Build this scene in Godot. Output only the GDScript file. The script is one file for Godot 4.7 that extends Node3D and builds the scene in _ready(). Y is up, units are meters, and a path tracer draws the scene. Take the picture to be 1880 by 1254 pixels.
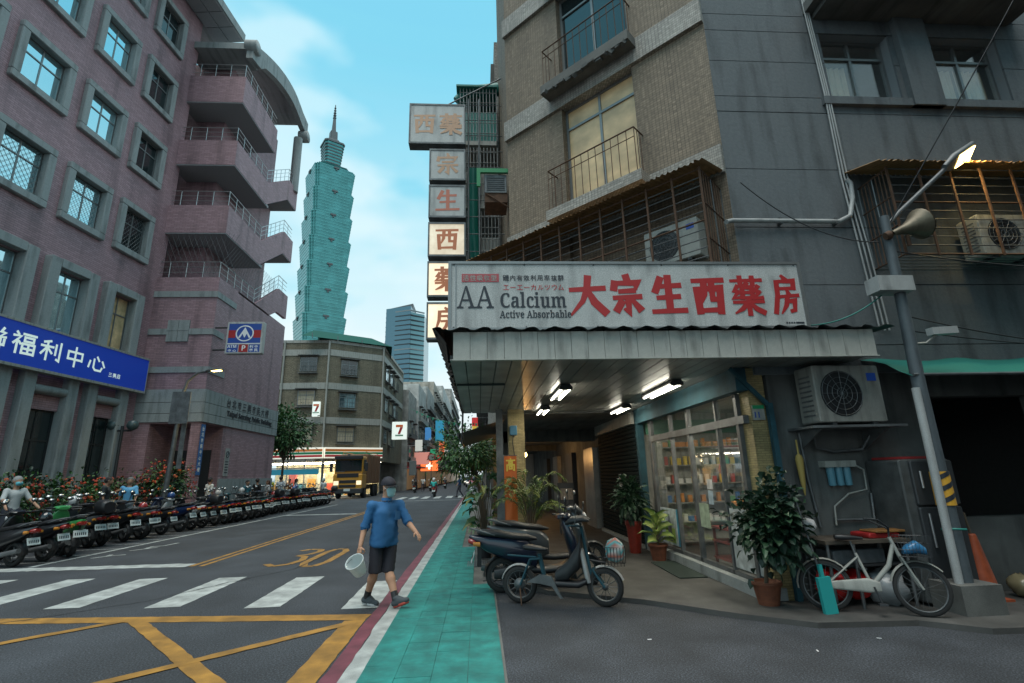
extends Node3D
# A street corner at dusk. x runs to the right across the street, -z along the street, metres.

class MB:
	var v := PackedVector3Array()
	var n := PackedVector3Array()
	var c := PackedColorArray()
	var col := Color.WHITE
	var xf := Transform3D()
	func tri(a: Vector3, b: Vector3, d: Vector3) -> void:
		var A := xf * a
		var B := xf * b
		var D := xf * d
		var nn := (B - A).cross(D - A).normalized()
		v.push_back(A); v.push_back(D); v.push_back(B)
		for i in 3:
			n.push_back(nn); c.push_back(col)
	func quad(a: Vector3, b: Vector3, d: Vector3, e: Vector3) -> void:
		tri(a, b, d); tri(a, d, e)
	func bb(a: Vector3, b: Vector3) -> void:
		var l := Vector3(minf(a.x, b.x), minf(a.y, b.y), minf(a.z, b.z))
		var h := Vector3(maxf(a.x, b.x), maxf(a.y, b.y), maxf(a.z, b.z))
		var p := [Vector3(l.x, l.y, l.z), Vector3(h.x, l.y, l.z), Vector3(h.x, h.y, l.z), Vector3(l.x, h.y, l.z), Vector3(l.x, l.y, h.z), Vector3(h.x, l.y, h.z), Vector3(h.x, h.y, h.z), Vector3(l.x, h.y, h.z)]
		for f in [[4, 5, 6, 7], [1, 0, 3, 2], [5, 1, 2, 6], [0, 4, 7, 3], [7, 6, 2, 3], [0, 1, 5, 4]]:
			quad(p[f[0]], p[f[1]], p[f[2]], p[f[3]])
	func box(ctr: Vector3, s: Vector3) -> void:
		bb(ctr - s * 0.5, ctr + s * 0.5)
	func obox(ctr: Vector3, s: Vector3, b: Basis) -> void:
		var keep := xf
		xf = xf * Transform3D(b, ctr)
		bb(s * -0.5, s * 0.5)
		xf = keep
	# box with rounded outline in its xy plane and chamfered front and back edges
	func rbox(ctr: Vector3, s: Vector3, r: float) -> void:
		var h := s * 0.5
		r = minf(r, minf(h.x, minf(h.y, h.z)) * 0.95)
		var rings := []
		for q in [[-h.z, r * 0.7], [-h.z + r * 0.7, 0.0], [h.z - r * 0.7, 0.0], [h.z, r * 0.7]]:
			var ring := PackedVector3Array()
			var ins: float = q[1]
			for k in 4:
				var sx: float = [1, -1, -1, 1][k]
				var sy: float = [1, 1, -1, -1][k]
				for j in 3:
					var a := (k + j * 0.5) * PI * 0.5
					ring.push_back(ctr + Vector3(sx * (h.x - r) + cos(a) * (r - ins * 0.6), sy * (h.y - r) + sin(a) * (r - ins * 0.6), q[0]))
			rings.push_back(ring)
		rings_mesh(rings, true, true, false)
	func rings_mesh(rings: Array, closed := true, caps := true, smooth := true) -> void:
		var m := rings.size()
		var k: int = rings[0].size()
		var kk := k if closed else k - 1
		if not smooth:
			for i in m - 1:
				for j in kk:
					var j2 := (j + 1) % k
					quad(rings[i][j], rings[i][j2], rings[i + 1][j2], rings[i + 1][j])
		else:
			var P := PackedVector3Array()
			var N := PackedVector3Array()
			for i in m:
				for j in k:
					P.push_back(xf * rings[i][j]); N.push_back(Vector3.ZERO)
			for i in m - 1:
				for j in kk:
					var j2 := (j + 1) % k
					var a := i * k + j
					var b := i * k + j2
					var d := (i + 1) * k + j2
					var e := (i + 1) * k + j
					var nn := (P[d] - P[a]).cross(P[e] - P[b])
					N[a] += nn; N[b] += nn; N[d] += nn; N[e] += nn
			for i in N.size():
				N[i] = N[i].normalized()
			for i in m - 1:
				for j in kk:
					var j2 := (j + 1) % k
					for q in [i * k + j, (i + 1) * k + j2, i * k + j2, i * k + j, (i + 1) * k + j, (i + 1) * k + j2]:
						v.push_back(P[q]); n.push_back(N[q]); c.push_back(col)
		if caps:
			for e in 2:
				var ring: PackedVector3Array = rings[0] if e == 0 else rings[m - 1]
				var mid := Vector3.ZERO
				for p in ring: mid += p
				mid /= k
				for j in k:
					if e == 0: tri(mid, ring[(j + 1) % k], ring[j])
					else: tri(mid, ring[j], ring[(j + 1) % k])
	func tube(pts: Array, r, seg := 6, caps := true) -> void:
		var rings := []
		var u := Vector3.ZERO
		for i in pts.size():
			var p: Vector3 = pts[i]
			var t: Vector3
			if i == 0: t = pts[1] - p
			elif i == pts.size() - 1: t = p - pts[i - 1]
			else: t = (pts[i + 1] - p).normalized() + (p - pts[i - 1]).normalized()
			t = t.normalized()
			if u == Vector3.ZERO:
				u = t.cross(Vector3.UP if absf(t.y) < 0.9 else Vector3.RIGHT).normalized()
			u = (u - t * u.dot(t)).normalized()
			var w := t.cross(u)
			var rr: float = r[i] if r is Array else r
			var ring := PackedVector3Array()
			for j in seg:
				var a := TAU * j / seg
				ring.push_back(p + (u * cos(a) + w * sin(a)) * rr)
			rings.push_back(ring)
		rings_mesh(rings, true, caps, seg > 4)
	func bar(a: Vector3, b: Vector3, r: float, seg := 4) -> void:
		tube([a, b], r, seg)
	# profile: Vector2(radius, height) round the y axis of at
	func lathe(prof: Array, seg := 16, at := Transform3D(), smooth := true) -> void:
		var rings := []
		for p in prof:
			var ring := PackedVector3Array()
			for j in seg:
				var a := -TAU * j / seg
				ring.push_back(at * Vector3(cos(a) * p.x, p.y, sin(a) * p.x))
			rings.push_back(ring)
		rings_mesh(rings, true, false, smooth)
	func prism(poly: PackedVector2Array, depth: float, at := Transform3D()) -> void:
		var keep := xf
		xf = xf * at
		if Geometry2D.is_polygon_clockwise(poly):
			poly = poly.duplicate(); poly.reverse()
		var ix := Geometry2D.triangulate_polygon(poly)
		for i in range(0, ix.size(), 3):
			var a := poly[ix[i]]
			var b := poly[ix[i + 1]]
			var d := poly[ix[i + 2]]
			if (b - a).cross(d - a) < 0:
				var t := b
				b = d; d = t
			tri(Vector3(a.x, a.y, depth), Vector3(b.x, b.y, depth), Vector3(d.x, d.y, depth))
			if depth > 0.0: tri(Vector3(a.x, a.y, 0), Vector3(d.x, d.y, 0), Vector3(b.x, b.y, 0))
		if depth > 0.0:
			for i in poly.size():
				var a := poly[i]
				var b := poly[(i + 1) % poly.size()]
				quad(Vector3(a.x, a.y, 0), Vector3(b.x, b.y, 0), Vector3(b.x, b.y, depth), Vector3(a.x, a.y, depth))
		xf = keep
	# sections across local x: [x, y, half height, half width, z, power]
	func hull(secs: Array, seg := 14) -> void:
		var rings := []
		for s in secs:
			var ring := PackedVector3Array()
			var pw: float = s[5] if s.size() > 5 else 0.7
			var zc: float = s[4] if s.size() > 4 else 0.0
			for j in seg:
				var a := TAU * j / seg
				var cy := sin(a)
				var cz := cos(a)
				ring.push_back(Vector3(s[0], s[1] + signf(cy) * pow(absf(cy), pw) * s[2], zc + signf(cz) * pow(absf(cz), pw) * s[3]))
			rings.push_back(ring)
		rings_mesh(rings)
	func mesh() -> ArrayMesh:
		var a := []
		a.resize(Mesh.ARRAY_MAX)
		a[Mesh.ARRAY_VERTEX] = v
		a[Mesh.ARRAY_NORMAL] = n
		a[Mesh.ARRAY_COLOR] = c
		var m := ArrayMesh.new()
		if v.size() > 0: m.add_surface_from_arrays(Mesh.PRIMITIVE_TRIANGLES, a)
		return m

var M := {}
var T := {}
var used := {}
var rng := RandomNumberGenerator.new()

func lin(r: float, g: float, b: float) -> Color:
	return Color(r, g, b).linear_to_srgb()

func numbered(s: String) -> String:
	if not used.has(s):
		used[s] = 0
		return s
	used[s] += 1
	return "%s_%03d" % [s, used[s]]

func thing(called: String, label: String, category: String, at := Vector3.ZERO, group := "") -> Node3D:
	var o := Node3D.new()
	o.name = numbered(called)
	add_child(o)
	o.position = at
	o.set_meta("label", label)
	o.set_meta("category", category)
	if group: o.set_meta("group", group)
	return o

func copy_of(o: Node3D, label: String, at: Vector3, turn := 0.0) -> Node3D:
	var c: Node3D = o.duplicate()
	c.name = numbered(str(o.name).rstrip("0123456789").rstrip("_"))
	add_child(c)
	c.position = at
	c.rotation.y = turn
	if label: c.set_meta("label", label)
	return c

# geometry given in world coordinates (the parents are not turned while they are built)
func part(parent: Node, called: String, mb: MB, mat: Material) -> MeshInstance3D:
	return inst(parent, called, mb.mesh(), mat, Transform3D())

func inst(parent: Node, called: String, mesh: Mesh, mat: Material, at: Transform3D) -> MeshInstance3D:
	var o := MeshInstance3D.new()
	o.mesh = mesh
	o.material_override = mat
	o.name = called
	var off := Vector3.ZERO
	var p := parent
	while p is Node3D and p != self:
		off += p.position
		p = p.get_parent()
	o.transform = Transform3D(at.basis, at.origin - off)
	parent.add_child(o, true)
	return o

func structure(called: String, mb: MB, mat: Material, parent: Node = self) -> MeshInstance3D:
	var o := MeshInstance3D.new()
	o.mesh = mb.mesh()
	o.material_override = mat
	o.name = numbered(called)
	parent.add_child(o, true)
	o.set_meta("kind", "structure")
	return o

# ---------- textures ----------
func gray_tex(w: int, h: int, f: Callable) -> ImageTexture:
	var b := PackedByteArray()
	b.resize(w * h)
	for y in h:
		for x in w:
			b[y * w + x] = clampi(int(f.call(x, y) * 255.0), 0, 255)
	return ImageTexture.create_from_image(Image.create_from_data(w, h, false, Image.FORMAT_L8, b))

func noise_img(seed_: int, freq: float, oct: int, w := 512, h := 512) -> PackedByteArray:
	var f := FastNoiseLite.new()
	f.seed = seed_
	f.noise_type = FastNoiseLite.TYPE_SIMPLEX_SMOOTH
	f.frequency = freq
	f.fractal_octaves = oct
	var im := f.get_seamless_image(w, h)
	im.convert(Image.FORMAT_L8)
	return im.get_data()

func make_textures() -> void:
	var a := noise_img(1, 0.02, 4)
	var b := noise_img(2, 0.35, 2)
	var d := noise_img(3, 0.006, 5)
	T.grain = gray_tex(512, 512, func(x, y): return 0.62 + 0.38 * (b[y * 512 + x] / 255.0) * (0.7 + 0.3 * a[y * 512 + x] / 255.0) + (0.12 if (b[(y * 7 % 512) * 512 + (x * 5) % 512] > 215) else 0.0))
	T.blotch = gray_tex(512, 512, func(x, y): return 0.7 + 0.34 * (d[y * 512 + x] / 255.0) * (0.75 + 0.25 * a[y * 512 + x] / 255.0))
	var s := noise_img(5, 0.02, 4, 512, 64)
	T.streak = gray_tex(512, 512, func(x, y):
		var k := s[(y / 8) * 512 + x] / 255.0
		return clampf(1.04 - 0.42 * maxf(0.0, k - 0.42) * (0.5 + d[y * 512 + x] / 255.0), 0.3, 1.0))
	var sp := noise_img(8, 0.16, 2)
	T.speck = gray_tex(512, 512, func(x, y):
		var k := sp[y * 512 + x] / 255.0
		return 0.42 + 0.42 * k + (0.35 if k > 0.7 else 0.0) - (0.2 if k < 0.28 else 0.0) + 0.12 * b[y * 512 + x] / 255.0)
	T.bump = gray_tex(512, 512, func(x, y): return b[y * 512 + x] / 255.0 * 0.6 + a[y * 512 + x] / 255.0 * 0.4)
	var tone := RandomNumberGenerator.new()
	tone.seed = 9
	var tones := []
	for i in 1024: tones.append(tone.randf())
	# square mosaic, 16 by 16 tiles
	T.mosaic = gray_tex(512, 512, func(x, y):
		var e := 1.0 if (x % 32 > 3 and y % 32 > 3) else 0.0
		return (0.74 + 0.22 * tones[(x / 32) * 16 + y / 32]) * (0.94 + 0.06 * b[y * 512 + x] / 255.0) if e > 0.5 else 0.5)
	T.mosaic_h = gray_tex(512, 512, func(x, y): return 1.0 if (x % 32 > 3 and y % 32 > 3) else 0.0)
	# long tiles in running bond, 6 by 20
	T.bond = gray_tex(480, 480, func(x, y):
		var row: int = y / 24
		var xx: int = (x + (40 if row % 2 else 0)) % 480
		return 0.86 + 0.13 * tones[(row * 37 + xx / 80 * 11) % 1024] if (y % 24 > 4 and xx % 80 > 4) else 0.76)
	T.bond_h = gray_tex(480, 480, func(x, y):
		var row: int = y / 24
		var xx: int = (x + (40 if row % 2 else 0)) % 480
		return 1.0 if (y % 24 > 4 and xx % 80 > 4) else 0.0)

func mk(color: Color, rough := 0.8, o := {}) -> StandardMaterial3D:
	var m := StandardMaterial3D.new()
	m.albedo_color = color
	m.roughness = rough
	m.metallic = o.get("metal", 0.0)
	m.metallic_specular = o.get("spec", 0.5)
	if o.has("tex"):
		m.albedo_texture = T[o.tex]
		m.uv1_triplanar = true
		m.uv1_world_triplanar = true
		var s: float = o.get("scale", 1.0)
		m.uv1_scale = Vector3(s, s, s)
		if o.has("bump"):
			m.heightmap_enabled = true
			m.heightmap_texture = T[o.bump]
			m.heightmap_scale = o.get("depth", 0.3)
	if o.has("tex2"):
		m.detail_enabled = true
		m.detail_albedo = T[o.tex2]
		m.detail_blend_mode = BaseMaterial3D.BLEND_MODE_MUL
		m.detail_uv_layer = BaseMaterial3D.DETAIL_UV_2
		m.uv2_triplanar = true
		m.uv2_world_triplanar = true
		var s2: float = o.get("scale2", 0.2)
		m.uv2_scale = Vector3(s2, s2, s2)
	if o.has("emit"):
		m.emission_enabled = true
		m.emission = o.emit
		m.emission_energy_multiplier = o.get("power", 1.0)
	if o.get("vc", false): m.vertex_color_use_as_albedo = true
	if o.has("alpha"):
		m.transparency = BaseMaterial3D.TRANSPARENCY_ALPHA
		m.albedo_color.a = o.alpha
	if o.has("coat"):
		m.clearcoat_enabled = true
		m.clearcoat = o.coat
		m.clearcoat_roughness = 0.08
	if o.has("back"):
		m.backlight_enabled = true
		m.backlight = o.back
	return m

func make_materials() -> void:
	M.asphalt = mk(lin(0.094, 0.106, 0.126), 0.85, {tex = "speck", scale = 0.55, bump = "bump", depth = 0.5, tex2 = "blotch", scale2 = 0.13})
	M.alley = mk(lin(0.094, 0.106, 0.126), 0.85, {tex = "speck", scale = 0.62, bump = "bump", depth = 0.5, tex2 = "blotch", scale2 = 0.3})
	M.line_white = mk(lin(0.78, 0.82, 0.79), 0.7, {tex = "grain", scale = 0.9, tex2 = "blotch", scale2 = 0.7})
	M.line_yellow = mk(lin(0.66, 0.33, 0.05), 0.7, {tex = "grain", scale = 0.9, tex2 = "blotch", scale2 = 0.7})
	M.line_red = mk(lin(0.36, 0.09, 0.13), 0.7, {tex = "grain", scale = 0.9, tex2 = "blotch", scale2 = 0.6})
	for i in 3:
		M["teal_paver%d" % i] = mk(lin(0.03, 0.4 + 0.012 * i, 0.355 + 0.01 * i), 0.65, {tex = "grain", scale = 1.3, bump = "bump", depth = 0.3, tex2 = "blotch", scale2 = 0.8})
	M.concrete = mk(lin(0.28, 0.28, 0.26), 0.85, {tex = "grain", scale = 0.8, tex2 = "blotch", scale2 = 0.4, bump = "bump", depth = 0.4})
	M.paving = mk(lin(0.16, 0.155, 0.145), 0.7, {tex = "grain", scale = 1.4, tex2 = "blotch", scale2 = 0.5})
	M.stone = mk(lin(0.48, 0.52, 0.52), 0.75, {tex = "grain", scale = 0.9, tex2 = "streak", scale2 = 0.25})
	M.pink_tile = mk(lin(0.43, 0.265, 0.295), 0.6, {tex = "bond", scale = 0.62, bump = "bond_h", depth = 0.4, tex2 = "streak", scale2 = 0.09})
	M.pink_soffit = mk(lin(0.5, 0.5, 0.52), 0.8, {tex = "grain", scale = 1.0})
	M.tan_mosaic = mk(lin(0.33, 0.255, 0.18), 0.7, {tex = "mosaic", scale = 1.35, bump = "mosaic_h", depth = 0.25, tex2 = "streak", scale2 = 0.17})
	M.white_mosaic = mk(lin(0.66, 0.62, 0.55), 0.6, {tex = "mosaic", scale = 1.35, bump = "mosaic_h", depth = 0.25, tex2 = "blotch", scale2 = 0.3})
	M.yellow_mosaic = mk(lin(0.55, 0.43, 0.2), 0.6, {tex = "bond", scale = 1.6, bump = "bond_h", depth = 0.3, tex2 = "blotch", scale2 = 0.5})
	M.grey_render = mk(lin(0.21, 0.235, 0.25), 0.85, {tex = "grain", scale = 1.2, tex2 = "streak", scale2 = 0.3, bump = "bump", depth = 0.6})
	M.old_wall = mk(lin(0.14, 0.145, 0.14), 0.9, {tex = "streak", scale = 0.4, tex2 = "blotch", scale2 = 0.3, bump = "bump", depth = 0.5})
	M.dark = mk(lin(0.025, 0.027, 0.03), 0.7, {tex = "grain", scale = 1.0})
	M.groove = mk(lin(0.2, 0.22, 0.235), 0.9)
	M.rust = mk(lin(0.2, 0.1, 0.055), 0.85, {tex = "grain", scale = 3.0, tex2 = "blotch", scale2 = 1.5})
	M.rust_sheet = mk(lin(0.42, 0.23, 0.09), 0.85, {tex = "streak", scale = 0.9, tex2 = "blotch", scale2 = 0.9})
	M.aluminium = mk(lin(0.42, 0.43, 0.43), 0.4, {metal = 0.6, tex = "grain", scale = 2.0})
	M.steel = mk(lin(0.5, 0.5, 0.5), 0.3, {metal = 0.9})
	M.pole = mk(lin(0.15, 0.18, 0.2), 0.6, {metal = 0.2, tex = "grain", scale = 1.5, tex2 = "streak", scale2 = 0.8})
	M.galv = mk(lin(0.3, 0.32, 0.33), 0.5, {metal = 0.4, tex = "grain", scale = 1.5, tex2 = "blotch", scale2 = 0.8})
	M.dark_steel = mk(lin(0.06, 0.065, 0.07), 0.5, {metal = 0.3, tex = "grain", scale = 2.0})
	M.blue_steel = mk(lin(0.035, 0.15, 0.2), 0.85, {tex = "grain", scale = 1.5, tex2 = "blotch", scale2 = 0.7})
	M.inner = mk(lin(0.35, 0.35, 0.34), 0.85, {tex = "grain", scale = 1.0})
	M.plastic_black = mk(lin(0.015, 0.015, 0.017), 0.45)
	M.rubber = mk(lin(0.018, 0.018, 0.018), 0.85)
	M.white_paint = mk(lin(0.62, 0.63, 0.62), 0.5, {tex = "grain", scale = 0.7, tex2 = "streak", scale2 = 0.5})
	M.off_white = mk(lin(0.55, 0.55, 0.5), 0.55, {tex = "grain", scale = 1.0, tex2 = "streak", scale2 = 0.7})
	M.sign_white = mk(lin(0.76, 0.77, 0.75), 0.45, {tex = "grain", scale = 0.4, tex2 = "streak", scale2 = 0.35})
	M.fascia = mk(lin(0.68, 0.67, 0.61), 0.55, {tex = "grain", scale = 0.8, tex2 = "streak", scale2 = 0.6})
	M.panel = mk(lin(0.5, 0.5, 0.47), 0.35, {tex = "grain", scale = 0.7, tex2 = "blotch", scale2 = 0.4})
	M.ink_red = mk(lin(0.38, 0.018, 0.02), 0.5)
	M.ink_black = mk(lin(0.02, 0.025, 0.035), 0.5)
	M.ink_white = mk(lin(0.8, 0.8, 0.8), 0.5)
	M.ink_blue = mk(lin(0.02, 0.07, 0.33), 0.4)
	M.ink_orange = mk(lin(0.62, 0.2, 0.09), 0.5)
	M.ink_faded = mk(lin(0.5, 0.3, 0.19), 0.55)
	M.ink_green = mk(lin(0.01, 0.25, 0.1), 0.5)
	M.glass = mk(lin(0.3, 0.4, 0.4), 0.02, {alpha = 0.03})
	M.shutter = mk(lin(0.01, 0.017, 0.018), 0.8, {spec = 0.15})
	M.mirror_glass = mk(lin(0.55, 0.78, 0.84), 0.03, {metal = 0.9})
	M.dim_glass = mk(lin(0.012, 0.02, 0.022), 0.05, {spec = 0.7})
	M.curtain = mk(lin(0.5, 0.42, 0.3), 0.8, {tex = "streak", scale = 0.8})
	M.warm_pane = mk(lin(0.9, 0.62, 0.33), 0.35, {tex = "blotch", scale = 0.6, spec = 0.6})  # paper covered pane, sunset backlight put into the bright colour
	M.leaf = mk(Color.WHITE, 0.5, {vc = true, back = lin(0.03, 0.06, 0.01)})
	M.vc = mk(Color.WHITE, 0.75, {vc = true})
	M.vc_gloss = mk(Color.WHITE, 0.35, {vc = true})
	M.bark = mk(lin(0.1, 0.075, 0.05), 0.9, {tex = "streak", scale = 3.0})
	M.terracotta = mk(lin(0.36, 0.11, 0.05), 0.8, {tex = "grain", scale = 2.0, tex2 = "blotch", scale2 = 2.0})
	M.tube_lit = mk(lin(0.9, 0.9, 0.8), 0.4, {emit = Color(1.0, 0.98, 0.9), power = 14.0})
	M.lamp_lit = mk(lin(0.9, 0.85, 0.6), 0.4, {emit = Color(1.0, 0.86, 0.5), power = 9.0})
	M.plate = mk(lin(0.5, 0.56, 0.55), 0.5)
	M.teal_tarp = mk(lin(0.02, 0.3, 0.25), 0.5, {tex = "grain", scale = 1.5})

# ---------- lettering ----------
const GLYPH := {
	"大": "8,36 92,32;52,5 48,36 36,64 8,94;50,36 66,66 94,92",
	"宗": "50,2 54,14;14,18 10,34;14,20 86,18 80,32;30,40 72,38;12,56 90,53;52,56 52,92 42,86;32,66 16,86;68,64 88,84",
	"生": "30,8 14,40;24,28 84,25;22,56 80,53;6,90 96,87;52,4 52,88",
	"西": "8,14 92,12;16,34 20,92;16,35 84,32 80,92;20,88 80,86;38,14 36,48 28,66;60,14 60,60 74,60",
	"藥": "6,14 94,12;32,4 32,24;68,4 68,24;50,20 44,28;36,30 34,58;36,31 64,30 64,58;36,44 64,43;35,57 64,56;22,28 12,40 24,42;24,42 8,58 28,56;82,28 72,40 84,42;84,42 70,58 92,56;8,68 92,66;50,58 50,98;46,70 30,84 10,94;54,70 70,84 92,94",
	"房": "46,2 56,10;22,16 84,14 82,34;24,16 22,50 8,94;24,34 82,33;58,40 62,48;32,54 94,51;56,54 48,76 30,94;50,66 80,64 76,88 64,90",
	"福": "16,4 24,14;6,22 34,20 8,56;22,38 22,96;28,44 36,54;42,8 94,7;50,20 50,40;50,21 86,20 86,40;50,39 86,38;44,50 44,94;44,51 92,50 92,94;44,72 92,71;68,51 68,92;44,92 92,91",
	"利": "44,6 16,16;6,34 58,32;32,14 32,96;30,38 8,72;34,40 54,62;70,18 70,66;90,6 90,92 78,86",
	"中": "16,28 16,66;16,29 84,28 84,66;16,64 84,63;50,4 50,98",
	"心": "14,48 8,80;34,36 34,78 44,90 74,90 80,74;48,22 60,40;78,40 92,66",
	"聯": "4,8 40,8;12,8 12,70;32,8 32,90;12,28 32,28;12,48 32,48;4,74 36,66;52,6 44,24 58,26 42,46 62,44;80,6 72,24 88,26 70,46 92,44;50,54 50,80;62,50 58,96;50,66 60,66;74,52 74,96;88,54 88,78 74,78",
	"三": "14,18 86,17;20,50 80,49;6,86 94,85",
	"興": "18,10 14,62;18,12 34,10;16,30 32,30;16,46 32,46;82,10 86,62;66,10 82,12;68,30 84,30;68,46 84,46;42,12 42,58;42,13 58,12 58,58;46,26 54,26;46,38 54,38 54,50 46,50 46,38;4,66 96,64;34,74 14,96;64,74 88,94",
	"店": "50,2 52,12;16,16 92,15;18,16 16,60 6,94;54,24 54,54;54,38 84,37;32,56 32,90;32,57 82,56 82,90;32,88 82,87",
	"高": "50,2 50,12;8,16 92,15;34,24 34,40;34,25 66,24 66,40;34,39 66,38;14,50 14,96;14,51 86,50 86,92 78,90;36,62 36,82;36,63 64,62 64,82;36,81 64,80",
	"活": "12,8 22,18;6,34 18,42;6,92 24,62;84,6 44,16;34,36 96,34;64,14 64,56;42,58 42,94;42,59 86,58 86,94;42,92 86,91",
	"性": "22,4 22,96;8,28 6,52;34,24 40,40;52,10 44,40;46,30 94,29;46,58 92,57;40,92 98,91;70,6 70,92",
	"吸": "8,20 8,74;8,21 32,20 32,74;8,72 32,71;42,14 80,12 76,40 92,40 84,64 40,94;54,14 50,60 36,92;56,50 72,76 96,94",
	"收": "12,14 12,66 32,58;32,6 32,96;58,6 44,40;52,28 94,27;84,28 72,66 40,94;54,40 70,74 96,94",
	"型": "8,12 56,11;6,34 60,33;24,12 22,34 8,54;44,12 44,56;70,12 70,44;88,6 88,52 78,50;16,70 84,69;50,56 50,92;4,92 96,91",
	"體": "10,8 10,36;10,9 44,8 44,36;4,38 50,38;12,48 12,96;12,49 42,48 42,94;12,64 42,64;12,80 42,80;58,10 58,36;58,11 94,10 94,36;58,24 94,24;58,36 94,36;76,4 76,36;54,46 98,46;60,56 60,74;60,57 92,56 92,74;60,73 92,73;64,80 68,90;88,80 84,90;52,94 98,94",
	"內": "12,26 12,96;12,27 88,26 88,92 78,90;50,4 50,34 24,70;50,34 76,68",
	"有": "6,20 94,19;46,4 30,40 6,66;34,42 34,96;34,43 80,42 80,92 70,92;34,58 80,58;34,74 80,74",
	"效": "28,4 28,14;6,20 52,19;18,26 6,44;38,26 50,42;42,44 8,92;14,50 48,88;66,6 56,40;60,30 96,29;88,30 74,66 48,94;60,40 72,74 98,94",
	"用": "18,10 16,64 6,94;18,11 84,10 84,94 74,92;18,36 84,36;18,62 84,62;50,11 50,94",
	"率": "50,2 50,10;8,16 92,15;50,20 36,34 54,36 40,52 64,50;14,26 24,36;84,26 74,36;14,56 26,46;84,56 74,46;6,72 94,71;50,56 50,98",
	"抜": "6,28 38,26;24,4 24,94 14,88;6,64 38,52;44,28 96,26;64,6 60,46 40,94;62,48 86,48 74,74 44,96;64,58 78,80 98,94",
	"群": "10,10 44,10 44,38;6,24 50,24;12,38 44,38;28,10 24,50 6,76;20,60 20,92;20,61 44,60 44,92;20,90 44,90;62,6 70,18;90,6 82,18;56,26 96,25;60,46 94,45;52,68 98,67;76,26 76,98",
	"エ": "14,14 86,14;50,14 50,86;6,86 94,86", "ー": "6,50 94,48", "カ": "10,30 84,28 80,86 66,84;48,6 44,40 12,92", "ル": "32,14 30,56 8,90;58,10 58,86 94,56",
	"ツ": "12,20 24,42;42,14 52,38;88,16 76,60 34,92", "ウ": "50,4 50,20;14,46 12,24 86,23 80,60 40,94", "ム": "44,6 14,82 86,78;66,48 92,94",
	"台": "40,6 14,42 84,38;66,22 86,44;22,56 22,92;22,57 80,56 80,92;22,90 80,89", "北": "36,8 36,92;8,34 36,34;4,80 36,66;62,8 62,84 92,84 92,66;88,26 62,44",
	"市": "50,4 50,14;8,22 92,21;20,40 20,80;20,41 80,40 80,78;50,22 50,98", "民": "18,10 80,10 80,36;18,10 18,92 46,80;18,36 80,36;16,58 94,56;50,36 62,70 92,94 94,76",
	"樓": "4,30 40,30;22,4 22,96;20,38 4,66;24,38 38,54;48,10 94,10 94,40 48,40 48,10;48,24 94,24;70,2 70,44;44,54 98,54;66,46 54,72 90,92;84,54 46,94",
}

# one written character: every stroke a flat ribbon, at = lower left corner of its square, on the plane's +z side
func glyph(mb: MB, ch: String, at: Transform3D, w: float, h: float, pen: float, brush := false) -> void:
	var keep := mb.xf
	mb.xf = mb.xf * at
	var lift := 0.0
	for st in GLYPH[ch].split(";"):
		var pts := []
		for q in st.split(" "):
			var xy: PackedStringArray = q.split(",")
			pts.append(Vector2(float(xy[0]) / 100.0 * w, (1.0 - float(xy[1]) / 100.0) * h))
		var k := pts.size()
		var first: Vector2 = (pts[1] - pts[0]).normalized()
		var last: Vector2 = (pts[k - 1] - pts[k - 2]).normalized()
		pts[0] -= first * pen * 0.35
		pts[k - 1] += last * pen * 0.35
		var L := []
		var R := []
		for i in k:
			var d0: Vector2 = (pts[i] - pts[i - 1]).normalized() if i > 0 else first
			var d1: Vector2 = (pts[i + 1] - pts[i]).normalized() if i < k - 1 else last
			var nn := Vector2(-d0.y - d1.y, d0.x + d1.x).normalized()
			var s: float = pen * 0.5 / maxf(0.6, nn.dot(Vector2(-d0.y, d0.x)))
			if brush:
				var dir: Vector2 = d1 if i < k - 1 else d0
				if absf(dir.y) < absf(dir.x) * 0.3: s *= 0.72 if i == 0 else 0.86
				elif dir.x < -0.25 and k > 2: s *= [1.15, 1.05, 0.8, 0.35][mini(3, i * 3 / (k - 1))]
				elif dir.x > 0.3 and dir.y < 0: s *= 0.65 if i == 0 else 1.25
				else: s *= 1.15
			L.append(pts[i] + nn * s)
			R.append(pts[i] - nn * s)
		for i in k - 1:
			mb.quad(Vector3(R[i].x, R[i].y, lift), Vector3(R[i + 1].x, R[i + 1].y, lift), Vector3(L[i + 1].x, L[i + 1].y, lift), Vector3(L[i].x, L[i].y, lift))
		lift += 0.0003 if w < 0.5 else 0.0006
	mb.xf = keep

func text_mesh(s: String, size_m: float, serif := false, bold := false, depth := 0.004) -> TextMesh:
	var t := TextMesh.new()
	var f := SystemFont.new()
	f.font_names = PackedStringArray(["Droid Serif" if serif else "Droid Sans"])
	f.font_weight = 700 if bold else 400
	t.font = f
	t.text = s
	t.font_size = 64
	t.pixel_size = size_m / 64.0
	t.depth = depth
	t.horizontal_alignment = HORIZONTAL_ALIGNMENT_LEFT
	t.vertical_alignment = VERTICAL_ALIGNMENT_BOTTOM
	return t

func _ready() -> void:
	rng.seed = 20
	camera_and_light()
	make_textures()
	make_materials()
	ground()
	corner_building()
	canopy()
	shop()
	cages_and_wall_units()
	street_signs()
	alley_side()
	left_building()
	far_buildings()
	vehicles()
	plants()
	people()
	small_things()

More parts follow.
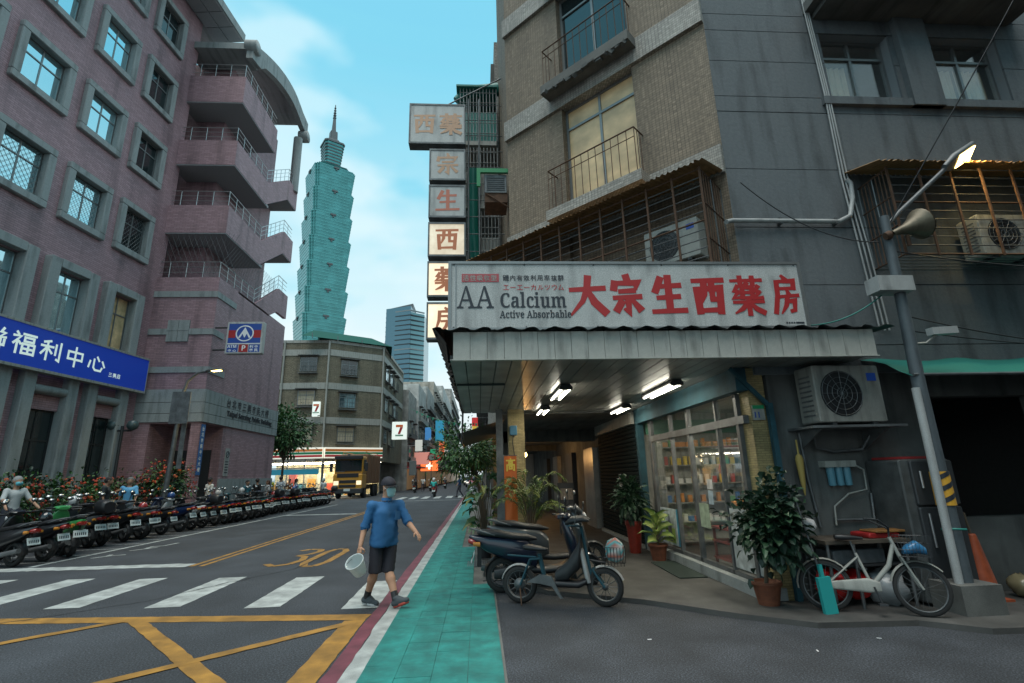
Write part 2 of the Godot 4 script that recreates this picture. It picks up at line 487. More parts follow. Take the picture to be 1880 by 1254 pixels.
func camera_and_light() -> void:
	var cam := Camera3D.new()
	cam.name = "camera"
	cam.fov = 68.15
	cam.near = 0.05
	cam.far = 4000.0
	add_child(cam)
	# vanishing points of the street and of the verticals give the camera's axes
	var up := Vector3(-93.0, 3509.0, -927.0).normalized()
	var fw := Vector3(-60.0, -247.0, -927.0)
	fw = (fw - up * fw.dot(up)).normalized()
	var rt := fw.cross(up)
	cam.transform = Transform3D(Basis(Vector3(rt.x, up.x, -fw.x), Vector3(rt.y, up.y, -fw.y), Vector3(rt.z, up.z, -fw.z)), Vector3(0, 1.65, 0))
	cam.current = true
	var env := Environment.new()
	env.background_mode = Environment.BG_SKY
	var sky := Sky.new()
	var pm := PanoramaSkyMaterial.new()
	pm.panorama = sky_texture()
	pm.energy_multiplier = 1.0
	sky.sky_material = pm
	env.sky = sky
	env.background_energy_multiplier = 1.0
	env.tonemap_mode = Environment.TONE_MAPPER_LINEAR
	env.tonemap_exposure = 1.6
	env.sdfgi_enabled = true
	env.ssao_enabled = true
	env.ssil_enabled = true
	var we := WorldEnvironment.new()
	we.name = "surroundings"
	we.environment = env
	add_child(we)
	var sun := DirectionalLight3D.new()
	sun.name = "overhead_sun"  # unseen broad sun, set nearly overhead to add to the sky light
	sun.light_color = Color(1.0, 0.97, 0.93)
	sun.light_energy = 0.7
	sun.light_angular_distance = 50.0
	sun.shadow_enabled = true
	sun.rotation_degrees = Vector3(-76, -20, 0)
	add_child(sun)

func sky_texture() -> ImageTexture:
	var w := 1024
	var h := 512
	var f := FastNoiseLite.new()
	f.seed = 4
	f.frequency = 1.3
	f.fractal_octaves = 5
	var g := FastNoiseLite.new()
	g.seed = 11
	g.frequency = 2.2
	g.fractal_octaves = 6
	var b := PackedByteArray()
	b.resize(w * h * 3)
	for y in h:
		var el := (0.5 - (y + 0.5) / h) * PI
		for x in w:
			var az := TAU * (x + 0.5) / w
			var d := Vector3(cos(el) * cos(az), sin(el), cos(el) * sin(az))
			var e := clampf(d.y, 0.0, 1.0)
			var c := Color(0.84, 0.93, 0.95).lerp(Color(0.56, 0.84, 0.92), clampf(e * 1.75, 0, 1)).lerp(Color(0.44, 0.77, 0.89), clampf(e * 1.5 - 0.55, 0, 1))
			var wisp := clampf(f.get_noise_3d(d.x * 1.6, d.y * 4.0, d.z * 1.6) * 3.0 + 0.1, 0.0, 1.0)
			var puff := clampf((g.get_noise_3d(d.x * 1.3, d.y * 3.2, d.z * 1.3) + 0.28) * 3.5, 0.0, 1.0) * clampf(1.3 - e * 1.9, 0.0, 1.0)
			c = c.lerp(Color(0.88, 0.95, 0.97), wisp * 0.6)
			c = c.lerp(Color(0.9, 0.94, 0.95), puff * 0.85)
			if d.y < 0.0:
				c = c.lerp(Color(0.3, 0.33, 0.35), clampf(-d.y * 12.0, 0, 1))
			c = (c.srgb_to_linear() * (1.0 / 1.4)).linear_to_srgb()
			var i := (y * w + x) * 3
			b[i] = int(c.r * 255); b[i + 1] = int(c.g * 255); b[i + 2] = int(c.b * 255)
	return ImageTexture.create_from_image(Image.create_from_data(w, h, false, Image.FORMAT_RGB8, b))

# a painted band on the ground through the points (x, z), its edges a little uneven
func paint(mb: MB, pts: Array, width: float, y := 0.004, jit := 0.008) -> void:
	for i in pts.size() - 1:
		var a: Vector2 = pts[i]
		var b: Vector2 = pts[i + 1]
		var d := (b - a).normalized()
		if i > 0: a -= d * width * 0.0
		var nn := Vector2(-d.y, d.x) * width * 0.5
		var steps := maxi(1, int((b - a).length() / 0.12)) if (b - a).length() < 12.0 else 60
		var pl := a + nn
		var pr := a - nn
		for k in steps:
			var q := a.lerp(b, (k + 1.0) / steps)
			var ql := q + nn + nn.normalized() * rng.randf_range(-jit, jit)
			var qr := q - nn + nn.normalized() * rng.randf_range(-jit, jit)
			mb.quad(Vector3(pl.x, y, pl.y), Vector3(pr.x, y, pr.y), Vector3(qr.x, y, qr.y), Vector3(ql.x, y, ql.y))
			pl = ql; pr = qr

func ground() -> void:
	var g := MB.new()
	g.quad(Vector3(-1500, 0, 400), Vector3(1500, 0, 400), Vector3(1500, 0, -2500), Vector3(-1500, 0, -2500))
	structure("road", g, M.asphalt)
	var al := MB.new()
	al.prism(PackedVector2Array([Vector2(0.23, 8), Vector2(30, 8), Vector2(30, -5.9), Vector2(3.2, -6.2), Vector2(0.9, -7.8), Vector2(0.27, -8.7), Vector2(0.24, -7.0), Vector2(0.28, -6.2), Vector2(0.2, -5.2), Vector2(0.24, -4.0)]), 0.0, Transform3D(Basis(Vector3(1, 0, 0), Vector3(0, 0, 1), Vector3(0, -1, 0)), Vector3(0, 0.004, 0)))
	structure("alley_road", al, M.alley)
	# markings
	var zeb := [[-9.0, -8.6], [-7.5, -8.4], [-6.1, -8.17], [-4.63, -7.97], [-3.19, -7.72], [-1.83, -7.44]]
	for z in zeb:
		var s := MB.new()
		var wd := 0.48
		paint(s, [Vector2(z[0] + wd * 0.5, z[1]), Vector2(z[0] + wd * 0.5 - 0.03, z[1] - (2.15 if z[0] < -2 else 1.8))], wd)
		structure("crosswalk_stripe", s, M.line_white)
	for i in 6:
		var s := MB.new()
		paint(s, [Vector2(-6.4 + i * 0.98, -42.2), Vector2(-6.45 + i * 0.98, -46.5)], 0.5)
		structure("crosswalk_stripe", s, M.line_white)
	var w := MB.new()
	paint(w, [Vector2(-9.6, -12.3), Vector2(-9.58, -36.5)], 0.12)
	structure("parking_line", w, M.line_white)
	w = MB.new()
	for i in 22:
		paint(w, [Vector2(-9.66, -13.0 - i * 1.08), Vector2(-11.6, -12.9 - i * 1.08)], 0.07)
	structure("parking_line", w, M.line_white)
	w = MB.new()
	paint(w, [Vector2(-13.0, -12.25), Vector2(-9.8, -11.98), Vector2(-6.0, -11.77)], 0.42, 0.005, 0.03)
	structure("stop_line", w, M.line_white)
	w = MB.new()
	paint(w, [Vector2(-9.5, -26.9), Vector2(-6.0, -26.5)], 0.45)
	structure("stop_line", w, M.line_white)
	w = MB.new()
	paint(w, [Vector2(-6.4, -39.2), Vector2(-1.3, -38.6)], 0.3)
	structure("stop_line", w, M.line_white)
	var y := MB.new()
	paint(y, [Vector2(-5.93, -11.6), Vector2(-5.86, -36)], 0.1)
	paint(y, [Vector2(-5.72, -11.56), Vector2(-5.64, -36)], 0.1)
	structure("centre_line", y, M.line_yellow)
	y = MB.new()
	paint(y, [Vector2(-12.0, -7.9), Vector2(-6.2, -7.58), Vector2(-1.38, -6.98)], 0.26, 0.004)
	paint(y, [Vector2(-1.51, -6.85), Vector2(-1.52, -1.0)], 0.25, 0.0055)
	paint(y, [Vector2(-4.3, -7.28), Vector2(-0.9, -3.5)], 0.17, 0.007)
	paint(y, [Vector2(-4.45, -7.3), Vector2(-7.0, -4.9)], 0.14, 0.0085)
	paint(y, [Vector2(-1.6, -6.68), Vector2(-5.2, -3.4)], 0.14, 0.0085)
	structure("box_junction_marking", y, M.line_yellow)
	# the speed figure, stretched along the lane
	y = MB.new()
	paint(y, [Vector2(-4.33, -13.4), Vector2(-4.15, -13.62), Vector2(-3.88, -13.55), Vector2(-3.8, -13.2), Vector2(-3.92, -12.75), Vector2(-4.12, -12.6)], 0.15, 0.004, 0.004)
	paint(y, [Vector2(-4.12, -12.6), Vector2(-3.9, -12.4), Vector2(-3.8, -11.9), Vector2(-3.9, -11.4), Vector2(-4.15, -11.2), Vector2(-4.38, -11.5)], 0.15, 0.0055, 0.004)
	paint(y, [Vector2(-3.6, -13.1), Vector2(-3.48, -13.5), Vector2(-3.3, -13.5), Vector2(-3.17, -13.1), Vector2(-3.17, -11.5), Vector2(-3.3, -11.05), Vector2(-3.5, -11.05), Vector2(-3.62, -11.5), Vector2(-3.6, -13.1)], 0.15, 0.004, 0.004)
	structure("speed_marking", y, M.line_yellow)
	w = MB.new()
	for q in [[-9.15, -13.4, -8.95, -13.7], [-8.95, -13.7, -8.65, -13.85], [-8.95, -13.65, -9.05, -13.95], [-9.05, -14.6, -8.85, -14.9], [-8.85, -14.9, -8.95, -15.4], [-8.95, -15.4, -8.7, -15.5], [-8.7, -15.5, -8.65, -16.1], [-8.85, -14.9, -8.7, -15.2]]:
		paint(w, [Vector2(q[0], q[1]), Vector2(q[2], q[3])], 0.09, 0.004 + rng.randf() * 0.002, 0.01)
	structure("cycle_marking", w, M.line_white)
	var r := MB.new()
	paint(r, [Vector2(-1.29, 3), Vector2(-1.29, -9), Vector2(-1.27, -46)], 0.15, 0.004, 0.012)
	structure("kerb_line", r, M.line_red)
	r = MB.new()
	paint(r, [Vector2(-1.13, 3), Vector2(-1.12, -9), Vector2(-1.1, -46)], 0.17, 0.0065, 0.012)
	structure("kerb_line", r, M.line_white)
	var ck := MB.new()
	for q in [[-6.3, -7.2, -4.9, -8.4], [-4.9, -8.4, -3.6, -10.8], [-3.6, -10.8, -3.3, -14.0], [-7.5, -5.0, -5.4, -5.9], [2.2, -4.2, 6.0, -3.6], [-8.0, -16.5, -6.3, -21.0]]:
		var a := Vector2(q[0], q[1])
		var e := Vector2(q[2], q[3])
		var pts := []
		for i in 13: pts.append(a.lerp(e, i / 12.0) + Vector2(rng.randf_range(-0.05, 0.05), rng.randf_range(-0.05, 0.05)))
		paint(ck, pts, 0.018, 0.0095, 0.006)
	structure("road_crack", ck, M.dark)
	# painted pavement of separate slabs
	var base := MB.new()
	base.bb(Vector3(-1.04, 0.001, 4), Vector3(0.22, 0.006, -60))
	var pav := structure("pavement", base, M.concrete)
	var far := MB.new()
	var slab := []
	for i in 3:
		var s := MB.new()
		var e := 0.1535 - 0.0005 * i
		s.prism(PackedVector2Array([Vector2(-e, -e), Vector2(e, -e), Vector2(e, e), Vector2(-e, e)]), 0.01, Transform3D(Basis(Vector3(1, 0, 0), Vector3(0, 0, 1), Vector3(0, -1, 0)), Vector3.ZERO))
		slab.append(s.mesh())
	var count := 0
	for row in 150:
		var z := -3.2 - row * 0.309
		for k in 4:
			var x := -0.885 + k * 0.309
			if k == 3 and z < -8.7: continue
			if k == 2 and z < -13.0: continue
			var tone := rng.randi() % 3
			var at := Transform3D(Basis(Vector3.RIGHT, rng.randf_range(-0.006, 0.006)).rotated(Vector3.FORWARD, rng.randf_range(-0.006, 0.006)), Vector3(x, 0.016 + rng.randf() * 0.002, z))
			if count < 290:
				inst(pav, "paver", slab[rng.randi() % 3], M["teal_paver%d" % tone], at)
				count += 1
			else:
				far.xf = at
				far.box(Vector3(0, -0.005, 0), Vector3(0.307, 0.01, 0.307))
	for row in 22:
		for k in 4:
			far.xf = Transform3D(Basis(), Vector3(-0.885 + k * 0.309, 0.016, -2.89 + row * 0.309))
			far.box(Vector3(0, -0.005, 0), Vector3(0.307, 0.01, 0.307))
	far.xf = Transform3D()
	var fp := part(pav, "paver_field", far, M.teal_paver1)
	fp.set_meta("kind", "stuff")
	# grey slabs and a drain grate beside the painted strip
	var gs := MB.new()
	for row in 40:
		for k in 3:
			var x := -0.27 + k * 0.309
			var z := -9.0 - row * 0.309
			if x > 0.5 or (x < 0.0 and z > -13.1): continue
			if z < -10.1 and z > -10.9: continue
			gs.box(Vector3(x + 0.154, 0.012, z), Vector3(0.3, 0.012, 0.3))
	structure("grey_paving", gs, M.paving)
	var dr := thing("drain_grate", "dark iron drain grate set in the pavement beside the teal slabs", "grate", Vector3(0, 0, -10.5))
	var fr := MB.new()
	fr.bb(Vector3(-0.26, 0.0, -10.88), Vector3(0.27, 0.008, -10.18))
	part(dr, "frame", fr, M.dark_steel)
	for i in 13:
		var sl := MB.new()
		sl.bb(Vector3(-0.24 + i * 0.039, 0.008, -10.85), Vector3(-0.222 + i * 0.039, 0.02, -10.21))
		part(dr, "slat", sl, M.galv)
	# arcade floor with a worn front edge
	var up := Basis(Vector3(1, 0, 0), Vector3(0, 0, 1), Vector3(0, -1, 0))
	var fl := MB.new()
	fl.prism(PackedVector2Array([Vector2(0.36, -60), Vector2(0.36, -8.75), Vector2(0.95, -7.75), Vector2(2.1, -7.0), Vector2(2.9, -6.2), Vector2(3.55, -5.7), Vector2(4.6, -5.62), Vector2(5.05, -5.25), Vector2(6.0, -5.2), Vector2(6.2, -6.0), Vector2(12, -6.1), Vector2(12, -6.6), Vector2(3.65, -6.6), Vector2(3.65, -60)]), 0.058, Transform3D(up, Vector3(0, 0.06, 0)))
	structure("arcade_floor", fl, M.paving)
	# left pavement with a kerb
	var sw := MB.new()
	sw.bb(Vector3(-11.95, 0, 6), Vector3(-40, 0.15, -44))
	structure("pavement", sw, M.paving)
	var kb := MB.new()
	for i in 40:
		kb.bb(Vector3(-11.93, 0, 6 - i * 1.25), Vector3(-11.78, 0.16, 6 - i * 1.25 - 1.235))
	structure("kerb", kb, M.concrete)

# splits a wall rectangle in its own plane (x right, y up, z outward) into boxes round its openings
func wall_boxes(xs: Array, ys: Array, holes: Array, z0: float, z1: float, f: Callable) -> void:
	for i in xs.size() - 1:
		for j in ys.size() - 1:
			var cx: float = (xs[i] + xs[i + 1]) * 0.5
			var cy: float = (ys[j] + ys[j + 1]) * 0.5
			var hole := false
			for h in holes:
				if cx > h[0] and cx < h[1] and cy > h[2] and cy < h[3]: hole = true
			if not hole: f.call(Vector3(xs[i], ys[j], z0), Vector3(xs[i + 1], ys[j + 1], z1))

func window(parent: Node, xf: Transform3D, x0: float, x1: float, y0: float, y1: float, z: float, cols: int, transom: float, frame: Material, pane: Material, fw := 0.05, called := "window") -> MeshInstance3D:
	var mb := MB.new()
	mb.xf = xf
	mb.bb(Vector3(x0, y0, z - 0.03), Vector3(x0 + fw, y1, z + 0.03))
	mb.bb(Vector3(x1 - fw, y0, z - 0.03), Vector3(x1, y1, z + 0.03))
	mb.bb(Vector3(x0 + fw, y0, z - 0.03), Vector3(x1 - fw, y0 + fw, z + 0.03))
	mb.bb(Vector3(x0 + fw, y1 - fw, z - 0.03), Vector3(x1 - fw, y1, z + 0.03))
	var ys := [y0 + fw, y1 - fw]
	if transom > 0.0:
		mb.bb(Vector3(x0 + fw, transom - fw * 0.5, z - 0.035), Vector3(x1 - fw, transom + fw * 0.5, z + 0.035))
		ys = [y0 + fw, transom - fw * 0.5, transom + fw * 0.5, y1 - fw]
	var step := (x1 - x0 - fw) / cols
	for i in range(1, cols):
		mb.bb(Vector3(x0 + step * i, y0 + fw, z - 0.025), Vector3(x0 + step * i + fw, y1 - fw, z + 0.028))
	var o := part(parent, called, mb, frame)
	for r in range(0, ys.size(), 2):
		for i in cols:
			var p := MB.new()
			p.xf = xf
			p.bb(Vector3(x0 + step * i + fw, ys[r], z - 0.008), Vector3(x0 + step * (i + 1), ys[r + 1], z + 0.004))
			part(o, "pane", p, pane)
	return o

const EC := Vector3(0.695, 0, -9.84)
func chamfer_frame() -> Transform3D:
	return Transform3D(Basis(Vector3(0.692, 0, 0.722), Vector3.UP, Vector3(-0.722, 0, 0.692)), EC)

func corner_building() -> void:
	var b := thing("corner_building", "tan and grey tiled old apartment house with a cut corner above the pharmacy", "building", Vector3(3.65, 0, -10))
	var up := Basis(Vector3(1, 0, 0), Vector3(0, 0, -1), Vector3(0, 1, 0))
	var core := MB.new()
	core.prism(PackedVector2Array([Vector2(4.4, 7.4), Vector2(20, 7.4), Vector2(20, 14), Vector2(1.3, 14), Vector2(1.3, 10.6)]), 15.0, Transform3D(up, Vector3(0, 3.12, 0)))
	part(b, "inner_core", core, M.inner)  # solid core added inside to keep light from passing through
	var cf := chamfer_frame()
	# cut corner: tan mosaic fields between white bands
	for fl in 4:
		var y0 := 6.52 + (fl - 1) * 2.86
		var y1 := y0 + 2.38
		if fl == 0: y0 = 3.1
		for s in [[0.0, 1.53], [3.14, 4.5]]:
			var f := MB.new()
			f.xf = cf
			f.bb(Vector3(s[0], y0, -0.25), Vector3(s[1], y1, 0.0))
			part(b, "tile_field", f, M.tan_mosaic)
		if fl == 0:
			var m0 := MB.new()
			m0.xf = cf
			m0.bb(Vector3(1.53, y0, -0.25), Vector3(3.14, y1, -0.1))
			part(b, "tile_field", m0, M.tan_mosaic)
		var bd := MB.new()
		bd.xf = cf
		bd.bb(Vector3(-0.02, y1, -0.25), Vector3(4.5, y1 + 0.48, 0.07))
		part(b, "white_band", bd, M.white_mosaic)
		if fl > 0:
			var wx0 := 1.53
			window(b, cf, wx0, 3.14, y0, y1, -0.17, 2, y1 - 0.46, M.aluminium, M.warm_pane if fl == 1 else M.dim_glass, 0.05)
			# concrete balcony with a rusty railing
			var sl := MB.new()
			sl.xf = cf
			sl.bb(Vector3(1.28, y0 - 0.2, 0.07), Vector3(3.3, y0 + 0.0, 0.36))
			var bal := part(b, "balcony", sl, M.white_mosaic if fl == 1 else M.concrete)
			var a := Vector3(1.34, y0, 0.32)
			var rails := [[Vector3(1.34, 0.86, 0.0), Vector3(1.34, 0.86, 0.32)], [Vector3(1.34, 0.86, 0.32), Vector3(3.22, 0.86, 0.32)], [Vector3(3.22, 0.86, 0.32), Vector3(3.22, 0.86, 0.0)], [Vector3(1.34, 0.68, 0.32), Vector3(3.22, 0.68, 0.32)]]
			for r in rails:
				var q := MB.new()
				q.xf = cf
				q.bar(r[0] + Vector3(0, y0, 0), r[1] + Vector3(0, y0, 0), 0.014 if r[0].y > 0.8 else 0.008, 6)
				part(bal, "rail", q, M.rust)
			for i in 13:
				var q := MB.new()
				q.xf = cf
				var x := 1.34 + 1.88 * i / 12.0
				q.bar(Vector3(x, y0, 0.32), Vector3(x + rng.randf_range(-0.01, 0.01), y0 + 0.86, 0.32), 0.008)
				part(bal, "railing_bar", q, M.rust)
			for x in [1.34, 3.22]:
				for k in 2:
					var q := MB.new()
					q.xf = cf
					q.bar(Vector3(x, y0, 0.1 + 0.11 * k), Vector3(x, y0 + 0.86, 0.1 + 0.11 * k), 0.008)
					part(bal, "railing_bar", q, M.rust)
			if fl == 2:
				var br := MB.new()
				br.xf = cf
				for i in 14:
					br.obox(Vector3(1.4 + i * 0.14, y0 - 0.21 + rng.randf_range(-0.02, 0.03), 0.3 + rng.randf_range(0, 0.06)), Vector3(0.12, rng.randf_range(0.03, 0.09), 0.08), Basis(Vector3(0.3, 0.5, 0.8).normalized(), rng.randf_range(-1.2, 1.2)))
				part(bal, "broken_edge", br, M.old_wall)
	# side towards the main street
	var sd := MB.new()
	sd.bb(Vector3(0.72, 3.1, -13.8), Vector3(0.95, 18, -9.9))
	part(b, "street_wall", sd, M.tan_mosaic)
	# alley side: grey render in panels with joints between them, and two window openings
	var bk := MB.new()
	var holes := [[5.8, 7.03, 7.45, 8.76], [7.75, 9.0, 7.45, 8.76], [5.8, 7.03, 10.4, 11.7], [7.75, 9.0, 10.4, 11.7]]
	var xs := [3.8, 5.8, 7.03, 7.75, 9.0, 16.0]
	wall_boxes(xs, [2.9, 7.45, 8.76, 10.4, 11.7, 18.0], holes, 0.0, 0.2, func(a, d): bk.bb(Vector3(a.x + (0.02 if a.x == 3.8 else 0.0), a.y, -6.84), Vector3(d.x, d.y, -6.63)))
	part(b, "render_backing", bk, M.groove)
	var ys := [2.9, 3.3, 4.21, 5.13, 6.12, 7.16, 7.45, 8.14, 8.76, 9.1, 10.1, 10.4, 11.1, 11.7, 12.1, 13.1, 14.1, 15.1, 16.1, 18.0]
	var nogap := [7.45, 8.76, 10.4, 11.7]
	wall_boxes(xs, ys, holes, 0.0, 0.2, func(a, d):
		var g0 := 0.0 if nogap.has(a.y) else 0.006
		var g1 := 0.0 if nogap.has(d.y) else 0.006
		var p := MB.new()
		p.bb(Vector3(a.x, a.y + g0, -6.63), Vector3(d.x, d.y - g1, -6.6 + rng.randf_range(-0.002, 0.002)))
		part(b, "render_panel", p, M.grey_render))
	var ident := Transform3D(Basis(), Vector3(0, 0, -6.6))
	for h in holes:
		window(b, ident, h[0], h[1], h[2], h[3], -0.2, 2, h[3] - 0.36, M.aluminium, M.glass, 0.045)
		var cu := MB.new()
		for k in 2:
			var x0: float = h[0] + 0.06 + k * 0.6
			if h[0] < 6 and k == 1: continue
			var ring := []
			for yy in [h[2] + 0.02, h[3] - 0.4]:
				var row := PackedVector3Array()
				for i in 25: row.push_back(Vector3(x0 + i * 0.0225, yy, -6.93 + 0.022 * sin(i * 1.4 + k)))
				ring.append(row)
			cu.rings_mesh(ring, false, false)
		part(b, "curtain", cu, M.curtain)
	var ev := MB.new()
	ev.bb(Vector3(5.6, 9.14, -6.6), Vector3(9.45, 9.32, -6.02))
	ev.bb(Vector3(5.75, 9.05, -6.6), Vector3(9.3, 9.14, -6.1))
	part(b, "concrete_eave", ev, M.old_wall)
	var pr := MB.new()
	pr.bb(Vector3(7.12, 7.3, -6.6), Vector3(7.66, 9.05, -6.5))
	pr.bb(Vector3(5.6, 7.3, -6.6), Vector3(9.3, 7.44, -6.53))
	part(b, "window_surround", pr, M.grey_render)
	var op := MB.new()
	op.bb(Vector3(5.4, 0, -1.6), Vector3(22, 12.0, 9))
	var oh := thing("opposite_house", "tall grey house across the alley outside the view", "building", Vector3(12, 0, 3))  # unseen house, its height set to keep sky light off the alley
	part(oh, "wall", op, M.old_wall)
	# supports of the arcade
	var cr := MB.new()
	cr.bb(Vector3(3.68, 0.05, -6.9), Vector3(3.92, 3.0, -6.66))
	part(b, "column", cr, M.yellow_mosaic)
	var cl := MB.new()
	cl.bb(Vector3(0.62, 0.05, -11.1), Vector3(0.96, 3.05, -10.76))
	part(b, "column", cl, M.yellow_mosaic)
	for i in 3:
		var c2 := MB.new()
		c2.bb(Vector3(0.55, 0.05, -16.4 - i * 5), Vector3(0.95, 3.05, -16.0 - i * 5))
		part(b, "column", c2, M.old_wall)
	var sb := MB.new()
	sb.bb(Vector3(0.5, 2.96, -40), Vector3(8, 3.12, -11.35))
	sb.bb(Vector3(0.7, 2.62, -16.3), Vector3(3.7, 2.96, -16.0))
	sb.bb(Vector3(0.7, 2.7, -24.3), Vector3(3.7, 2.96, -24.0))
	part(b, "arcade_ceiling", sb, M.old_wall)
	var iw := MB.new()
	iw.bb(Vector3(3.62, 0.05, -40), Vector3(3.9, 2.96, -15.1))
	iw.bb(Vector3(0.5, 0.05, -40.3), Vector3(3.9, 2.96, -40))
	part(b, "arcade_wall", iw, M.old_wall)
	# a few piers and doorways further in
	for i in 4:
		var d := MB.new()
		d.bb(Vector3(3.45, 0.05, -17.0 - i * 3.6), Vector3(3.62, 2.4, -15.6 - i * 3.6))
		part(b, "doorway", d, M.panel if i % 2 == 0 else M.dark_steel)
	var wl := MB.new()
	wl.bb(Vector3(3.96, 0.06, -6.84), Vector3(6.2, 2.9, -6.64))
	wl.bb(Vector3(6.2, 0.0, -6.84), Vector3(16, 0.95, -6.64))
	wl.bb(Vector3(6.2, 2.56, -6.84), Vector3(16, 2.9, -6.64))
	wl.bb(Vector3(7.85, 0.95, -6.84), Vector3(16, 2.56, -6.64))
	part(b, "alley_wall", wl, M.old_wall)
	var dk := MB.new()
	dk.bb(Vector3(6.2, 0.05, -16.0), Vector3(16, 0.1, -6.9))
	dk.bb(Vector3(6.2, 0.1, -16.2), Vector3(16, 2.9, -16.0))
	dk.bb(Vector3(10.0, 0.1, -16.0), Vector3(10.2, 2.9, -6.84))
	dk.bb(Vector3(6.1, 0.1, -16.2), Vector3(6.2, 2.9, -6.84))
	dk.bb(Vector3(6.1, 2.9, -16.2), Vector3(10.2, 3.05, -6.84))
	part(b, "store_room", dk, M.inner)

func canopy() -> void:
	var c := thing("canopy", "cream metal canopy with ribbed ceiling over the pharmacy forecourt", "canopy", Vector3(2, 3, -6))
	var n := 26
	var w := 5.35 / n
	for i in n:
		var f := MB.new()
		f.bb(Vector3(-0.3 + i * w, 3.0, -5.96), Vector3(-0.3 + (i + 1) * w - 0.005, 3.34, -5.92 + rng.randf_range(-0.002, 0.002)))
		part(c, "fascia_strip", f, M.fascia)
	var bk := MB.new()
	bk.bb(Vector3(-0.3, 3.03, -6.0), Vector3(5.05, 3.33, -5.965))
	bk.bb(Vector3(-0.31, 2.985, -5.97), Vector3(5.06, 2.997, -5.9))
	part(c, "fascia_trim", bk, M.fascia)
	# ceiling strips running back from the street edge
	var k := 21
	var sw := 3.98 / k
	for i in k:
		var s := MB.new()
		var z1 := -11.33
		s.bb(Vector3(-0.34 + i * sw, 3.0, -5.97), Vector3(-0.34 + (i + 1) * sw - 0.012, 3.018, z1))
		part(c, "ceiling_strip", s, M.panel)
	for i in 7:
		var s := MB.new()
		s.bb(Vector3(3.65 + i * sw, 3.0, -5.97), Vector3(3.65 + (i + 1) * sw - 0.012, 3.018, -6.6))
		part(c, "ceiling_strip", s, M.panel)
	var top := MB.new()
	top.bb(Vector3(-0.34, 3.024, -11.33), Vector3(3.8, 3.06, -5.97))
	top.bb(Vector3(3.8, 3.024, -6.62), Vector3(5.05, 3.06, -5.97))
	part(c, "deck", top, M.dark_steel)
	# wavy sheet roof, proud of the front and of the left edge
	var roof := MB.new()
	var r0 := PackedVector3Array()
	var r1 := PackedVector3Array()
	var r2 := PackedVector3Array()
	for i in 181:
		var x := -0.55 + i * 0.0325
		var yy := 0.018 * sin(i * 0.72) + rng.randf_range(-0.004, 0.004)
		if i % 18 == 4: yy -= 0.02
		r0.push_back(Vector3(x, 3.365 + yy, -5.84)); r1.push_back(Vector3(x, 3.4 + yy, -6.5)); r2.push_back(Vector3(x, 3.52 + yy * 0.5, -6.62 if x > 3.9 else -9.0))
	roof.rings_mesh([r0, r1, r2], false, false)
	part(c, "roof_sheet", roof, M.dark_steel)
	var side := MB.new()
	var q := []
	for r in 3:
		var row := PackedVector3Array()
		for i in 100:
			var z := -5.9 - i * 0.055
			row.push_back(Vector3(-0.36 - 0.02 * sin(i * 1.1) - [0.16, 0.03, 0.0][r] + rng.randf_range(-0.006, 0.006), [3.38, 3.2, 2.98][r] + 0.012 * sin(i * 0.5), z))
		q.append(row)
	side.rings_mesh(q, false, false)
	part(c, "side_sheet", side, M.dark_steel)
	for z in [-7.6, -10.9]:
		var st := MB.new()
		st.tube([Vector3(-0.34, 3.0, z), Vector3(-0.36, 2.3, z + 0.02)] if z < -10 else [Vector3(-0.33, 2.99, z), Vector3(0.4, 2.99, z)], 0.02, 4)
		part(c, "bracket", st, M.dark_steel)
	var pst := MB.new()
	pst.bb(Vector3(0.36, 0.04, -10.86), Vector3(0.5, 3.0, -10.74))
	part(c, "post", pst, M.galv)
	var brc := MB.new()
	brc.obox(Vector3(3.66, 2.73, -6.58), Vector3(0.05, 0.68, 0.05), Basis(Vector3.BACK, 0.75))
	brc.bb(Vector3(3.88, 0.06, -6.62), Vector3(3.95, 2.5, -6.55))
	part(c, "brace", brc, M.blue_steel)
	# lean-to sheet further along the arcade
	var lt := MB.new()
	lt.quad(Vector3(-0.5, 2.62, -12.2), Vector3(0.62, 2.95, -12.2), Vector3(0.62, 2.95, -17.5), Vector3(-0.5, 2.62, -17.5))
	lt.bb(Vector3(-0.52, 2.56, -17.5), Vector3(-0.48, 2.64, -12.2))
	part(c, "lean_to_sheet", lt, M.dark_steel)
	# main sign
	var s := thing("shop_sign", "long white pharmacy sign board with red brush lettering on the canopy edge", "sign", Vector3(1.95, 3.39, -6.0))
	var pnl := MB.new()
	pnl.bb(Vector3(-0.33, 3.41, -6.16), Vector3(4.24, 4.27, -6.0))
	part(s, "panel", pnl, M.sign_white)
	var fr := MB.new()
	for e in [[-0.37, 3.38, 4.28, 3.415], [-0.37, 4.265, 4.28, 4.3], [-0.37, 3.415, -0.33, 4.265], [4.24, 3.415, 4.28, 4.265]]:
		fr.bb(Vector3(e[0], e[1], -6.17), Vector3(e[2], e[3], -5.985))
	fr.bb(Vector3(-0.28, 3.415, -6.0), Vector3(-0.265, 4.265, -5.992))
	part(s, "frame", fr, M.aluminium)
	var big := "大宗生西藥房"
	var gx := [1.15, 1.7, 2.22, 2.76, 3.28, 3.83]
	var gw := [0.5, 0.42, 0.46, 0.46, 0.46, 0.38]
	for i in 6:
		var m := MB.new()
		glyph(m, big[i], Transform3D(Basis(), Vector3(gx[i], 3.56, -5.997)), gw[i], 0.55, 0.085 if i < 4 else 0.06, true)
		part(s, "character", m, M.ink_red)
	var lab := MB.new()
	lab.bb(Vector3(-0.2, 4.02, -6.0), Vector3(0.27, 4.13, -5.996))
	part(s, "label_patch", lab, mk(lin(0.4, 0.07, 0.08), 0.5))
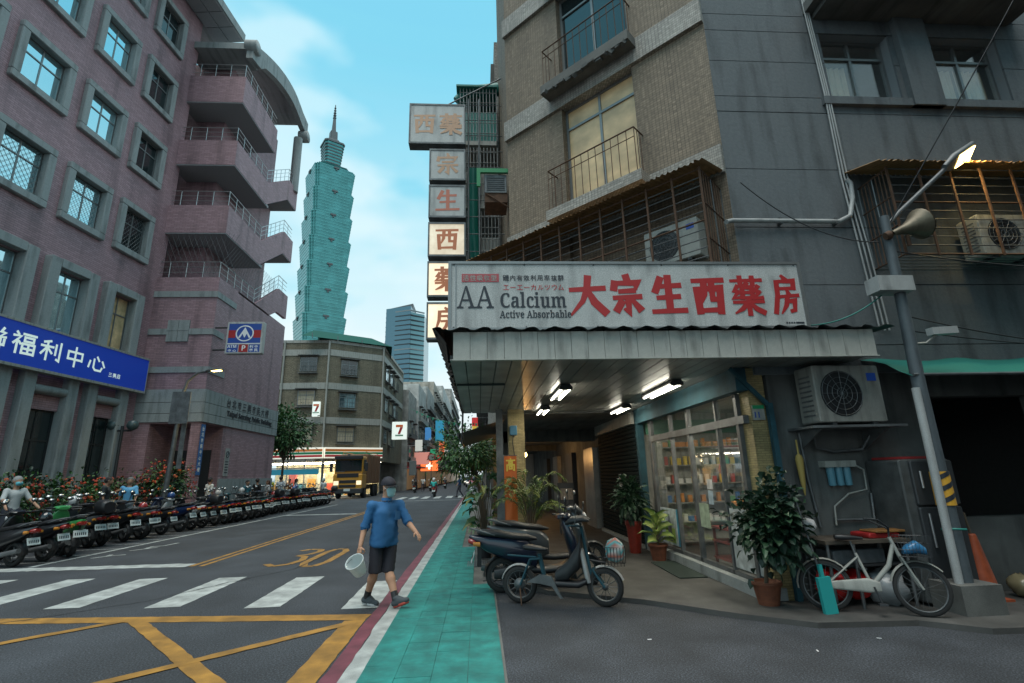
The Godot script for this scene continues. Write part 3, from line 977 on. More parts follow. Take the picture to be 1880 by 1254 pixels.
	var rows := [["活性吸收型", -0.185, 4.035, 0.088, M.off_white], ["體內有效利用率抜群", 0.32, 4.035, 0.088, M.ink_black], ["エーエーカルツウム", 0.32, 3.905, 0.088, M.ink_red]]
	for r in rows:
		for i in r[0].length():
			var m := MB.new()
			glyph(m, r[0][i], Transform3D(Basis(), Vector3(r[1] + i * r[3], r[2], -5.994)), r[3] * 0.86, 0.08, 0.0085)
			part(s, "character", m, r[4])
	for t in [["AA", -0.26, 3.66, 0.41, false], ["Calcium", 0.27, 3.67, 0.27, true], ["Active Absorbable", 0.27, 3.54, 0.128, true]]:
		var o := inst(s, "lettering", text_mesh(t[0], t[3], true, t[4]), M.ink_black, Transform3D(Basis().scaled(Vector3(0.76 if t[0] != "AA" else 0.8, 1, 1)), Vector3(t[1], t[2] - t[3] * 0.22, -5.996)))
	for i in 5:
		var sq := MB.new()
		sq.bb(Vector3(3.97 + i * 0.033, 3.445, -6.0), Vector3(3.99 + i * 0.033 + (0.09 if i == 4 else 0.0), 3.467, -5.996))
		part(s, "maker_mark", sq, M.ink_black)
	for i in 12:
		var rv := MB.new()
		rv.lathe([Vector2(0.0, 0.0), Vector2(0.012, 0.0), Vector2(0.008, 0.008), Vector2(0.0, 0.009)], 6, Transform3D(Basis(Vector3.RIGHT, PI / 2), Vector3(-0.3 + (i / 2) * 0.9, 3.425 if i % 2 else 4.255, -5.998)))
		part(s, "rivet", rv, M.galv)

func tube_light(at: Vector3, label: String, length := 1.15, power := 0.85) -> void:
	var t := thing("fluorescent_light", label, "light", at, "fluorescent lights under the canopy")
	var b := Basis()
	var hs := MB.new()
	hs.xf = Transform3D(b, at)
	hs.rbox(Vector3(0, -0.03, 0), Vector3(0.16, 0.05, length + 0.06), 0.015)
	hs.rbox(Vector3(0, -0.065, length * 0.5), Vector3(0.2, 0.06, 0.05), 0.01)
	hs.rbox(Vector3(0, -0.065, -length * 0.5), Vector3(0.2, 0.06, 0.05), 0.01)
	part(t, "housing", hs, M.dark_steel)
	for sx in [-0.065, 0.065]:
		var tb := MB.new()
		tb.xf = Transform3D(b, at)
		tb.bar(Vector3(sx, -0.085, -length * 0.48), Vector3(sx, -0.085, length * 0.48), 0.014, 8)
		part(t, "tube", tb, M.tube_lit)
	var l := AreaLight3D.new()
	l.name = "glow"
	l.area_size = Vector2(0.2, length)
	l.light_color = Color(1.0, 0.97, 0.88)
	l.light_energy = power
	l.shadow_enabled = true
	l.transform = Transform3D(b * Basis(Vector3.RIGHT, -PI / 2), Vector3(0, -0.11, 0))
	t.add_child(l)

func shop() -> void:
	tube_light(Vector3(1.35, 2.995, -8.25), "twin fluorescent tubes under canopy ceiling nearest the parked scooters")
	tube_light(Vector3(1.35, 2.995, -10.6), "twin fluorescent tubes on canopy ceiling beside the street column", 0.9)
	tube_light(Vector3(3.0, 2.995, -8.1), "long twin fluorescent tubes under canopy beside the blue beam", 1.4)
	tube_light(Vector3(3.0, 2.995, -10.6), "twin fluorescent tubes on canopy ceiling before the dark shutter", 1.0)
	# shop front
	var f := thing("pharmacy_shop", "glazed pharmacy front with blue steel beam and stone sill under the canopy", "shop front", Vector3(3.6, 0.05, -8.6))
	var bm := MB.new()
	bm.bb(Vector3(3.5, 2.68, -11.3), Vector3(3.66, 2.995, -6.6))
	part(f, "beam", bm, M.blue_steel)
	var ps := MB.new()
	ps.bb(Vector3(3.52, 0.06, -11.32), Vector3(3.66, 2.68, -11.18))
	part(f, "post", ps, M.blue_steel)
	var sl := MB.new()
	sl.bb(Vector3(3.5, 0.06, -11.15), Vector3(3.8, 0.2, -6.62))
	part(f, "sill", sl, M.stone)
	var al := MB.new()
	for z in [[-10.75, -10.6], [-9.55, -9.5], [-8.72, -8.64], [-7.62, -7.57], [-6.98, -6.9]]:
		al.bb(Vector3(3.62, 0.2, z[0]), Vector3(3.69, 2.68, z[1]))
	al.bb(Vector3(3.6, 2.25, -10.6), Vector3(3.7, 2.36, -6.72))
	al.bb(Vector3(3.62, 0.2, -10.6), Vector3(3.69, 0.26, -6.72))
	part(f, "frame", al, M.galv)
	for z in [[-10.6, -9.55], [-9.5, -8.72], [-8.64, -7.62], [-7.57, -6.9]]:
		var g := MB.new()
		g.bb(Vector3(3.65, 0.26, z[0]), Vector3(3.658, 2.25, z[1]))
		part(f, "pane", g, M.glass)
		g = MB.new()
		g.bb(Vector3(3.65, 2.36, z[0]), Vector3(3.658, 2.68, z[1]))
		part(f, "pane", g, M.glass)
	var post := [[-10.5, -9.7, 0.3, 0.95, lin(0.6, 0.68, 0.7)], [-9.68, -9.56, 0.3, 0.95, lin(0.05, 0.35, 0.55)], [-8.6, -8.25, 0.75, 1.12, lin(0.45, 0.55, 0.4)], [-7.55, -6.8, 0.3, 1.1, lin(0.55, 0.6, 0.6)], [-8.2, -8.02, 1.35, 1.5, lin(0.7, 0.7, 0.7)], [-8.2, -8.05, 1.12, 1.33, lin(0.5, 0.62, 0.7)]]
	for p in post:
		var o := MB.new()
		o.bb(Vector3(3.64, p[2], p[0]), Vector3(3.648, p[3], p[1]))
		var ob := part(f, "poster", o, mk(p[4], 0.4, {tex = "blotch", scale = 1.5}))
	var fig := MB.new()
	fig.bb(Vector3(3.634, 0.34, -10.3), Vector3(3.6385, 0.6, -9.8))
	part(f, "poster_print", fig, mk(lin(0.35, 0.5, 0.12), 0.4))
	fig = MB.new()
	fig.prism(PackedVector2Array([Vector2(9.95, 0.36), Vector2(10.15, 0.36), Vector2(10.13, 0.7), Vector2(10.09, 0.74), Vector2(10.09, 0.84), Vector2(10.02, 0.84), Vector2(10.02, 0.74), Vector2(9.97, 0.7)]), 0.002, Transform3D(Basis(Vector3(0, 0, -1), Vector3.UP, Vector3(-1, 0, 0)), Vector3(3.633, 0, 0)))
	part(f, "poster_print", fig, mk(lin(0.1, 0.12, 0.16), 0.4))
	# the room behind the glass
	var rm := thing("shop_interior", "pale shop room with green cornice seen through the pharmacy glass", "room", Vector3(6, 0.1, -8.9))
	var w := MB.new()
	w.bb(Vector3(3.8, 0.1, -11.3), Vector3(6.05, 0.14, -6.86))
	part(rm, "floor", w, M.paving)
	w = MB.new()
	w.bb(Vector3(3.67, 2.9, -11.3), Vector3(6.05, 2.955, -6.86))
	part(rm, "ceiling", w, M.off_white)
	w = MB.new()
	w.bb(Vector3(3.67, 0.14, -11.42), Vector3(6.05, 2.9, -11.3))
	w.bb(Vector3(5.97, 0.14, -11.3), Vector3(6.05, 2.9, -6.86))
	w.bb(Vector3(3.72, 0.14, -6.95), Vector3(5.97, 2.9, -6.86))
	part(rm, "wall", w, M.off_white)
	w = MB.new()
	w.bb(Vector3(3.72, 2.45, -11.28), Vector3(5.95, 2.75, -11.2))
	w.bb(Vector3(5.87, 2.45, -11.2), Vector3(5.95, 2.75, -6.96))
	part(rm, "cornice", w, mk(lin(0.06, 0.2, 0.13), 0.5))
	tube_light(Vector3(4.6, 2.895, -8.0), "twin fluorescent tubes lighting the pharmacy room behind the glass", 1.3, 3.0)
	get_child(get_child_count() - 1).set_meta("group", "lights inside the shop")
	# shelf units and what stands on them
	var cols := [[lin(0.75, 0.55, 0.08), "yellow"], [lin(0.7, 0.7, 0.66), "white"], [lin(0.62, 0.25, 0.06), "orange"], [lin(0.08, 0.2, 0.45), "blue"], [lin(0.15, 0.4, 0.18), "green"], [lin(0.5, 0.08, 0.07), "red"]]
	var bxm := []
	for q in cols: bxm.append(mk(q[0], 0.4))
	var bms := []
	for q in [Vector3(0.09, 0.14, 0.07), Vector3(0.13, 0.1, 0.08), Vector3(0.07, 0.18, 0.07)]:
		var m := MB.new()
		m.rbox(Vector3(0, q.y * 0.5, 0), q, 0.006)
		bms.append(m.mesh())
	var units := [[Vector3(4.75, 0.14, -10.98), 0.0, 1.7], [Vector3(5.68, 0.14, -9.9), PI / 2, 1.7], [Vector3(5.68, 0.14, -8.05), PI / 2, 1.9], [Vector3(4.55, 0.14, -8.6), PI / 2, 1.1]]
	for ui in units.size():
		var u: Array = units[ui]
		var low := ui == 3
		var s := thing("shelf_unit", ["pale shelf unit against the end wall of the pharmacy room", "pale shelf unit next to the corner on the pharmacy back wall", "long pale shelf unit on the back wall of the pharmacy room", "low glass topped counter display inside the pharmacy"][ui], "shelf", u[0])
		var bs := Basis(Vector3.UP, -u[1])
		var x := Transform3D(bs, u[0])
		var hw: float = u[2] * 0.5
		var hh := 0.9 if low else 2.15
		var fr := MB.new()
		fr.xf = x
		for sx in [-hw, hw - 0.03]: fr.bb(Vector3(sx, 0, -0.16), Vector3(sx + 0.03, hh, 0.16))
		fr.bb(Vector3(-hw + 0.03, 0, -0.16), Vector3(hw - 0.03, hh, -0.14))
		part(s, "frame", fr, M.off_white)
		for r in (3 if low else 6):
			var sh := MB.new()
			sh.xf = x
			var yy := 0.08 + r * 0.38
			sh.bb(Vector3(-hw + 0.03, yy, -0.14), Vector3(hw - 0.03, yy + 0.022, 0.16))
			part(s, "shelf", sh, M.off_white)
			if r < 1 and not low: continue
			var px := -hw + 0.1
			while px < hw - 0.1:
				var ci: int = rng.randi() % 6 if rng.randf() < 0.5 else [0, 1, 2, 1, 0, 2][(r + ui) % 6]
				var o := MeshInstance3D.new()
				o.mesh = bms[rng.randi() % 3]
				o.material_override = bxm[ci]
				o.name = numbered("medicine_box")
				add_child(o)
				o.transform = Transform3D(bs * Basis(Vector3.UP, rng.randf_range(-0.1, 0.1)), x * Vector3(px, yy + 0.023, 0.06))
				o.set_meta("label", "small %s packet on the shelves behind the pharmacy glass" % cols[ci][1])
				o.set_meta("category", "packet")
				o.set_meta("group", "%s packets on the pharmacy shelves" % cols[ci][1])
				px += rng.randf_range(0.11, 0.18)
	var st := thing("display_stool", "dark red wooden stool rack standing just inside the pharmacy door", "rack", Vector3(3.95, 0.14, -8.2))
	var sm := MB.new()
	for p in [[-0.15, -0.3], [0.15, -0.3], [-0.15, 0.3], [0.15, 0.3]]: sm.box(Vector3(3.95 + p[0], 0.44, -8.2 + p[1]), Vector3(0.035, 0.6, 0.035))
	part(st, "leg", sm, mk(lin(0.16, 0.02, 0.015), 0.5))
	for yy in [0.3, 0.55, 0.75]:
		sm = MB.new()
		sm.box(Vector3(3.95, yy, -8.2), Vector3(0.36, 0.03, 0.68))
		part(st, "shelf", sm, mk(lin(0.2, 0.025, 0.02), 0.5))
	# roller shutter further along
	var sh := thing("roller_shutter", "dark green closed roller shutter between the glass front and the inner doorway", "shutter", Vector3(3.55, 0.05, -13))
	for i in 27:
		var q := MB.new()
		q.hull([[-11.36, 0.18 + i * 0.095, 0.046, 0.02, 0.0], [-15.05, 0.18 + i * 0.095, 0.046, 0.02, 0.0]], 8)
		var mm := part(sh, "slat", q, M.shutter)
		mm.transform = Transform3D(Basis(Vector3(0, 0, 1), Vector3.UP, Vector3(-1, 0, 0)), Vector3(3.54, 0, 0) - sh.position)
	var bx := MB.new()
	bx.bb(Vector3(3.44, 2.7, -15.06), Vector3(3.62, 2.96, -11.34))
	part(sh, "housing", bx, M.off_white)
	var kk := MB.new()
	kk.bb(Vector3(3.46, 0.06, -15.06), Vector3(3.7, 0.135, -11.34))
	part(sh, "threshold", kk, M.off_white)
	bx = MB.new()
	bx.bb(Vector3(3.62, 0.06, -15.1), Vector3(3.68, 2.7, -11.34))
	part(sh, "backing", bx, M.inner)
	var nt := MB.new()
	nt.bb(Vector3(3.5, 1.25, -12.95), Vector3(3.512, 1.6, -12.75))
	part(sh, "paper_notice", nt, M.sign_white)
	var mt := thing("door_mat", "dark green rubber mat on the arcade floor before the glass front", "mat", Vector3(3.3, 0.06, -8.9))
	var mm := MB.new()
	mm.prism(PackedVector2Array([Vector2(3.02, -8.15), Vector2(3.46, -8.15), Vector2(3.5, -9.65), Vector2(3.06, -9.6)]), 0.012, Transform3D(Basis(Vector3(1, 0, 0), Vector3(0, 0, 1), Vector3(0, -1, 0)), Vector3(0, 0.075, 0)))
	part(mt, "sheet", mm, mk(lin(0.03, 0.055, 0.045), 0.8, {tex = "grain", scale = 3.0}))

func ac_unit(at: Transform3D, s: Vector3, label: String, body: Material) -> Node3D:
	var t := thing("air_conditioner", label, "air conditioner", at.origin)
	var m := MB.new()
	m.xf = at
	m.rbox(Vector3(0, s.y * 0.5, 0), s, 0.025)
	part(t, "casing", m, body)
	m = MB.new()
	m.xf = at
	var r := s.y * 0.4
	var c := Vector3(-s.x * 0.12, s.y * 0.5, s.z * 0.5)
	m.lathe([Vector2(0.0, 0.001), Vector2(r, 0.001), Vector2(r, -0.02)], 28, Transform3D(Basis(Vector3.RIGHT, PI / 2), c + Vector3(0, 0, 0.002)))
	part(t, "fan_disc", m, M.plastic_black)  # black plastic fan as a flat disc, shade of its hollow in the colour
	m = MB.new()
	m.xf = at
	for k in 4:
		var q := r * (k + 1) / 4.2
		var pts := []
		for i in 25: pts.append(c + Vector3(cos(TAU * i / 24) * q, sin(TAU * i / 24) * q, 0.012))
		m.tube(pts, 0.004, 4)
	for i in 12:
		m.bar(c + Vector3(0, 0, 0.014), c + Vector3(cos(TAU * i / 12) * r, sin(TAU * i / 12) * r, 0.014), 0.003)
	for i in 9:
		m.bb(Vector3(-s.x * 0.5 - 0.004, s.y * (0.12 + i * 0.085), -s.z * 0.3), Vector3(-s.x * 0.5 + 0.002, s.y * (0.12 + i * 0.085) + 0.02, s.z * 0.3))
	part(t, "grille", m, M.galv)
	m = MB.new()
	m.xf = at
	m.bb(Vector3(s.x * 0.3, s.y * 0.72, s.z * 0.5), Vector3(s.x * 0.44, s.y * 0.86, s.z * 0.5 + 0.003))
	part(t, "badge", m, M.ink_blue)
	m = MB.new()
	m.xf = at
	for sx in [-0.3, 0.3]: m.bb(Vector3(s.x * sx - 0.03, -0.035, -s.z * 0.5), Vector3(s.x * sx + 0.03, 0.0, s.z * 0.5))
	part(t, "foot", m, M.dark_steel)
	return t

# a barred cage hung on a wall; xf: x along the wall, z outward
func window_cage(xf: Transform3D, x0: float, x1: float, y0: float, y1: float, d: float, label: String, posts: int) -> void:
	var t := thing("window_cage", label, "window cage", xf * Vector3((x0 + x1) * 0.5, y0, 0))
	var n := int((y1 - y0) / 0.125)
	for i in n + 1:
		var y := y0 + (y1 - y0) * i / n
		var m := MB.new()
		m.xf = xf
		m.bar(Vector3(x0, y, d), Vector3(x1, y, d), 0.009 if i % 6 else 0.015)
		part(t, "bar", m, M.rust if i % 6 == 0 else M.galv)
	for i in posts + 1:
		var x := x0 + (x1 - x0) * i / posts
		var m := MB.new()
		m.xf = xf
		m.box(Vector3(x, (y0 + y1) * 0.5, d + 0.012), Vector3(0.03, y1 - y0 + 0.05, 0.02))
		part(t, "post", m, M.rust)
	for x in [x0, x1]:
		for i in 9:
			var m := MB.new()
			m.xf = xf
			var z := d * i / 8.0
			m.bar(Vector3(x, y0, z), Vector3(x, y1, z), 0.009)
			part(t, "bar", m, M.rust if i % 4 else M.galv)
		for k in 4:
			var m := MB.new()
			m.xf = xf
			var y := y0 + (y1 - y0) * k / 3.0
			m.bar(Vector3(x, y, 0), Vector3(x, y, d), 0.012)
			part(t, "bar", m, M.rust)
	var fl := MB.new()
	fl.xf = xf
	for i in 6:
		fl.bar(Vector3(x0, y0, d * i / 5.0), Vector3(x1, y0, d * i / 5.0), 0.008)
	part(t, "floor_grid", fl, M.galv)
	var rf := MB.new()
	rf.xf = xf
	var a := PackedVector3Array()
	var b := PackedVector3Array()
	var k := int((x1 - x0 + 0.3) / 0.02)
	for i in k + 1:
		var x := x0 - 0.2 + i * 0.02
		var w := 0.014 * sin(i * 1.5)
		var rag := rng.randf_range(-0.03, 0.04)
		a.push_back(Vector3(x, y1 + 0.27 + w, 0.0)); b.push_back(Vector3(x, y1 + 0.05 + w - rag * 0.3, d + 0.14 + rag))
	rf.rings_mesh([b, a], false, false)
	part(t, "roof_sheet", rf, M.rust_sheet)

func cages_and_wall_units() -> void:
	var cf := chamfer_frame()
	window_cage(cf, -0.2, 4.38, 4.2, 5.8, 0.78, "rusty window cage with ragged sheet roof above the white sign", 11)
	var gx := Transform3D(Basis(), Vector3(0, 0, -6.6))
	window_cage(gx, 5.88, 10.2, 4.45, 5.78, 0.55, "dark window cage on the grey wall behind the street lamp", 9)
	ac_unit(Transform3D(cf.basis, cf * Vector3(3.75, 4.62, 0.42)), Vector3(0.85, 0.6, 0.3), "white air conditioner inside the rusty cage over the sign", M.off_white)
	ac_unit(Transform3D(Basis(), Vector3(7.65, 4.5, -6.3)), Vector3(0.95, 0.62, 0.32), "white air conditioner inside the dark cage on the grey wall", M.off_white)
	var sh := thing("wall_shelf", "steel bracket shelf on the alley wall carrying the big air conditioner", "shelf", Vector3(4.75, 2.1, -6.6))
	var m := MB.new()
	m.bb(Vector3(4.15, 2.12, -6.63), Vector3(5.4, 2.15, -6.1))
	part(sh, "plate", m, M.galv)
	m = MB.new()
	for x in [4.3, 5.2]: m.prism(PackedVector2Array([Vector2(0, 0), Vector2(0.5, 0), Vector2(0, -0.26)]), 0.02, Transform3D(Basis(Vector3(0, 0, 1), Vector3.UP, Vector3(-1, 0, 0)), Vector3(x, 2.12, -6.63)))
	part(sh, "bracket", m, M.galv)
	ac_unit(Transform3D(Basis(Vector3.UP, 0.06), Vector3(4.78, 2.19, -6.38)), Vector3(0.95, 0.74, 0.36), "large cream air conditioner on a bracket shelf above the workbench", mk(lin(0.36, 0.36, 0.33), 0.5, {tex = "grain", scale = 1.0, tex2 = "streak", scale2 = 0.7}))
	# window unit with a green frame on the street side
	var wa := thing("window_air_conditioner", "small window air conditioner with green bracket at the building edge", "air conditioner", Vector3(0.45, 7.6, -10.4))
	m = MB.new()
	m.rbox(Vector3(0.42, 7.95, -10.3), Vector3(0.5, 0.46, 0.6), 0.02)
	part(wa, "casing", m, M.galv)
	m = MB.new()
	for i in 7: m.bb(Vector3(0.22, 7.78 + i * 0.05, -10.0), Vector3(0.62, 7.8 + i * 0.05, -9.99))
	part(wa, "louvre", m, M.dark_steel)
	m = MB.new()
	m.bb(Vector3(0.0, 8.2, -10.0), Vector3(0.72, 8.3, -9.94))
	m.bb(Vector3(0.0, 7.85, -10.0), Vector3(0.08, 8.2, -9.94))
	part(wa, "bracket", m, mk(lin(0.01, 0.2, 0.07), 0.5))
	m = MB.new()
	m.bb(Vector3(0.18, 7.5, -10.6), Vector3(0.68, 7.72, -10.02))
	m.bar(Vector3(0.2, 7.7, -10.0), Vector3(0.72, 7.35, -10.0), 0.015)
	part(wa, "support", m, M.rust)

func street_signs() -> void:
	# vertical stack of light boxes over the pavement
	var chars := ["西藥", "宗", "生", "西", "藥", "房"]
	var desc := ["wide faded light box lettered with two characters topping the vertical sign stack", "faded square light box below the wide top box of the vertical stack", "square light box with a red faded character third in the vertical stack", "glowing square light box with orange character above the half hidden ones", "glowing light box half hidden behind the left end of the long sign", "lowest glowing light box hanging beside the canopy corner"]
	for i in 6:
		var y0 := 10.42 - i * 1.13 if i > 0 else 10.42
		if i > 0: y0 = 10.4 - i * 1.1
		var x0 := -1.84 if i == 0 else -1.27
		var x1 := -0.3
		var hh := 1.28 if i == 0 else 0.96
		var t := thing("light_box_sign", desc[i], "sign", Vector3(x0, y0, -12))
		var c := MB.new()
		for e in [[x0, y0, x1, y0 + 0.05], [x0, y0 + hh - 0.05, x1, y0 + hh], [x0, y0 + 0.05, x0 + 0.04, y0 + hh - 0.05], [x1 - 0.04, y0 + 0.05, x1, y0 + hh - 0.05]]:
			c.bb(Vector3(e[0], e[1], -12.32), Vector3(e[2], e[3], -12.0))
		c.bb(Vector3(x0 + 0.04, y0 + 0.05, -12.3), Vector3(x1 - 0.04, y0 + hh - 0.05, -12.25))
		part(t, "case", c, M.galv)
		var f := MB.new()
		f.bb(Vector3(x0 + 0.04, y0 + 0.05, -12.04), Vector3(x1 - 0.04, y0 + hh - 0.05, -12.015))
		var mt: Material = M.sign_white
		if i >= 3: mt = mk(lin(0.82, 0.78, 0.68), 0.4, {tex = "blotch", scale = 0.5, emit = Color(1.0, 0.9, 0.74), power = [0.0, 0.0, 0.0, 0.3, 0.55, 0.55][i]})
		part(t, "face", f, mt)
		var s: String = chars[i]
		for k in s.length():
			var m := MB.new()
			glyph(m, s[k], Transform3D(Basis(), Vector3(x0 + (0.1 if i == 0 else 0.17) + k * 0.72, y0 + (0.3 if i == 0 else 0.16), -12.012)), 0.64, 0.68 if i == 0 else 0.66, 0.08, true)
			part(t, "character", m, [M.ink_faded, M.ink_faded, mk(lin(0.5, 0.16, 0.1), 0.5), M.ink_orange, M.ink_orange, M.ink_orange][i])
	var fr := thing("sign_frame", "thin steel ladder frame holding the vertical light boxes to the wall", "frame", Vector3(0, 4.5, -12.1))
	for x in [-0.24, 0.05]:
		var m := MB.new()
		m.bar(Vector3(x, 4.6, -12.15), Vector3(x + 0.03, 12.0, -12.15), 0.025, 6)
		part(fr, "upright", m, M.galv)
	for i in 15:
		var m := MB.new()
		m.bar(Vector3(-0.3, 4.8 + i * 0.5, -12.15), Vector3(0.72, 4.8 + i * 0.5, -12.15), 0.014)
		part(fr, "rung", m, M.galv)
	var m2 := MB.new()
	m2.bar(Vector3(-0.8, 11.75, -12.1), Vector3(0.72, 12.6, -12.0), 0.02, 6)
	part(fr, "stay", m2, M.galv)
	# the neighbour house along the street with its enclosed balconies
	var nb := thing("neighbour_house", "narrow grey tiled house with white barred balcony stack behind the light boxes", "building", Vector3(3, 0, -22))
	var w := MB.new()
	w.bb(Vector3(0.62, 3.13, -34), Vector3(9, 15.9, -14.0))
	part(nb, "wall", w, M.white_mosaic)
	w = MB.new()
	w.bb(Vector3(0.5, 12.2, -16.5), Vector3(0.62, 15.0, -14.0))
	w.bb(Vector3(0.55, 3.13, -14.3), Vector3(0.62, 12.2, -14.0))
	part(nb, "pilaster", w, M.concrete)
	for k in 3:
		var y0 := 7.0 + k * 2.1
		var p := MB.new()
		p.bb(Vector3(-0.55 + k * 0.05, y0, -16.5), Vector3(0.6, y0 + 0.14, -13.1))
		var bl := part(nb, "balcony", p, M.off_white)
		p = MB.new()
		p.bb(Vector3(-0.5 + k * 0.05, y0 + 0.14, -16.4), Vector3(-0.46 + k * 0.05, y0 + 1.9, -13.16))
		p.bb(Vector3(-0.46 + k * 0.05, y0 + 0.14, -13.22), Vector3(0.6, y0 + 1.2, -13.16))
		part(bl, "screen", p, M.off_white if k < 2 else M.teal_tarp)
		for i in 12:
			p = MB.new()
			p.bar(Vector3(-0.48 + i * 0.1, y0 + 0.14, -13.1), Vector3(-0.48 + i * 0.1, y0 + 2.0, -13.1), 0.012)
			part(bl, "bar", p, M.white_paint)
		for i in 5:
			p = MB.new()
			p.bar(Vector3(-0.5, y0 + 0.4 + i * 0.36, -13.09), Vector3(0.62, y0 + 0.4 + i * 0.36, -13.09), 0.014)
			part(bl, "bar", p, M.white_paint)
	var rf := MB.new()
	rf.tube([Vector3(-0.62, 13.0, -13.4), Vector3(-0.3, 13.3, -13.4), Vector3(0.7, 13.45, -13.4)], [0.12, 0.2, 0.2], 8)
	rf.bb(Vector3(-0.6, 13.2, -16.5), Vector3(0.65, 13.26, -13.0))
	part(nb, "roof_sheet", rf, M.teal_tarp)
	var dk := MB.new()
	dk.tube([Vector3(-0.1, 10.2, -12.9), Vector3(-0.12, 8.4, -12.9), Vector3(-0.02, 7.0, -12.9), Vector3(0.1, 5.6, -12.9)], 0.16, 10)
	part(nb, "green_duct", dk, mk(lin(0.0, 0.16, 0.12), 0.4))

func lamp_head(parent: Node3D, at: Transform3D, light_energy: float) -> void:
	var m := MB.new()
	m.xf = at
	m.hull([[-0.3, 0.0, 0.035, 0.05, 0.0, 0.6], [-0.12, 0.01, 0.05, 0.13, 0.0, 0.5], [0.3, 0.01, 0.04, 0.14, 0.0, 0.5], [0.36, 0.0, 0.02, 0.1, 0.0, 0.5]], 14)
	part(parent, "lamp_head", m, M.galv)
	m = MB.new()
	m.xf = at
	m.bb(Vector3(-0.06, -0.045, -0.1), Vector3(0.28, -0.036, 0.1))
	part(parent, "lamp_glass", m, M.lamp_lit)
	var l := AreaLight3D.new()
	l.name = "glow"
	l.area_size = Vector2(0.34, 0.2)
	l.light_color = Color(1.0, 0.86, 0.55)
	l.light_energy = light_energy
	l.shadow_enabled = true
	var bs := at.basis * Basis(Vector3.RIGHT, -PI / 2)
	l.transform = Transform3D(bs, at * Vector3(0.11, -0.06, 0) - parent.position)
	parent.add_child(l)

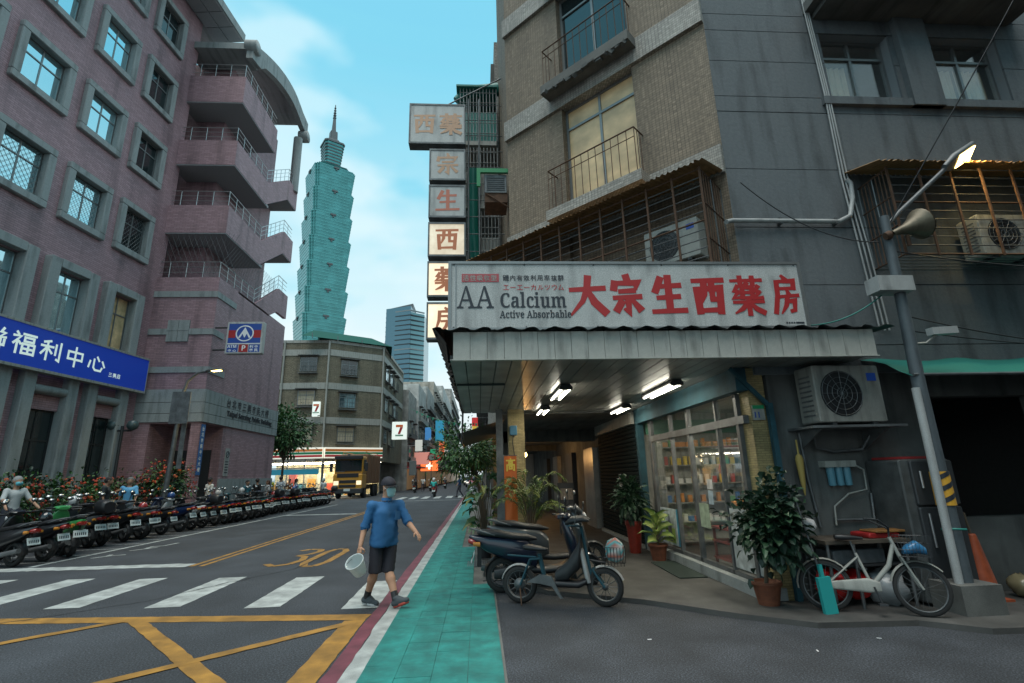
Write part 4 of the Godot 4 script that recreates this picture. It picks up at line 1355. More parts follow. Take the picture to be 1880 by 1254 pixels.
func alley_side() -> void:
	# utility pole with lamp, horn and box
	var p := thing("utility_pole", "grey steel utility pole with striped band, lamp arm and concrete foot in the alley", "pole", Vector3(5.42, 0, -5.85))
	var m := MB.new()
	m.tube([Vector3(5.42, 0.1, -5.85), Vector3(5.44, 2.6, -5.85), Vector3(5.5, 4.9, -5.85)], [0.092, 0.075, 0.055], 14)
	part(p, "shaft", m, M.pole)
	m = MB.new()
	m.bb(Vector3(5.18, 0.0, -6.06), Vector3(5.66, 0.36, -5.64))
	part(p, "foot", m, M.concrete)
	m = MB.new()
	m.tube([Vector3(5.3, 0.36, -5.78), Vector3(5.32, 2.55, -5.78)], 0.045, 10)
	part(p, "conduit", m, M.white_paint)
	m = MB.new()
	m.tube([Vector3(5.3, 0.92, -5.85), Vector3(5.36, 0.93, -5.73), Vector3(5.5, 0.92, -5.74)], 0.012, 5)
	part(p, "strap", m, M.teal_tarp)
	m = MB.new()
	m.lathe([Vector2(0.098, 1.18), Vector2(0.096, 1.56)], 16, Transform3D(Basis(), Vector3(5.432, 0, -5.85)))
	part(p, "yellow_band", m, mk(lin(0.65, 0.33, 0.03), 0.6))
	for i in 3:
		m = MB.new()
		var rings := []
		for e in 2:
			var row := PackedVector3Array()
			for k in 9:
				var a := -0.3 + 2.0 * k / 8.0
				var y := 1.2 + i * 0.13 + e * 0.055 + k * 0.012
				row.push_back(Vector3(5.432 + sin(a - 0.6) * 0.1, minf(y, 1.56), -5.85 + cos(a - 0.6) * 0.1))
			rings.append(row)
		m.rings_mesh(rings, false, false)
		part(p, "stripe", m, M.ink_black)
	m = MB.new()
	m.tube([Vector3(5.5, 4.75, -5.85), Vector3(5.75, 4.98, -5.87), Vector3(6.46, 5.55, -5.9), Vector3(6.62, 5.68, -5.9)], 0.03, 8)
	part(p, "lamp_arm", m, M.galv)
	lamp_head(p, Transform3D(Basis(Vector3(0.82, 0.5, -0.05).normalized(), Vector3(-0.5, 0.86, 0.0).normalized(), Vector3(0, 0, 1)).orthonormalized() * Basis(Vector3.RIGHT, -0.6), Vector3(6.86, 5.85, -5.9)), 2.5)
	m = MB.new()
	m.bb(Vector3(5.1, 3.8, -5.95), Vector3(5.58, 4.0, -5.72))
	part(p, "switch_box", m, M.white_paint)
	var h := thing("loudspeaker_horn", "tarnished horn loudspeaker fixed near the top of the alley pole", "loudspeaker", Vector3(5.6, 4.6, -5.8))
	m = MB.new()
	m.lathe([Vector2(0.03, 0.0), Vector2(0.05, 0.1), Vector2(0.07, 0.2), Vector2(0.13, 0.34), Vector2(0.2, 0.44), Vector2(0.21, 0.45), Vector2(0.19, 0.44), Vector2(0.05, 0.25), Vector2(0.0, 0.25)], 20, Transform3D(Basis(Vector3(0, 0, 1), Vector3(0.9, 0.3, 0.2).normalized(), Vector3.UP).orthonormalized(), Vector3(5.5, 4.62, -5.78)))
	part(h, "horn", m, mk(lin(0.2, 0.17, 0.12), 0.5, {metal = 0.5, tex = "blotch", scale = 2.0}))
	m = MB.new()
	m.tube([Vector3(5.46, 4.6, -5.78), Vector3(5.4, 4.58, -5.79)], [0.06, 0.05], 10)
	m.tube([Vector3(5.7, 4.6, -5.78), Vector3(5.72, 4.45, -5.8)], 0.025, 6)
	part(h, "driver", m, M.rust)
	var cm := thing("security_camera", "small white security camera on the pole above the teal awning", "camera", Vector3(5.8, 3.2, -5.8))
	m = MB.new()
	m.obox(Vector3(5.82, 3.26, -5.75), Vector3(0.34, 0.09, 0.1), Basis(Vector3.BACK, 0.05))
	part(cm, "housing", m, M.white_paint)
	m = MB.new()
	m.tube([Vector3(5.48, 3.12, -5.85), Vector3(5.62, 3.12, -5.8), Vector3(5.75, 3.22, -5.76)], 0.015, 6)
	part(cm, "bracket", m, M.off_white)
	# pipes and cables on the grey wall
	var pp := thing("drain_pipe", "white bent drain pipe across the grey wall between the two cages", "pipe", Vector3(4.6, 5.1, -6.5))
	m = MB.new()
	m.tube([Vector3(3.62, 5.13, -6.45), Vector3(3.75, 5.19, -6.52), Vector3(5.42, 5.2, -6.54), Vector3(5.62, 5.3, -6.54), Vector3(5.72, 5.6, -6.54), Vector3(5.74, 5.85, -6.54), Vector3(5.68, 5.92, -6.54)], 0.035, 10)
	part(pp, "pipe", m, M.white_paint)
	m = MB.new()
	for x in [4.5, 5.36]: m.box(Vector3(x, 5.2, -6.56), Vector3(0.04, 0.1, 0.1))
	part(pp, "clip", m, M.galv)
	var cb := thing("conduit_bundle", "bundle of pale cables running down the grey wall beside the windows", "cables", Vector3(5.65, 4.2, -6.55))
	for i in 3:
		m = MB.new()
		var o := i * 0.035
		m.tube([Vector3(5.55 + o, 14.0, -6.56), Vector3(5.6 + o, 9.5, -6.56), Vector3(5.64 + o, 7.5, -6.55), Vector3(5.62 + o * 1.5, 6.0, -6.56), Vector3(5.66 + o * 2.0, 4.8, -6.55), Vector3(5.7 + o * 2, 3.5, -6.55)], 0.013, 6)
		part(cb, "cable", m, M.white_paint)
	var wires := [[Vector3(3.9, 5.75, -6.4), Vector3(5.4, 4.55, -5.9), 0.25, "black slack wire drooping from the rusty cage to the alley pole"], [Vector3(5.5, 4.4, -5.85), Vector3(10.0, 3.9, -5.0), 0.2, "thin dark wire running from the pole out to the right over the alley"], [Vector3(5.52, 4.75, -5.85), Vector3(7.6, 9.2, -3.6), 0.05, "blue black cable rising steeply from the pole past the street lamp"], [Vector3(5.45, 3.3, -5.85), Vector3(9.5, 3.05, -5.8), 0.1, "dark cable along the top edge of the teal awning"], [Vector3(5.4, 3.9, -5.9), Vector3(4.35, 3.45, -6.1), 0.12, "teal cable sagging from the switch box to the sign corner"], [Vector3(5.46, 3.5, -5.85), Vector3(9.8, 2.95, -5.6), 0.18, "second dark cable sagging below the awning cable"]]
	for w in wires:
		var t := thing("cable", w[3], "cable", w[0])
		m = MB.new()
		var pts := []
		for i in 17:
			var k := i / 16.0
			pts.append(w[0].lerp(w[1], k) - Vector3(0, w[2] * 4.0 * k * (1 - k), 0))
		m.tube(pts, 0.009, 5)
		part(t, "wire", m, M.plastic_black if not w[3].begins_with("teal") else M.teal_tarp)
	var aw := thing("awning", "teal plastic awning sheet over the dark opening behind the pole", "awning", Vector3(7.5, 2.8, -6.2))
	m = MB.new()
	var rows := []
	for r in 5:
		var row := PackedVector3Array()
		for i in 40:
			var x := 5.35 + i * 0.13
			row.push_back(Vector3(x, [3.08, 3.0, 2.92, 2.8, 2.72][r] + 0.02 * sin(i * 0.7 + r), -6.6 + r * 0.2 + 0.015 * sin(i * 1.3 + r)))
		rows.append(row)
	m.rings_mesh(rows, false, false)
	part(aw, "sheet", m, M.teal_tarp)
	m = MB.new()
	m.bar(Vector3(5.35, 2.72, -5.8), Vector3(10.4, 2.72, -5.8), 0.02, 6)
	part(aw, "rod", m, M.galv)
	# fridge
	var f := thing("refrigerator", "old grey two door refrigerator leaning by the alley pole", "refrigerator", Vector3(5.45, 0.06, -6.35))
	m = MB.new()
	m.rbox(Vector3(5.47, 0.9, -6.35), Vector3(0.66, 1.62, 0.56), 0.03)
	part(f, "cabinet", m, mk(lin(0.16, 0.17, 0.17), 0.45, {tex = "grain", scale = 1.5, tex2 = "blotch", scale2 = 0.9}))
	for e in [[0.12, 1.15], [1.17, 1.69]]:
		m = MB.new()
		m.rbox(Vector3(5.52, (e[0] + e[1]) * 0.5, -6.05), Vector3(0.54, e[1] - e[0], 0.05), 0.02)
		var d := part(f, "door", m, mk(lin(0.06, 0.065, 0.07), 0.4, {tex = "grain", scale = 2.0}))
		m = MB.new()
		m.tube([Vector3(5.33, e[0] + 0.2 if e[0] > 1 else 0.7, -6.0), Vector3(5.33, e[1] - 0.12 if e[0] > 1 else 1.08, -6.0)], 0.014, 6)
		part(d, "handle", m, M.steel)
	m = MB.new()
	m.obox(Vector3(5.5, 1.73, -6.35), Vector3(0.6, 0.03, 0.45), Basis(Vector3.UP, 0.1))
	var tray := thing("red_tray", "flat red plastic tray lying on top of the refrigerator", "tray", Vector3(5.5, 1.71, -6.35))
	part(tray, "tray", m, mk(lin(0.25, 0.02, 0.02), 0.5))
	# workbench
	var wb := thing("workbench", "low dark workbench along the alley wall behind the bicycle", "bench", Vector3(4.55, 0.06, -6.35))
	m = MB.new()
	m.bb(Vector3(4.05, 0.76, -6.62), Vector3(5.1, 0.8, -6.1))
	part(wb, "top", m, mk(lin(0.1, 0.08, 0.06), 0.7, {tex = "blotch", scale = 1.5}))
	for x in [[4.09, -6.14], [4.4, -6.12], [5.06, -6.14], [4.09, -6.58], [5.06, -6.58]]:
		m = MB.new()
		m.bar(Vector3(x[0], 0.06, x[1]), Vector3(x[0], 0.76, x[1]), 0.02, 6)
		part(wb, "leg", m, M.galv)
	m = MB.new()
	m.bb(Vector3(4.1, 0.5, -6.6), Vector3(5.05, 0.52, -6.16))
	part(wb, "shelf", m, M.dark_steel)
	var items := [["red_crate", "red plastic basket lying on the workbench top", "basket", Vector3(4.85, 0.83, -6.33), Vector3(0.42, 0.06, 0.3), lin(0.4, 0.02, 0.02)], ["cutting_board", "brown wooden board on top of the red basket", "board", Vector3(4.95, 0.875, -6.3), Vector3(0.44, 0.025, 0.26), lin(0.3, 0.14, 0.04)], ["metal_basin", "shallow steel basin on the shelf under the workbench", "basin", Vector3(4.5, 0.6, -6.35), Vector3(0.7, 0.16, 0.3), lin(0.12, 0.13, 0.14)]]
	for it in items:
		var t := thing(it[0], it[1], it[2], it[3])
		m = MB.new()
		m.xf = Transform3D(Basis(Vector3.UP, 0.1), it[3])
		m.rbox(Vector3.ZERO, it[4], 0.02)
		part(t, "body", m, mk(it[5], 0.5, {tex = "blotch", scale = 2.0}))
	for q in [[Vector3(4.2, 0.3, -6.3), 0.2, lin(0.45, 0.02, 0.02), "shiny red plastic bag stuffed under the workbench by the dustpan"], [Vector3(4.5, 0.28, -6.35), 0.19, lin(0.42, 0.015, 0.015), "second red plastic bag under the workbench beside the bicycle"], [Vector3(4.85, 0.24, -6.32), 0.24, lin(0.25, 0.27, 0.28), "grey translucent bag of rubbish under the workbench"], [Vector3(4.02, 0.95, -6.35), 0.1, lin(0.5, 0.5, 0.5), "white plastic bag hanging beside the potted tree"], [Vector3(6.6, 0.19, -6.3), 0.15, lin(0.2, 0.17, 0.1), "clear bag of yellow leaves beside the orange cone"]]:
		var t := thing("plastic_bag", q[3], "bag", q[0])
		var ns := FastNoiseLite.new()
		ns.frequency = 4.0
		ns.seed = int(q[0].x * 100)
		var rings := []
		for i in 9:
			var row := PackedVector3Array()
			for j in 16:
				var a := PI * (i + 0.05) / 8.1
				var d := Vector3(sin(a) * cos(TAU * j / 16), cos(a) * 0.85, sin(a) * sin(TAU * j / 16))
				row.push_back(q[0] + d * q[1] * (1.0 + 0.35 * ns.get_noise_3dv(d * 2.0)))
			rings.append(row)
		m = MB.new()
		m.rings_mesh(rings)
		part(t, "bag", m, mk(q[2], 0.22))
	var wf := thing("water_filter", "pale blue three cartridge water filter on the alley wall", "water filter", Vector3(4.72, 1.45, -6.58))
	m = MB.new()
	m.bb(Vector3(4.5, 1.64, -6.64), Vector3(4.92, 1.72, -6.5))
	part(wf, "bracket", m, M.off_white)
	for i in 3:
		m = MB.new()
		m.lathe([Vector2(0.0, 1.4), Vector2(0.045, 1.41), Vector2(0.05, 1.62), Vector2(0.05, 1.645)], 12, Transform3D(Basis(), Vector3(4.6 + i * 0.11, 0, -6.57)))
		part(wf, "cartridge", m, mk(lin(0.1, 0.25, 0.32), 0.3))
	m = MB.new()
	m.tube([Vector3(4.9, 1.68, -6.55), Vector3(5.05, 1.6, -6.56), Vector3(5.06, 1.35, -6.58), Vector3(4.8, 1.3, -6.58), Vector3(4.58, 1.15, -6.58), Vector3(4.56, 0.92, -6.58)], 0.012, 6)
	part(wf, "hose", m, M.off_white)
	var um := thing("folded_umbrella", "folded yellow umbrella hanging on the blue steel brace", "umbrella", Vector3(4.18, 1.3, -6.5))
	m = MB.new()
	m.lathe([Vector2(0.008, 1.3), Vector2(0.03, 1.45), Vector2(0.05, 1.75), Vector2(0.035, 1.8), Vector2(0.012, 1.82), Vector2(0.012, 2.0)], 10, Transform3D(Basis(), Vector3(4.17, 0, -6.52)))
	part(um, "canopy", m, mk(lin(0.3, 0.22, 0.06), 0.7))
	var bt := thing("broom", "long handled broom with teal dustpan head leaning beside the potted tree", "dustpan", Vector3(4.0, 0.06, -6.05))
	m = MB.new()
	m.bar(Vector3(3.8, 1.45, -6.2), Vector3(3.87, 0.42, -6.0), 0.011, 6)
	part(bt, "handle", m, M.galv)
	m = MB.new()
	m.obox(Vector3(3.89, 0.25, -5.99), Vector3(0.15, 0.38, 0.05), Basis(Vector3.BACK, 0.08))
	m.obox(Vector3(3.87, 0.5, -6.0), Vector3(0.04, 0.14, 0.04), Basis(Vector3.BACK, 0.08))
	part(bt, "pan", m, mk(lin(0.02, 0.3, 0.29), 0.45))
	var cn := thing("traffic_cone", "tall dull orange cone with a wooden stick in its top beside the pole", "cone", Vector3(6.08, 0, -6.3))
	m = MB.new()
	m.lathe([Vector2(0.17, 0.06), Vector2(0.16, 0.1), Vector2(0.05, 0.78), Vector2(0.04, 0.8), Vector2(0.0, 0.8)], 18, Transform3D(Basis(), Vector3(6.08, 0, -6.3)))
	m.bb(Vector3(5.9, 0.06, -6.48), Vector3(6.26, 0.085, -6.12))
	part(cn, "cone", m, mk(lin(0.45, 0.09, 0.03), 0.6, {tex = "blotch", scale = 2.0}))
	m = MB.new()
	m.bar(Vector3(6.08, 0.75, -6.3), Vector3(6.05, 1.05, -6.3), 0.014, 6)
	part(cn, "stick", m, M.bark)
	var op := thing("wall_pipe", "grey pipe run with fittings along the alley wall above the workbench", "pipe", Vector3(4.6, 1.0, -6.6))
	m = MB.new()
	m.tube([Vector3(4.56, 0.98, -6.6), Vector3(5.1, 0.98, -6.6), Vector3(5.12, 1.3, -6.6)], 0.018, 6)
	m.tube([Vector3(4.28, 2.1, -6.6), Vector3(4.3, 1.5, -6.6), Vector3(4.36, 0.9, -6.6)], 0.02, 6)
	m.tube([Vector3(4.4, 2.08, -6.5), Vector3(4.45, 1.9, -6.55), Vector3(4.7, 1.84, -6.58), Vector3(5.1, 1.86, -6.58), Vector3(5.2, 2.05, -6.5)], 0.02, 6)
	part(op, "pipe", m, M.galv)

func left_building() -> void:
	var b := thing("pink_building", "pink tiled office building with stone framed windows and stepped corner balconies", "building", Vector3(-15, 0, -24))
	var xf := Transform3D(Basis(Vector3(0.0897, 0, -0.996), Vector3.UP, Vector3(0.996, 0, 0.0897)), Vector3(-15.56, 0, -24))
	var cols := [[-2.9, -0.9], [-5.57, -3.45], [-8.38, -6.13], [-11.1, -8.85], [-13.8, -11.6]]
	var rows := [[23.3, 25.75], [19.4, 21.85], [15.6, 17.98], [11.62, 14.07]]
	var xs := [-16.0]
	var holes := []
	var ys := [0.15, 0.9, 4.4, 7.0, 9.7]
	for r in rows: ys.append_array([r[0] + 0.2, r[1] - 0.2])
	ys.append(27.0)
	ys.sort()
	for c in cols:
		xs.append_array([c[0] + 0.25, c[1] - 0.25])
		for r in rows: holes.append([c[0] + 0.24, c[1] - 0.24, r[0] + 0.19, r[1] - 0.19])
		holes.append([c[0] + 0.24, c[1] - 0.24, 0.89, 4.41])
		holes.append([c[0] + 0.24, c[1] - 0.24, 6.99, 9.71])
	xs.append(0.3)
	xs.sort()
	var w := MB.new()
	w.xf = xf
	wall_boxes(xs, ys, holes, -0.3, 0.0, func(a, d): w.bb(a, d))
	part(b, "tile_wall", w, M.pink_tile)
	var core := MB.new()
	core.xf = xf
	core.bb(Vector3(-16, 0.1, -9), Vector3(0.3, 27, -0.9))
	part(b, "inner_core", core, M.inner)
	for ci in cols.size():
		var c: Array = cols[ci]
		for ri in rows.size():
			var r: Array = rows[ri]
			if ci == 4 and ri != 3: continue
			var s := MB.new()
			s.xf = xf
			s.rbox(Vector3((c[0] + c[1]) * 0.5, r[1] - 0.15, 0.03), Vector3(c[1] - c[0], 0.3, 0.3), 0.06)
			s.rbox(Vector3((c[0] + c[1]) * 0.5, r[0] + 0.15, 0.03), Vector3(c[1] - c[0], 0.3, 0.3), 0.06)
			for sx in [c[0] + 0.15, c[1] - 0.15]:
				s.rbox(Vector3(sx, (r[0] + r[1]) * 0.5, 0.026), Vector3(0.298, r[1] - r[0] - 0.58, 0.29), 0.04)
			part(b, "window_surround", s, M.stone)
			var glass: Material = M.mirror_glass
			if ci == 0 and ri < 3: glass = M.dim_glass
			if ri == 3: glass = M.mirror_glass if ci != 0 else M.dim_glass
			var wn := window(b, xf, c[0] + 0.3, c[1] - 0.3, r[0] + 0.3, r[1] - 0.3, -0.14, 2, r[1] - 0.3 - (r[1] - r[0] - 0.6) * 0.34, M.aluminium, glass, 0.05)
			if ri == 3:
				var g := MB.new()
				g.xf = xf
				var hw: float = c[1] - c[0] - 0.6
				var hh: float = r[1] - r[0] - 0.6
				for k in 15:
					var t := (k + 1) / 8.0
					var a0 := Vector3(c[0] + 0.3 + maxf(0, t - 1) * hw, r[0] + 0.3 + minf(t, 1) * hh, -0.07)
					var a1 := Vector3(c[0] + 0.3 + minf(t, 1) * hw, r[0] + 0.3 + maxf(0, t - 1) * hh, -0.07)
					g.bar(a0, a1, 0.006)
					g.bar(Vector3(c[0] + c[1] - a0.x, a0.y, -0.06), Vector3(c[0] + c[1] - a1.x, a1.y, -0.06), 0.006)
				part(wn, "wire_mesh", g, M.galv)
		# tall stone pilasters with the lower windows between them
		for sx in [c[0] + 0.18, c[1] - 0.18]:
			var p := MB.new()
			p.xf = xf
			p.rbox(Vector3(sx, 5.1, 0.08), Vector3(0.44, 9.9, 0.42), 0.05)
			part(b, "pilaster", p, M.stone)
		var l := MB.new()
		l.xf = xf
		l.rbox(Vector3((c[0] + c[1]) * 0.5, 9.9, 0.08), Vector3(c[1] - c[0] - 0.8, 0.36, 0.4), 0.05)
		part(b, "lintel", l, M.stone)
		l = MB.new()
		l.xf = xf
		l.hull([[c[0] + 0.4, 5.1, 0.17, 0.2, 0.1, 0.9], [c[1] - 0.4, 5.1, 0.17, 0.2, 0.1, 0.9]], 12)
		part(b, "lintel", l, M.stone)
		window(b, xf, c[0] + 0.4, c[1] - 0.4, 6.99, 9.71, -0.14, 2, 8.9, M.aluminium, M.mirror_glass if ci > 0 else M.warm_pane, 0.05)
		window(b, xf, c[0] + 0.4, c[1] - 0.4, 0.9, 4.4, -0.14, 2, 3.3, M.dark_steel, M.dim_glass, 0.06)
	# eave with a panelled soffit
	var e := MB.new()
	e.xf = xf
	e.bb(Vector3(-16, 27.0, -1), Vector3(1.6, 27.5, 1.7))
	part(b, "eave", e, M.stone)
	for i in 16:
		for k in 2:
			var q := MB.new()
			q.xf = xf
			q.bb(Vector3(1.5 - (i + 1) * 1.0, 26.94, 0.05 + k * 0.8), Vector3(1.46 - i * 1.0, 26.995, 0.81 + k * 0.8))
			part(b, "soffit_panel", q, M.pink_soffit)
	# stair tower with an entrance recess
	var X := -12.62
	var t := MB.new()
	t.bb(Vector3(-15.9, 4.3, -32.6), Vector3(X, 11.4, -24))
	t.bb(Vector3(-15.9, 0.15, -32.6), Vector3(X, 4.3, -26.1))
	t.bb(Vector3(-15.9, 0.15, -26.1), Vector3(-14.85, 4.3, -24))
	t.bb(Vector3(-13.05, 0.15, -24.42), Vector3(X, 4.3, -24))
	part(b, "tower_wall", t, M.pink_tile)
	var ic := MB.new()
	ic.bb(Vector3(-22, 11.4, -32.5), Vector3(-14.3, 25.4, -25.6))
	part(b, "tower_core", ic, M.pink_tile)
	var st := MB.new()
	for y in [[10.36, 10.66, 1.9], [8.48, 8.77, 1.0], [6.64, 6.92, 1.5]]:
		st.bb(Vector3(-15.9, y[0], -24.0), Vector3(X + 0.04, y[1], -23.95))
		st.bb(Vector3(X, y[0], -24.0 - y[2]), Vector3(X + 0.04, y[1], -24.0))
	for q in [[-14.69, -14.2], [-14.18, -13.7]]:
		st.bb(Vector3(q[0], 8.13, -24.0), Vector3(q[1], 8.64, -23.92))
		st.bb(Vector3(q[0], 8.66, -24.0), Vector3(q[1], 9.18, -23.92))
	for y in [[4.36, 4.74], [4.76, 5.24], [5.26, 5.85]]:
		st.bb(Vector3(-15.9, y[0], -24.0), Vector3(X + 0.06, y[1], -23.92))
		st.bb(Vector3(X, y[0], -32.62), Vector3(X + 0.08, y[1], -24.0))
	st.bb(Vector3(X, 0.15, -32.62), Vector3(X + 0.07, 1.83, -26.1))
	part(b, "stone_band", st, M.stone)
	# balconies: level in front, stepping up with the stair on the side
	for k in 4:
		var y0: float = [9.9, 13.8, 17.7, 21.56][k]
		var y1: float = [11.4, 15.33, 19.15, 23.22][k]
		var bl := Node3D.new()
		var mb := MB.new()
		if k > 0: mb.bb(Vector3(-15.9, y0, -24.2), Vector3(X, y1, -24.0))
		var side := PackedVector2Array([Vector2(-24.2, y0), Vector2(-24.2, y1), Vector2(-28.0, y1), Vector2(-31.1, y1 + 2.15), Vector2(-32.6, y1 + 2.15), Vector2(-32.6, y0 + 2.15), Vector2(-31.1, y0 + 2.15), Vector2(-28.0, y0)])
		if k == 3: side = PackedVector2Array([Vector2(-24.2, y0), Vector2(-24.2, y1), Vector2(-28.5, y1), Vector2(-28.5, y0)])
		if k == 0: side = PackedVector2Array([Vector2(-26, 11.3), Vector2(-26, 11.42), Vector2(-28.0, 11.42), Vector2(-31.1, 13.5), Vector2(-32.6, 13.5), Vector2(-32.6, 11.95), Vector2(-31.1, 11.95), Vector2(-29.9, 11.3)])
		var flip := PackedVector2Array()
		for p in side: flip.push_back(Vector2(-p.x, p.y))
		mb.prism(flip, 0.2, Transform3D(Basis(Vector3(0, 0, -1), Vector3.UP, Vector3(1, 0, 0)), Vector3(X - 0.2, 0, 0)))
		var o := part(b, "balcony", mb, M.pink_tile)
		if k > 0:
			var so := MB.new()
			so.bb(Vector3(-15.9, y0 - 0.06, -28.4), Vector3(X - 0.02, y0 + 0.12, -24.02))
			part(o, "soffit", so, M.pink_soffit)
			if k < 3:
				so = MB.new()
				so.bb(Vector3(-15.9, y0 + 2.1, -32.58), Vector3(X - 0.02, y0 + 2.26, -31.1))
				part(o, "landing", so, M.pink_soffit)
				so = MB.new()
				so.quad(Vector3(-14.2, y0 - 0.05, -28.0), Vector3(X - 0.02, y0 - 0.05, -28.0), Vector3(X - 0.02, y0 + 2.1, -31.1), Vector3(-14.2, y0 + 2.1, -31.1))
				part(o, "stair_flight", so, M.pink_soffit)
		# steel railing
		var path := [Vector3(-15.9, y1, -24.1), Vector3(X - 0.1, y1, -24.1), Vector3(X - 0.1, y1, -28.0), Vector3(X - 0.1, y1 + 2.15, -31.1), Vector3(X - 0.1, y1 + 2.15, -32.5)]
		if k == 3: path = [Vector3(-15.9, y1, -24.1), Vector3(X - 0.1, y1, -24.1), Vector3(X - 0.1, y1, -28.45)]
		for q in path.size() - 1:
			var a: Vector3 = path[q]
			var d: Vector3 = path[q + 1]
			for hh in [0.3, 0.58, 0.85]:
				var m := MB.new()
				m.bar(a + Vector3(0, hh, 0), d + Vector3(0, hh, 0), 0.022 if hh > 0.8 else 0.014, 6)
				part(o, "rail", m, M.steel)
			var cnt := int((d - a).length() / 0.65)
			for i in cnt:
				var m := MB.new()
				var p := a.lerp(d, float(i) / cnt)
				m.bar(p, p + Vector3(0, 0.85, 0), 0.016, 5)
				part(o, "rail_post", m, M.steel)
	var net := MB.new()
	for i in 26:
		net.bar(Vector3(X - 0.05, 12.2, -24.1 - i * 0.25), Vector3(X - 0.05, 13.8, -25.4 - i * 0.25), 0.006)
		net.bar(Vector3(X - 0.05, 13.8, -24.1 - i * 0.25), Vector3(X - 0.05, 12.2, -25.4 - i * 0.25), 0.006)
	for i in 12:
		net.bar(Vector3(-15.8 + i * 0.26, 11.6, -24.08), Vector3(-15.8 + i * 0.26 + 1.0, 13.8, -24.08), 0.006)
		net.bar(Vector3(-15.8 + i * 0.26, 13.8, -24.08), Vector3(-15.8 + i * 0.26 + 1.0, 11.6, -24.08), 0.006)
	part(b, "wire_net", net, M.galv)
	# arched roof over the stair
	var arch := MB.new()
	var po := PackedVector2Array()
	var pi_ := PackedVector2Array()
	for i in 17:
		var f := i / 16.0
		var z := 24.0 + f * 8.9
		var y := 25.5 + 2.05 * sin(clampf(f * 1.15, 0, 1) * PI * 0.62) - 0.9 * maxf(0, f - 0.7)
		po.push_back(Vector2(z, y))
		pi_.push_back(Vector2(z, y - 1.0 if i > 2 else 24.5 + i * 0.15))
	pi_.reverse()
	po.append_array(pi_)
	arch.prism(po, 0.35, Transform3D(Basis(Vector3(0, 0, -1), Vector3.UP, Vector3(1, 0, 0)), Vector3(X - 0.15, 0, 0)))
	part(b, "arch_beam", arch, M.stone)
	var rs := MB.new()
	for i in 16:
		var a := po[i]
		var d := po[i + 1]
		rs.quad(Vector3(-16, a.y - 0.1, -a.x), Vector3(X - 0.15, a.y - 0.1, -a.x), Vector3(X - 0.15, d.y - 0.1, -d.x), Vector3(-16, d.y - 0.1, -d.x))
	rs.bb(Vector3(-16, 25.0, -25.5), Vector3(X - 0.2, 25.4, -23.9))
	part(b, "roof_slab", rs, M.stone)
	for z in [-24.2, -32.7]:
		var cp := MB.new()
		cp.lathe([Vector2(0.0, 0.0), Vector2(0.42, 0.0), Vector2(0.42, 0.6), Vector2(0.0, 0.6)], 20, Transform3D(Basis(Vector3.BACK, -PI / 2), Vector3(X - 0.25, 25.35 if z > -30 else 25.9, z)))
		part(b, "roof_scroll", cp, M.stone)
	var cm := MB.new()
	cm.bar(Vector3(X - 0.1, 21.0, -32.1), Vector3(X - 0.1, 25.3, -32.1), 0.3, 14)
	part(b, "column", cm, M.stone)
	for k in 3:
		var dr := MB.new()
		dr.bb(Vector3(-15.8, [13.9, 17.8, 21.66][k], -25.58), Vector3(-15.0, [15.9, 19.8, 23.6][k], -25.52))
		part(b, "door", dr, M.off_white)
	var rec := MB.new()
	rec.bb(Vector3(-14.85, 0.15, -26.09), Vector3(-13.05, 3.2, -26.02))
	part(b, "entrance_door", rec, M.dark_steel)
	# raised lettering
	var s := "台北市三興市民大樓"
	var turn := Basis(Vector3(0, 0, -1), Vector3.UP, Vector3(1, 0, 0))
	for i in s.length():
		var m := MB.new()
		glyph(m, s[i], Transform3D(turn, Vector3(X + 0.095, 5.28, -25.95 - i * 0.585)), 0.46, 0.46, 0.055)
		part(b, "metal_character", m, M.ink_black)
	inst(b, "lettering", text_mesh("Taipei Sanxing Public Building", 0.36, true, true, 0.02), M.ink_black, Transform3D(turn.scaled(Vector3(1, 1, 1)), Vector3(X + 0.1, 4.78, -26.1)))
	# long blue sign over the shop windows
	var sg := thing("blue_shop_sign", "long blue light box sign with white rounded characters on the pink building", "sign", Vector3(-15, 5.6, -20))
	var m := MB.new()
	m.xf = xf
	m.bb(Vector3(-15.5, 5.72, 0.3), Vector3(-0.31, 7.14, 0.5))
	part(sg, "face", m, mk(lin(0.015, 0.06, 0.3), 0.35, {emit = Color(0.03, 0.16, 0.62), power = 0.22}))
	m = MB.new()
	m.xf = xf
	m.bb(Vector3(-15.5, 7.14, 0.2), Vector3(-0.29, 7.22, 0.53))
	m.bb(Vector3(-15.5, 5.62, 0.2), Vector3(-0.29, 5.72, 0.53))
	m.bb(Vector3(-0.31, 5.72, 0.2), Vector3(-0.29, 7.14, 0.52))
	part(sg, "trim", m, M.off_white)
	var white := mk(lin(0.75, 0.78, 0.75), 0.4, {emit = Color(0.9, 1.0, 0.95), power = 0.25})
	var ch := "全聯福利中心"
	for i in range(1, 6):
		m = MB.new()
		glyph(m, ch[i], xf * Transform3D(Basis(), Vector3(-7.6 + (i - 1) * 1.02, 6.06, 0.503)), 0.9, 0.78, 0.085)
		part(sg, "character", m, white)
	for i in 3:
		m = MB.new()
		glyph(m, "三興店"[i], xf * Transform3D(Basis(), Vector3(-2.42 + i * 0.22, 6.0, 0.503)), 0.19, 0.2, 0.022)
		part(sg, "character", m, white)
	# square projecting sign
	var ps := thing("projecting_sign", "square blue and red projecting sign with white circle emblem on the tower corner", "sign", Vector3(-11.1, 7.5, -24.1))
	m = MB.new()
	m.rbox(Vector3(-11.13, 8.31, -24.15), Vector3(1.7, 1.58, 0.32), 0.05)
	part(ps, "case", m, M.sign_white)
	var z0 := -23.985
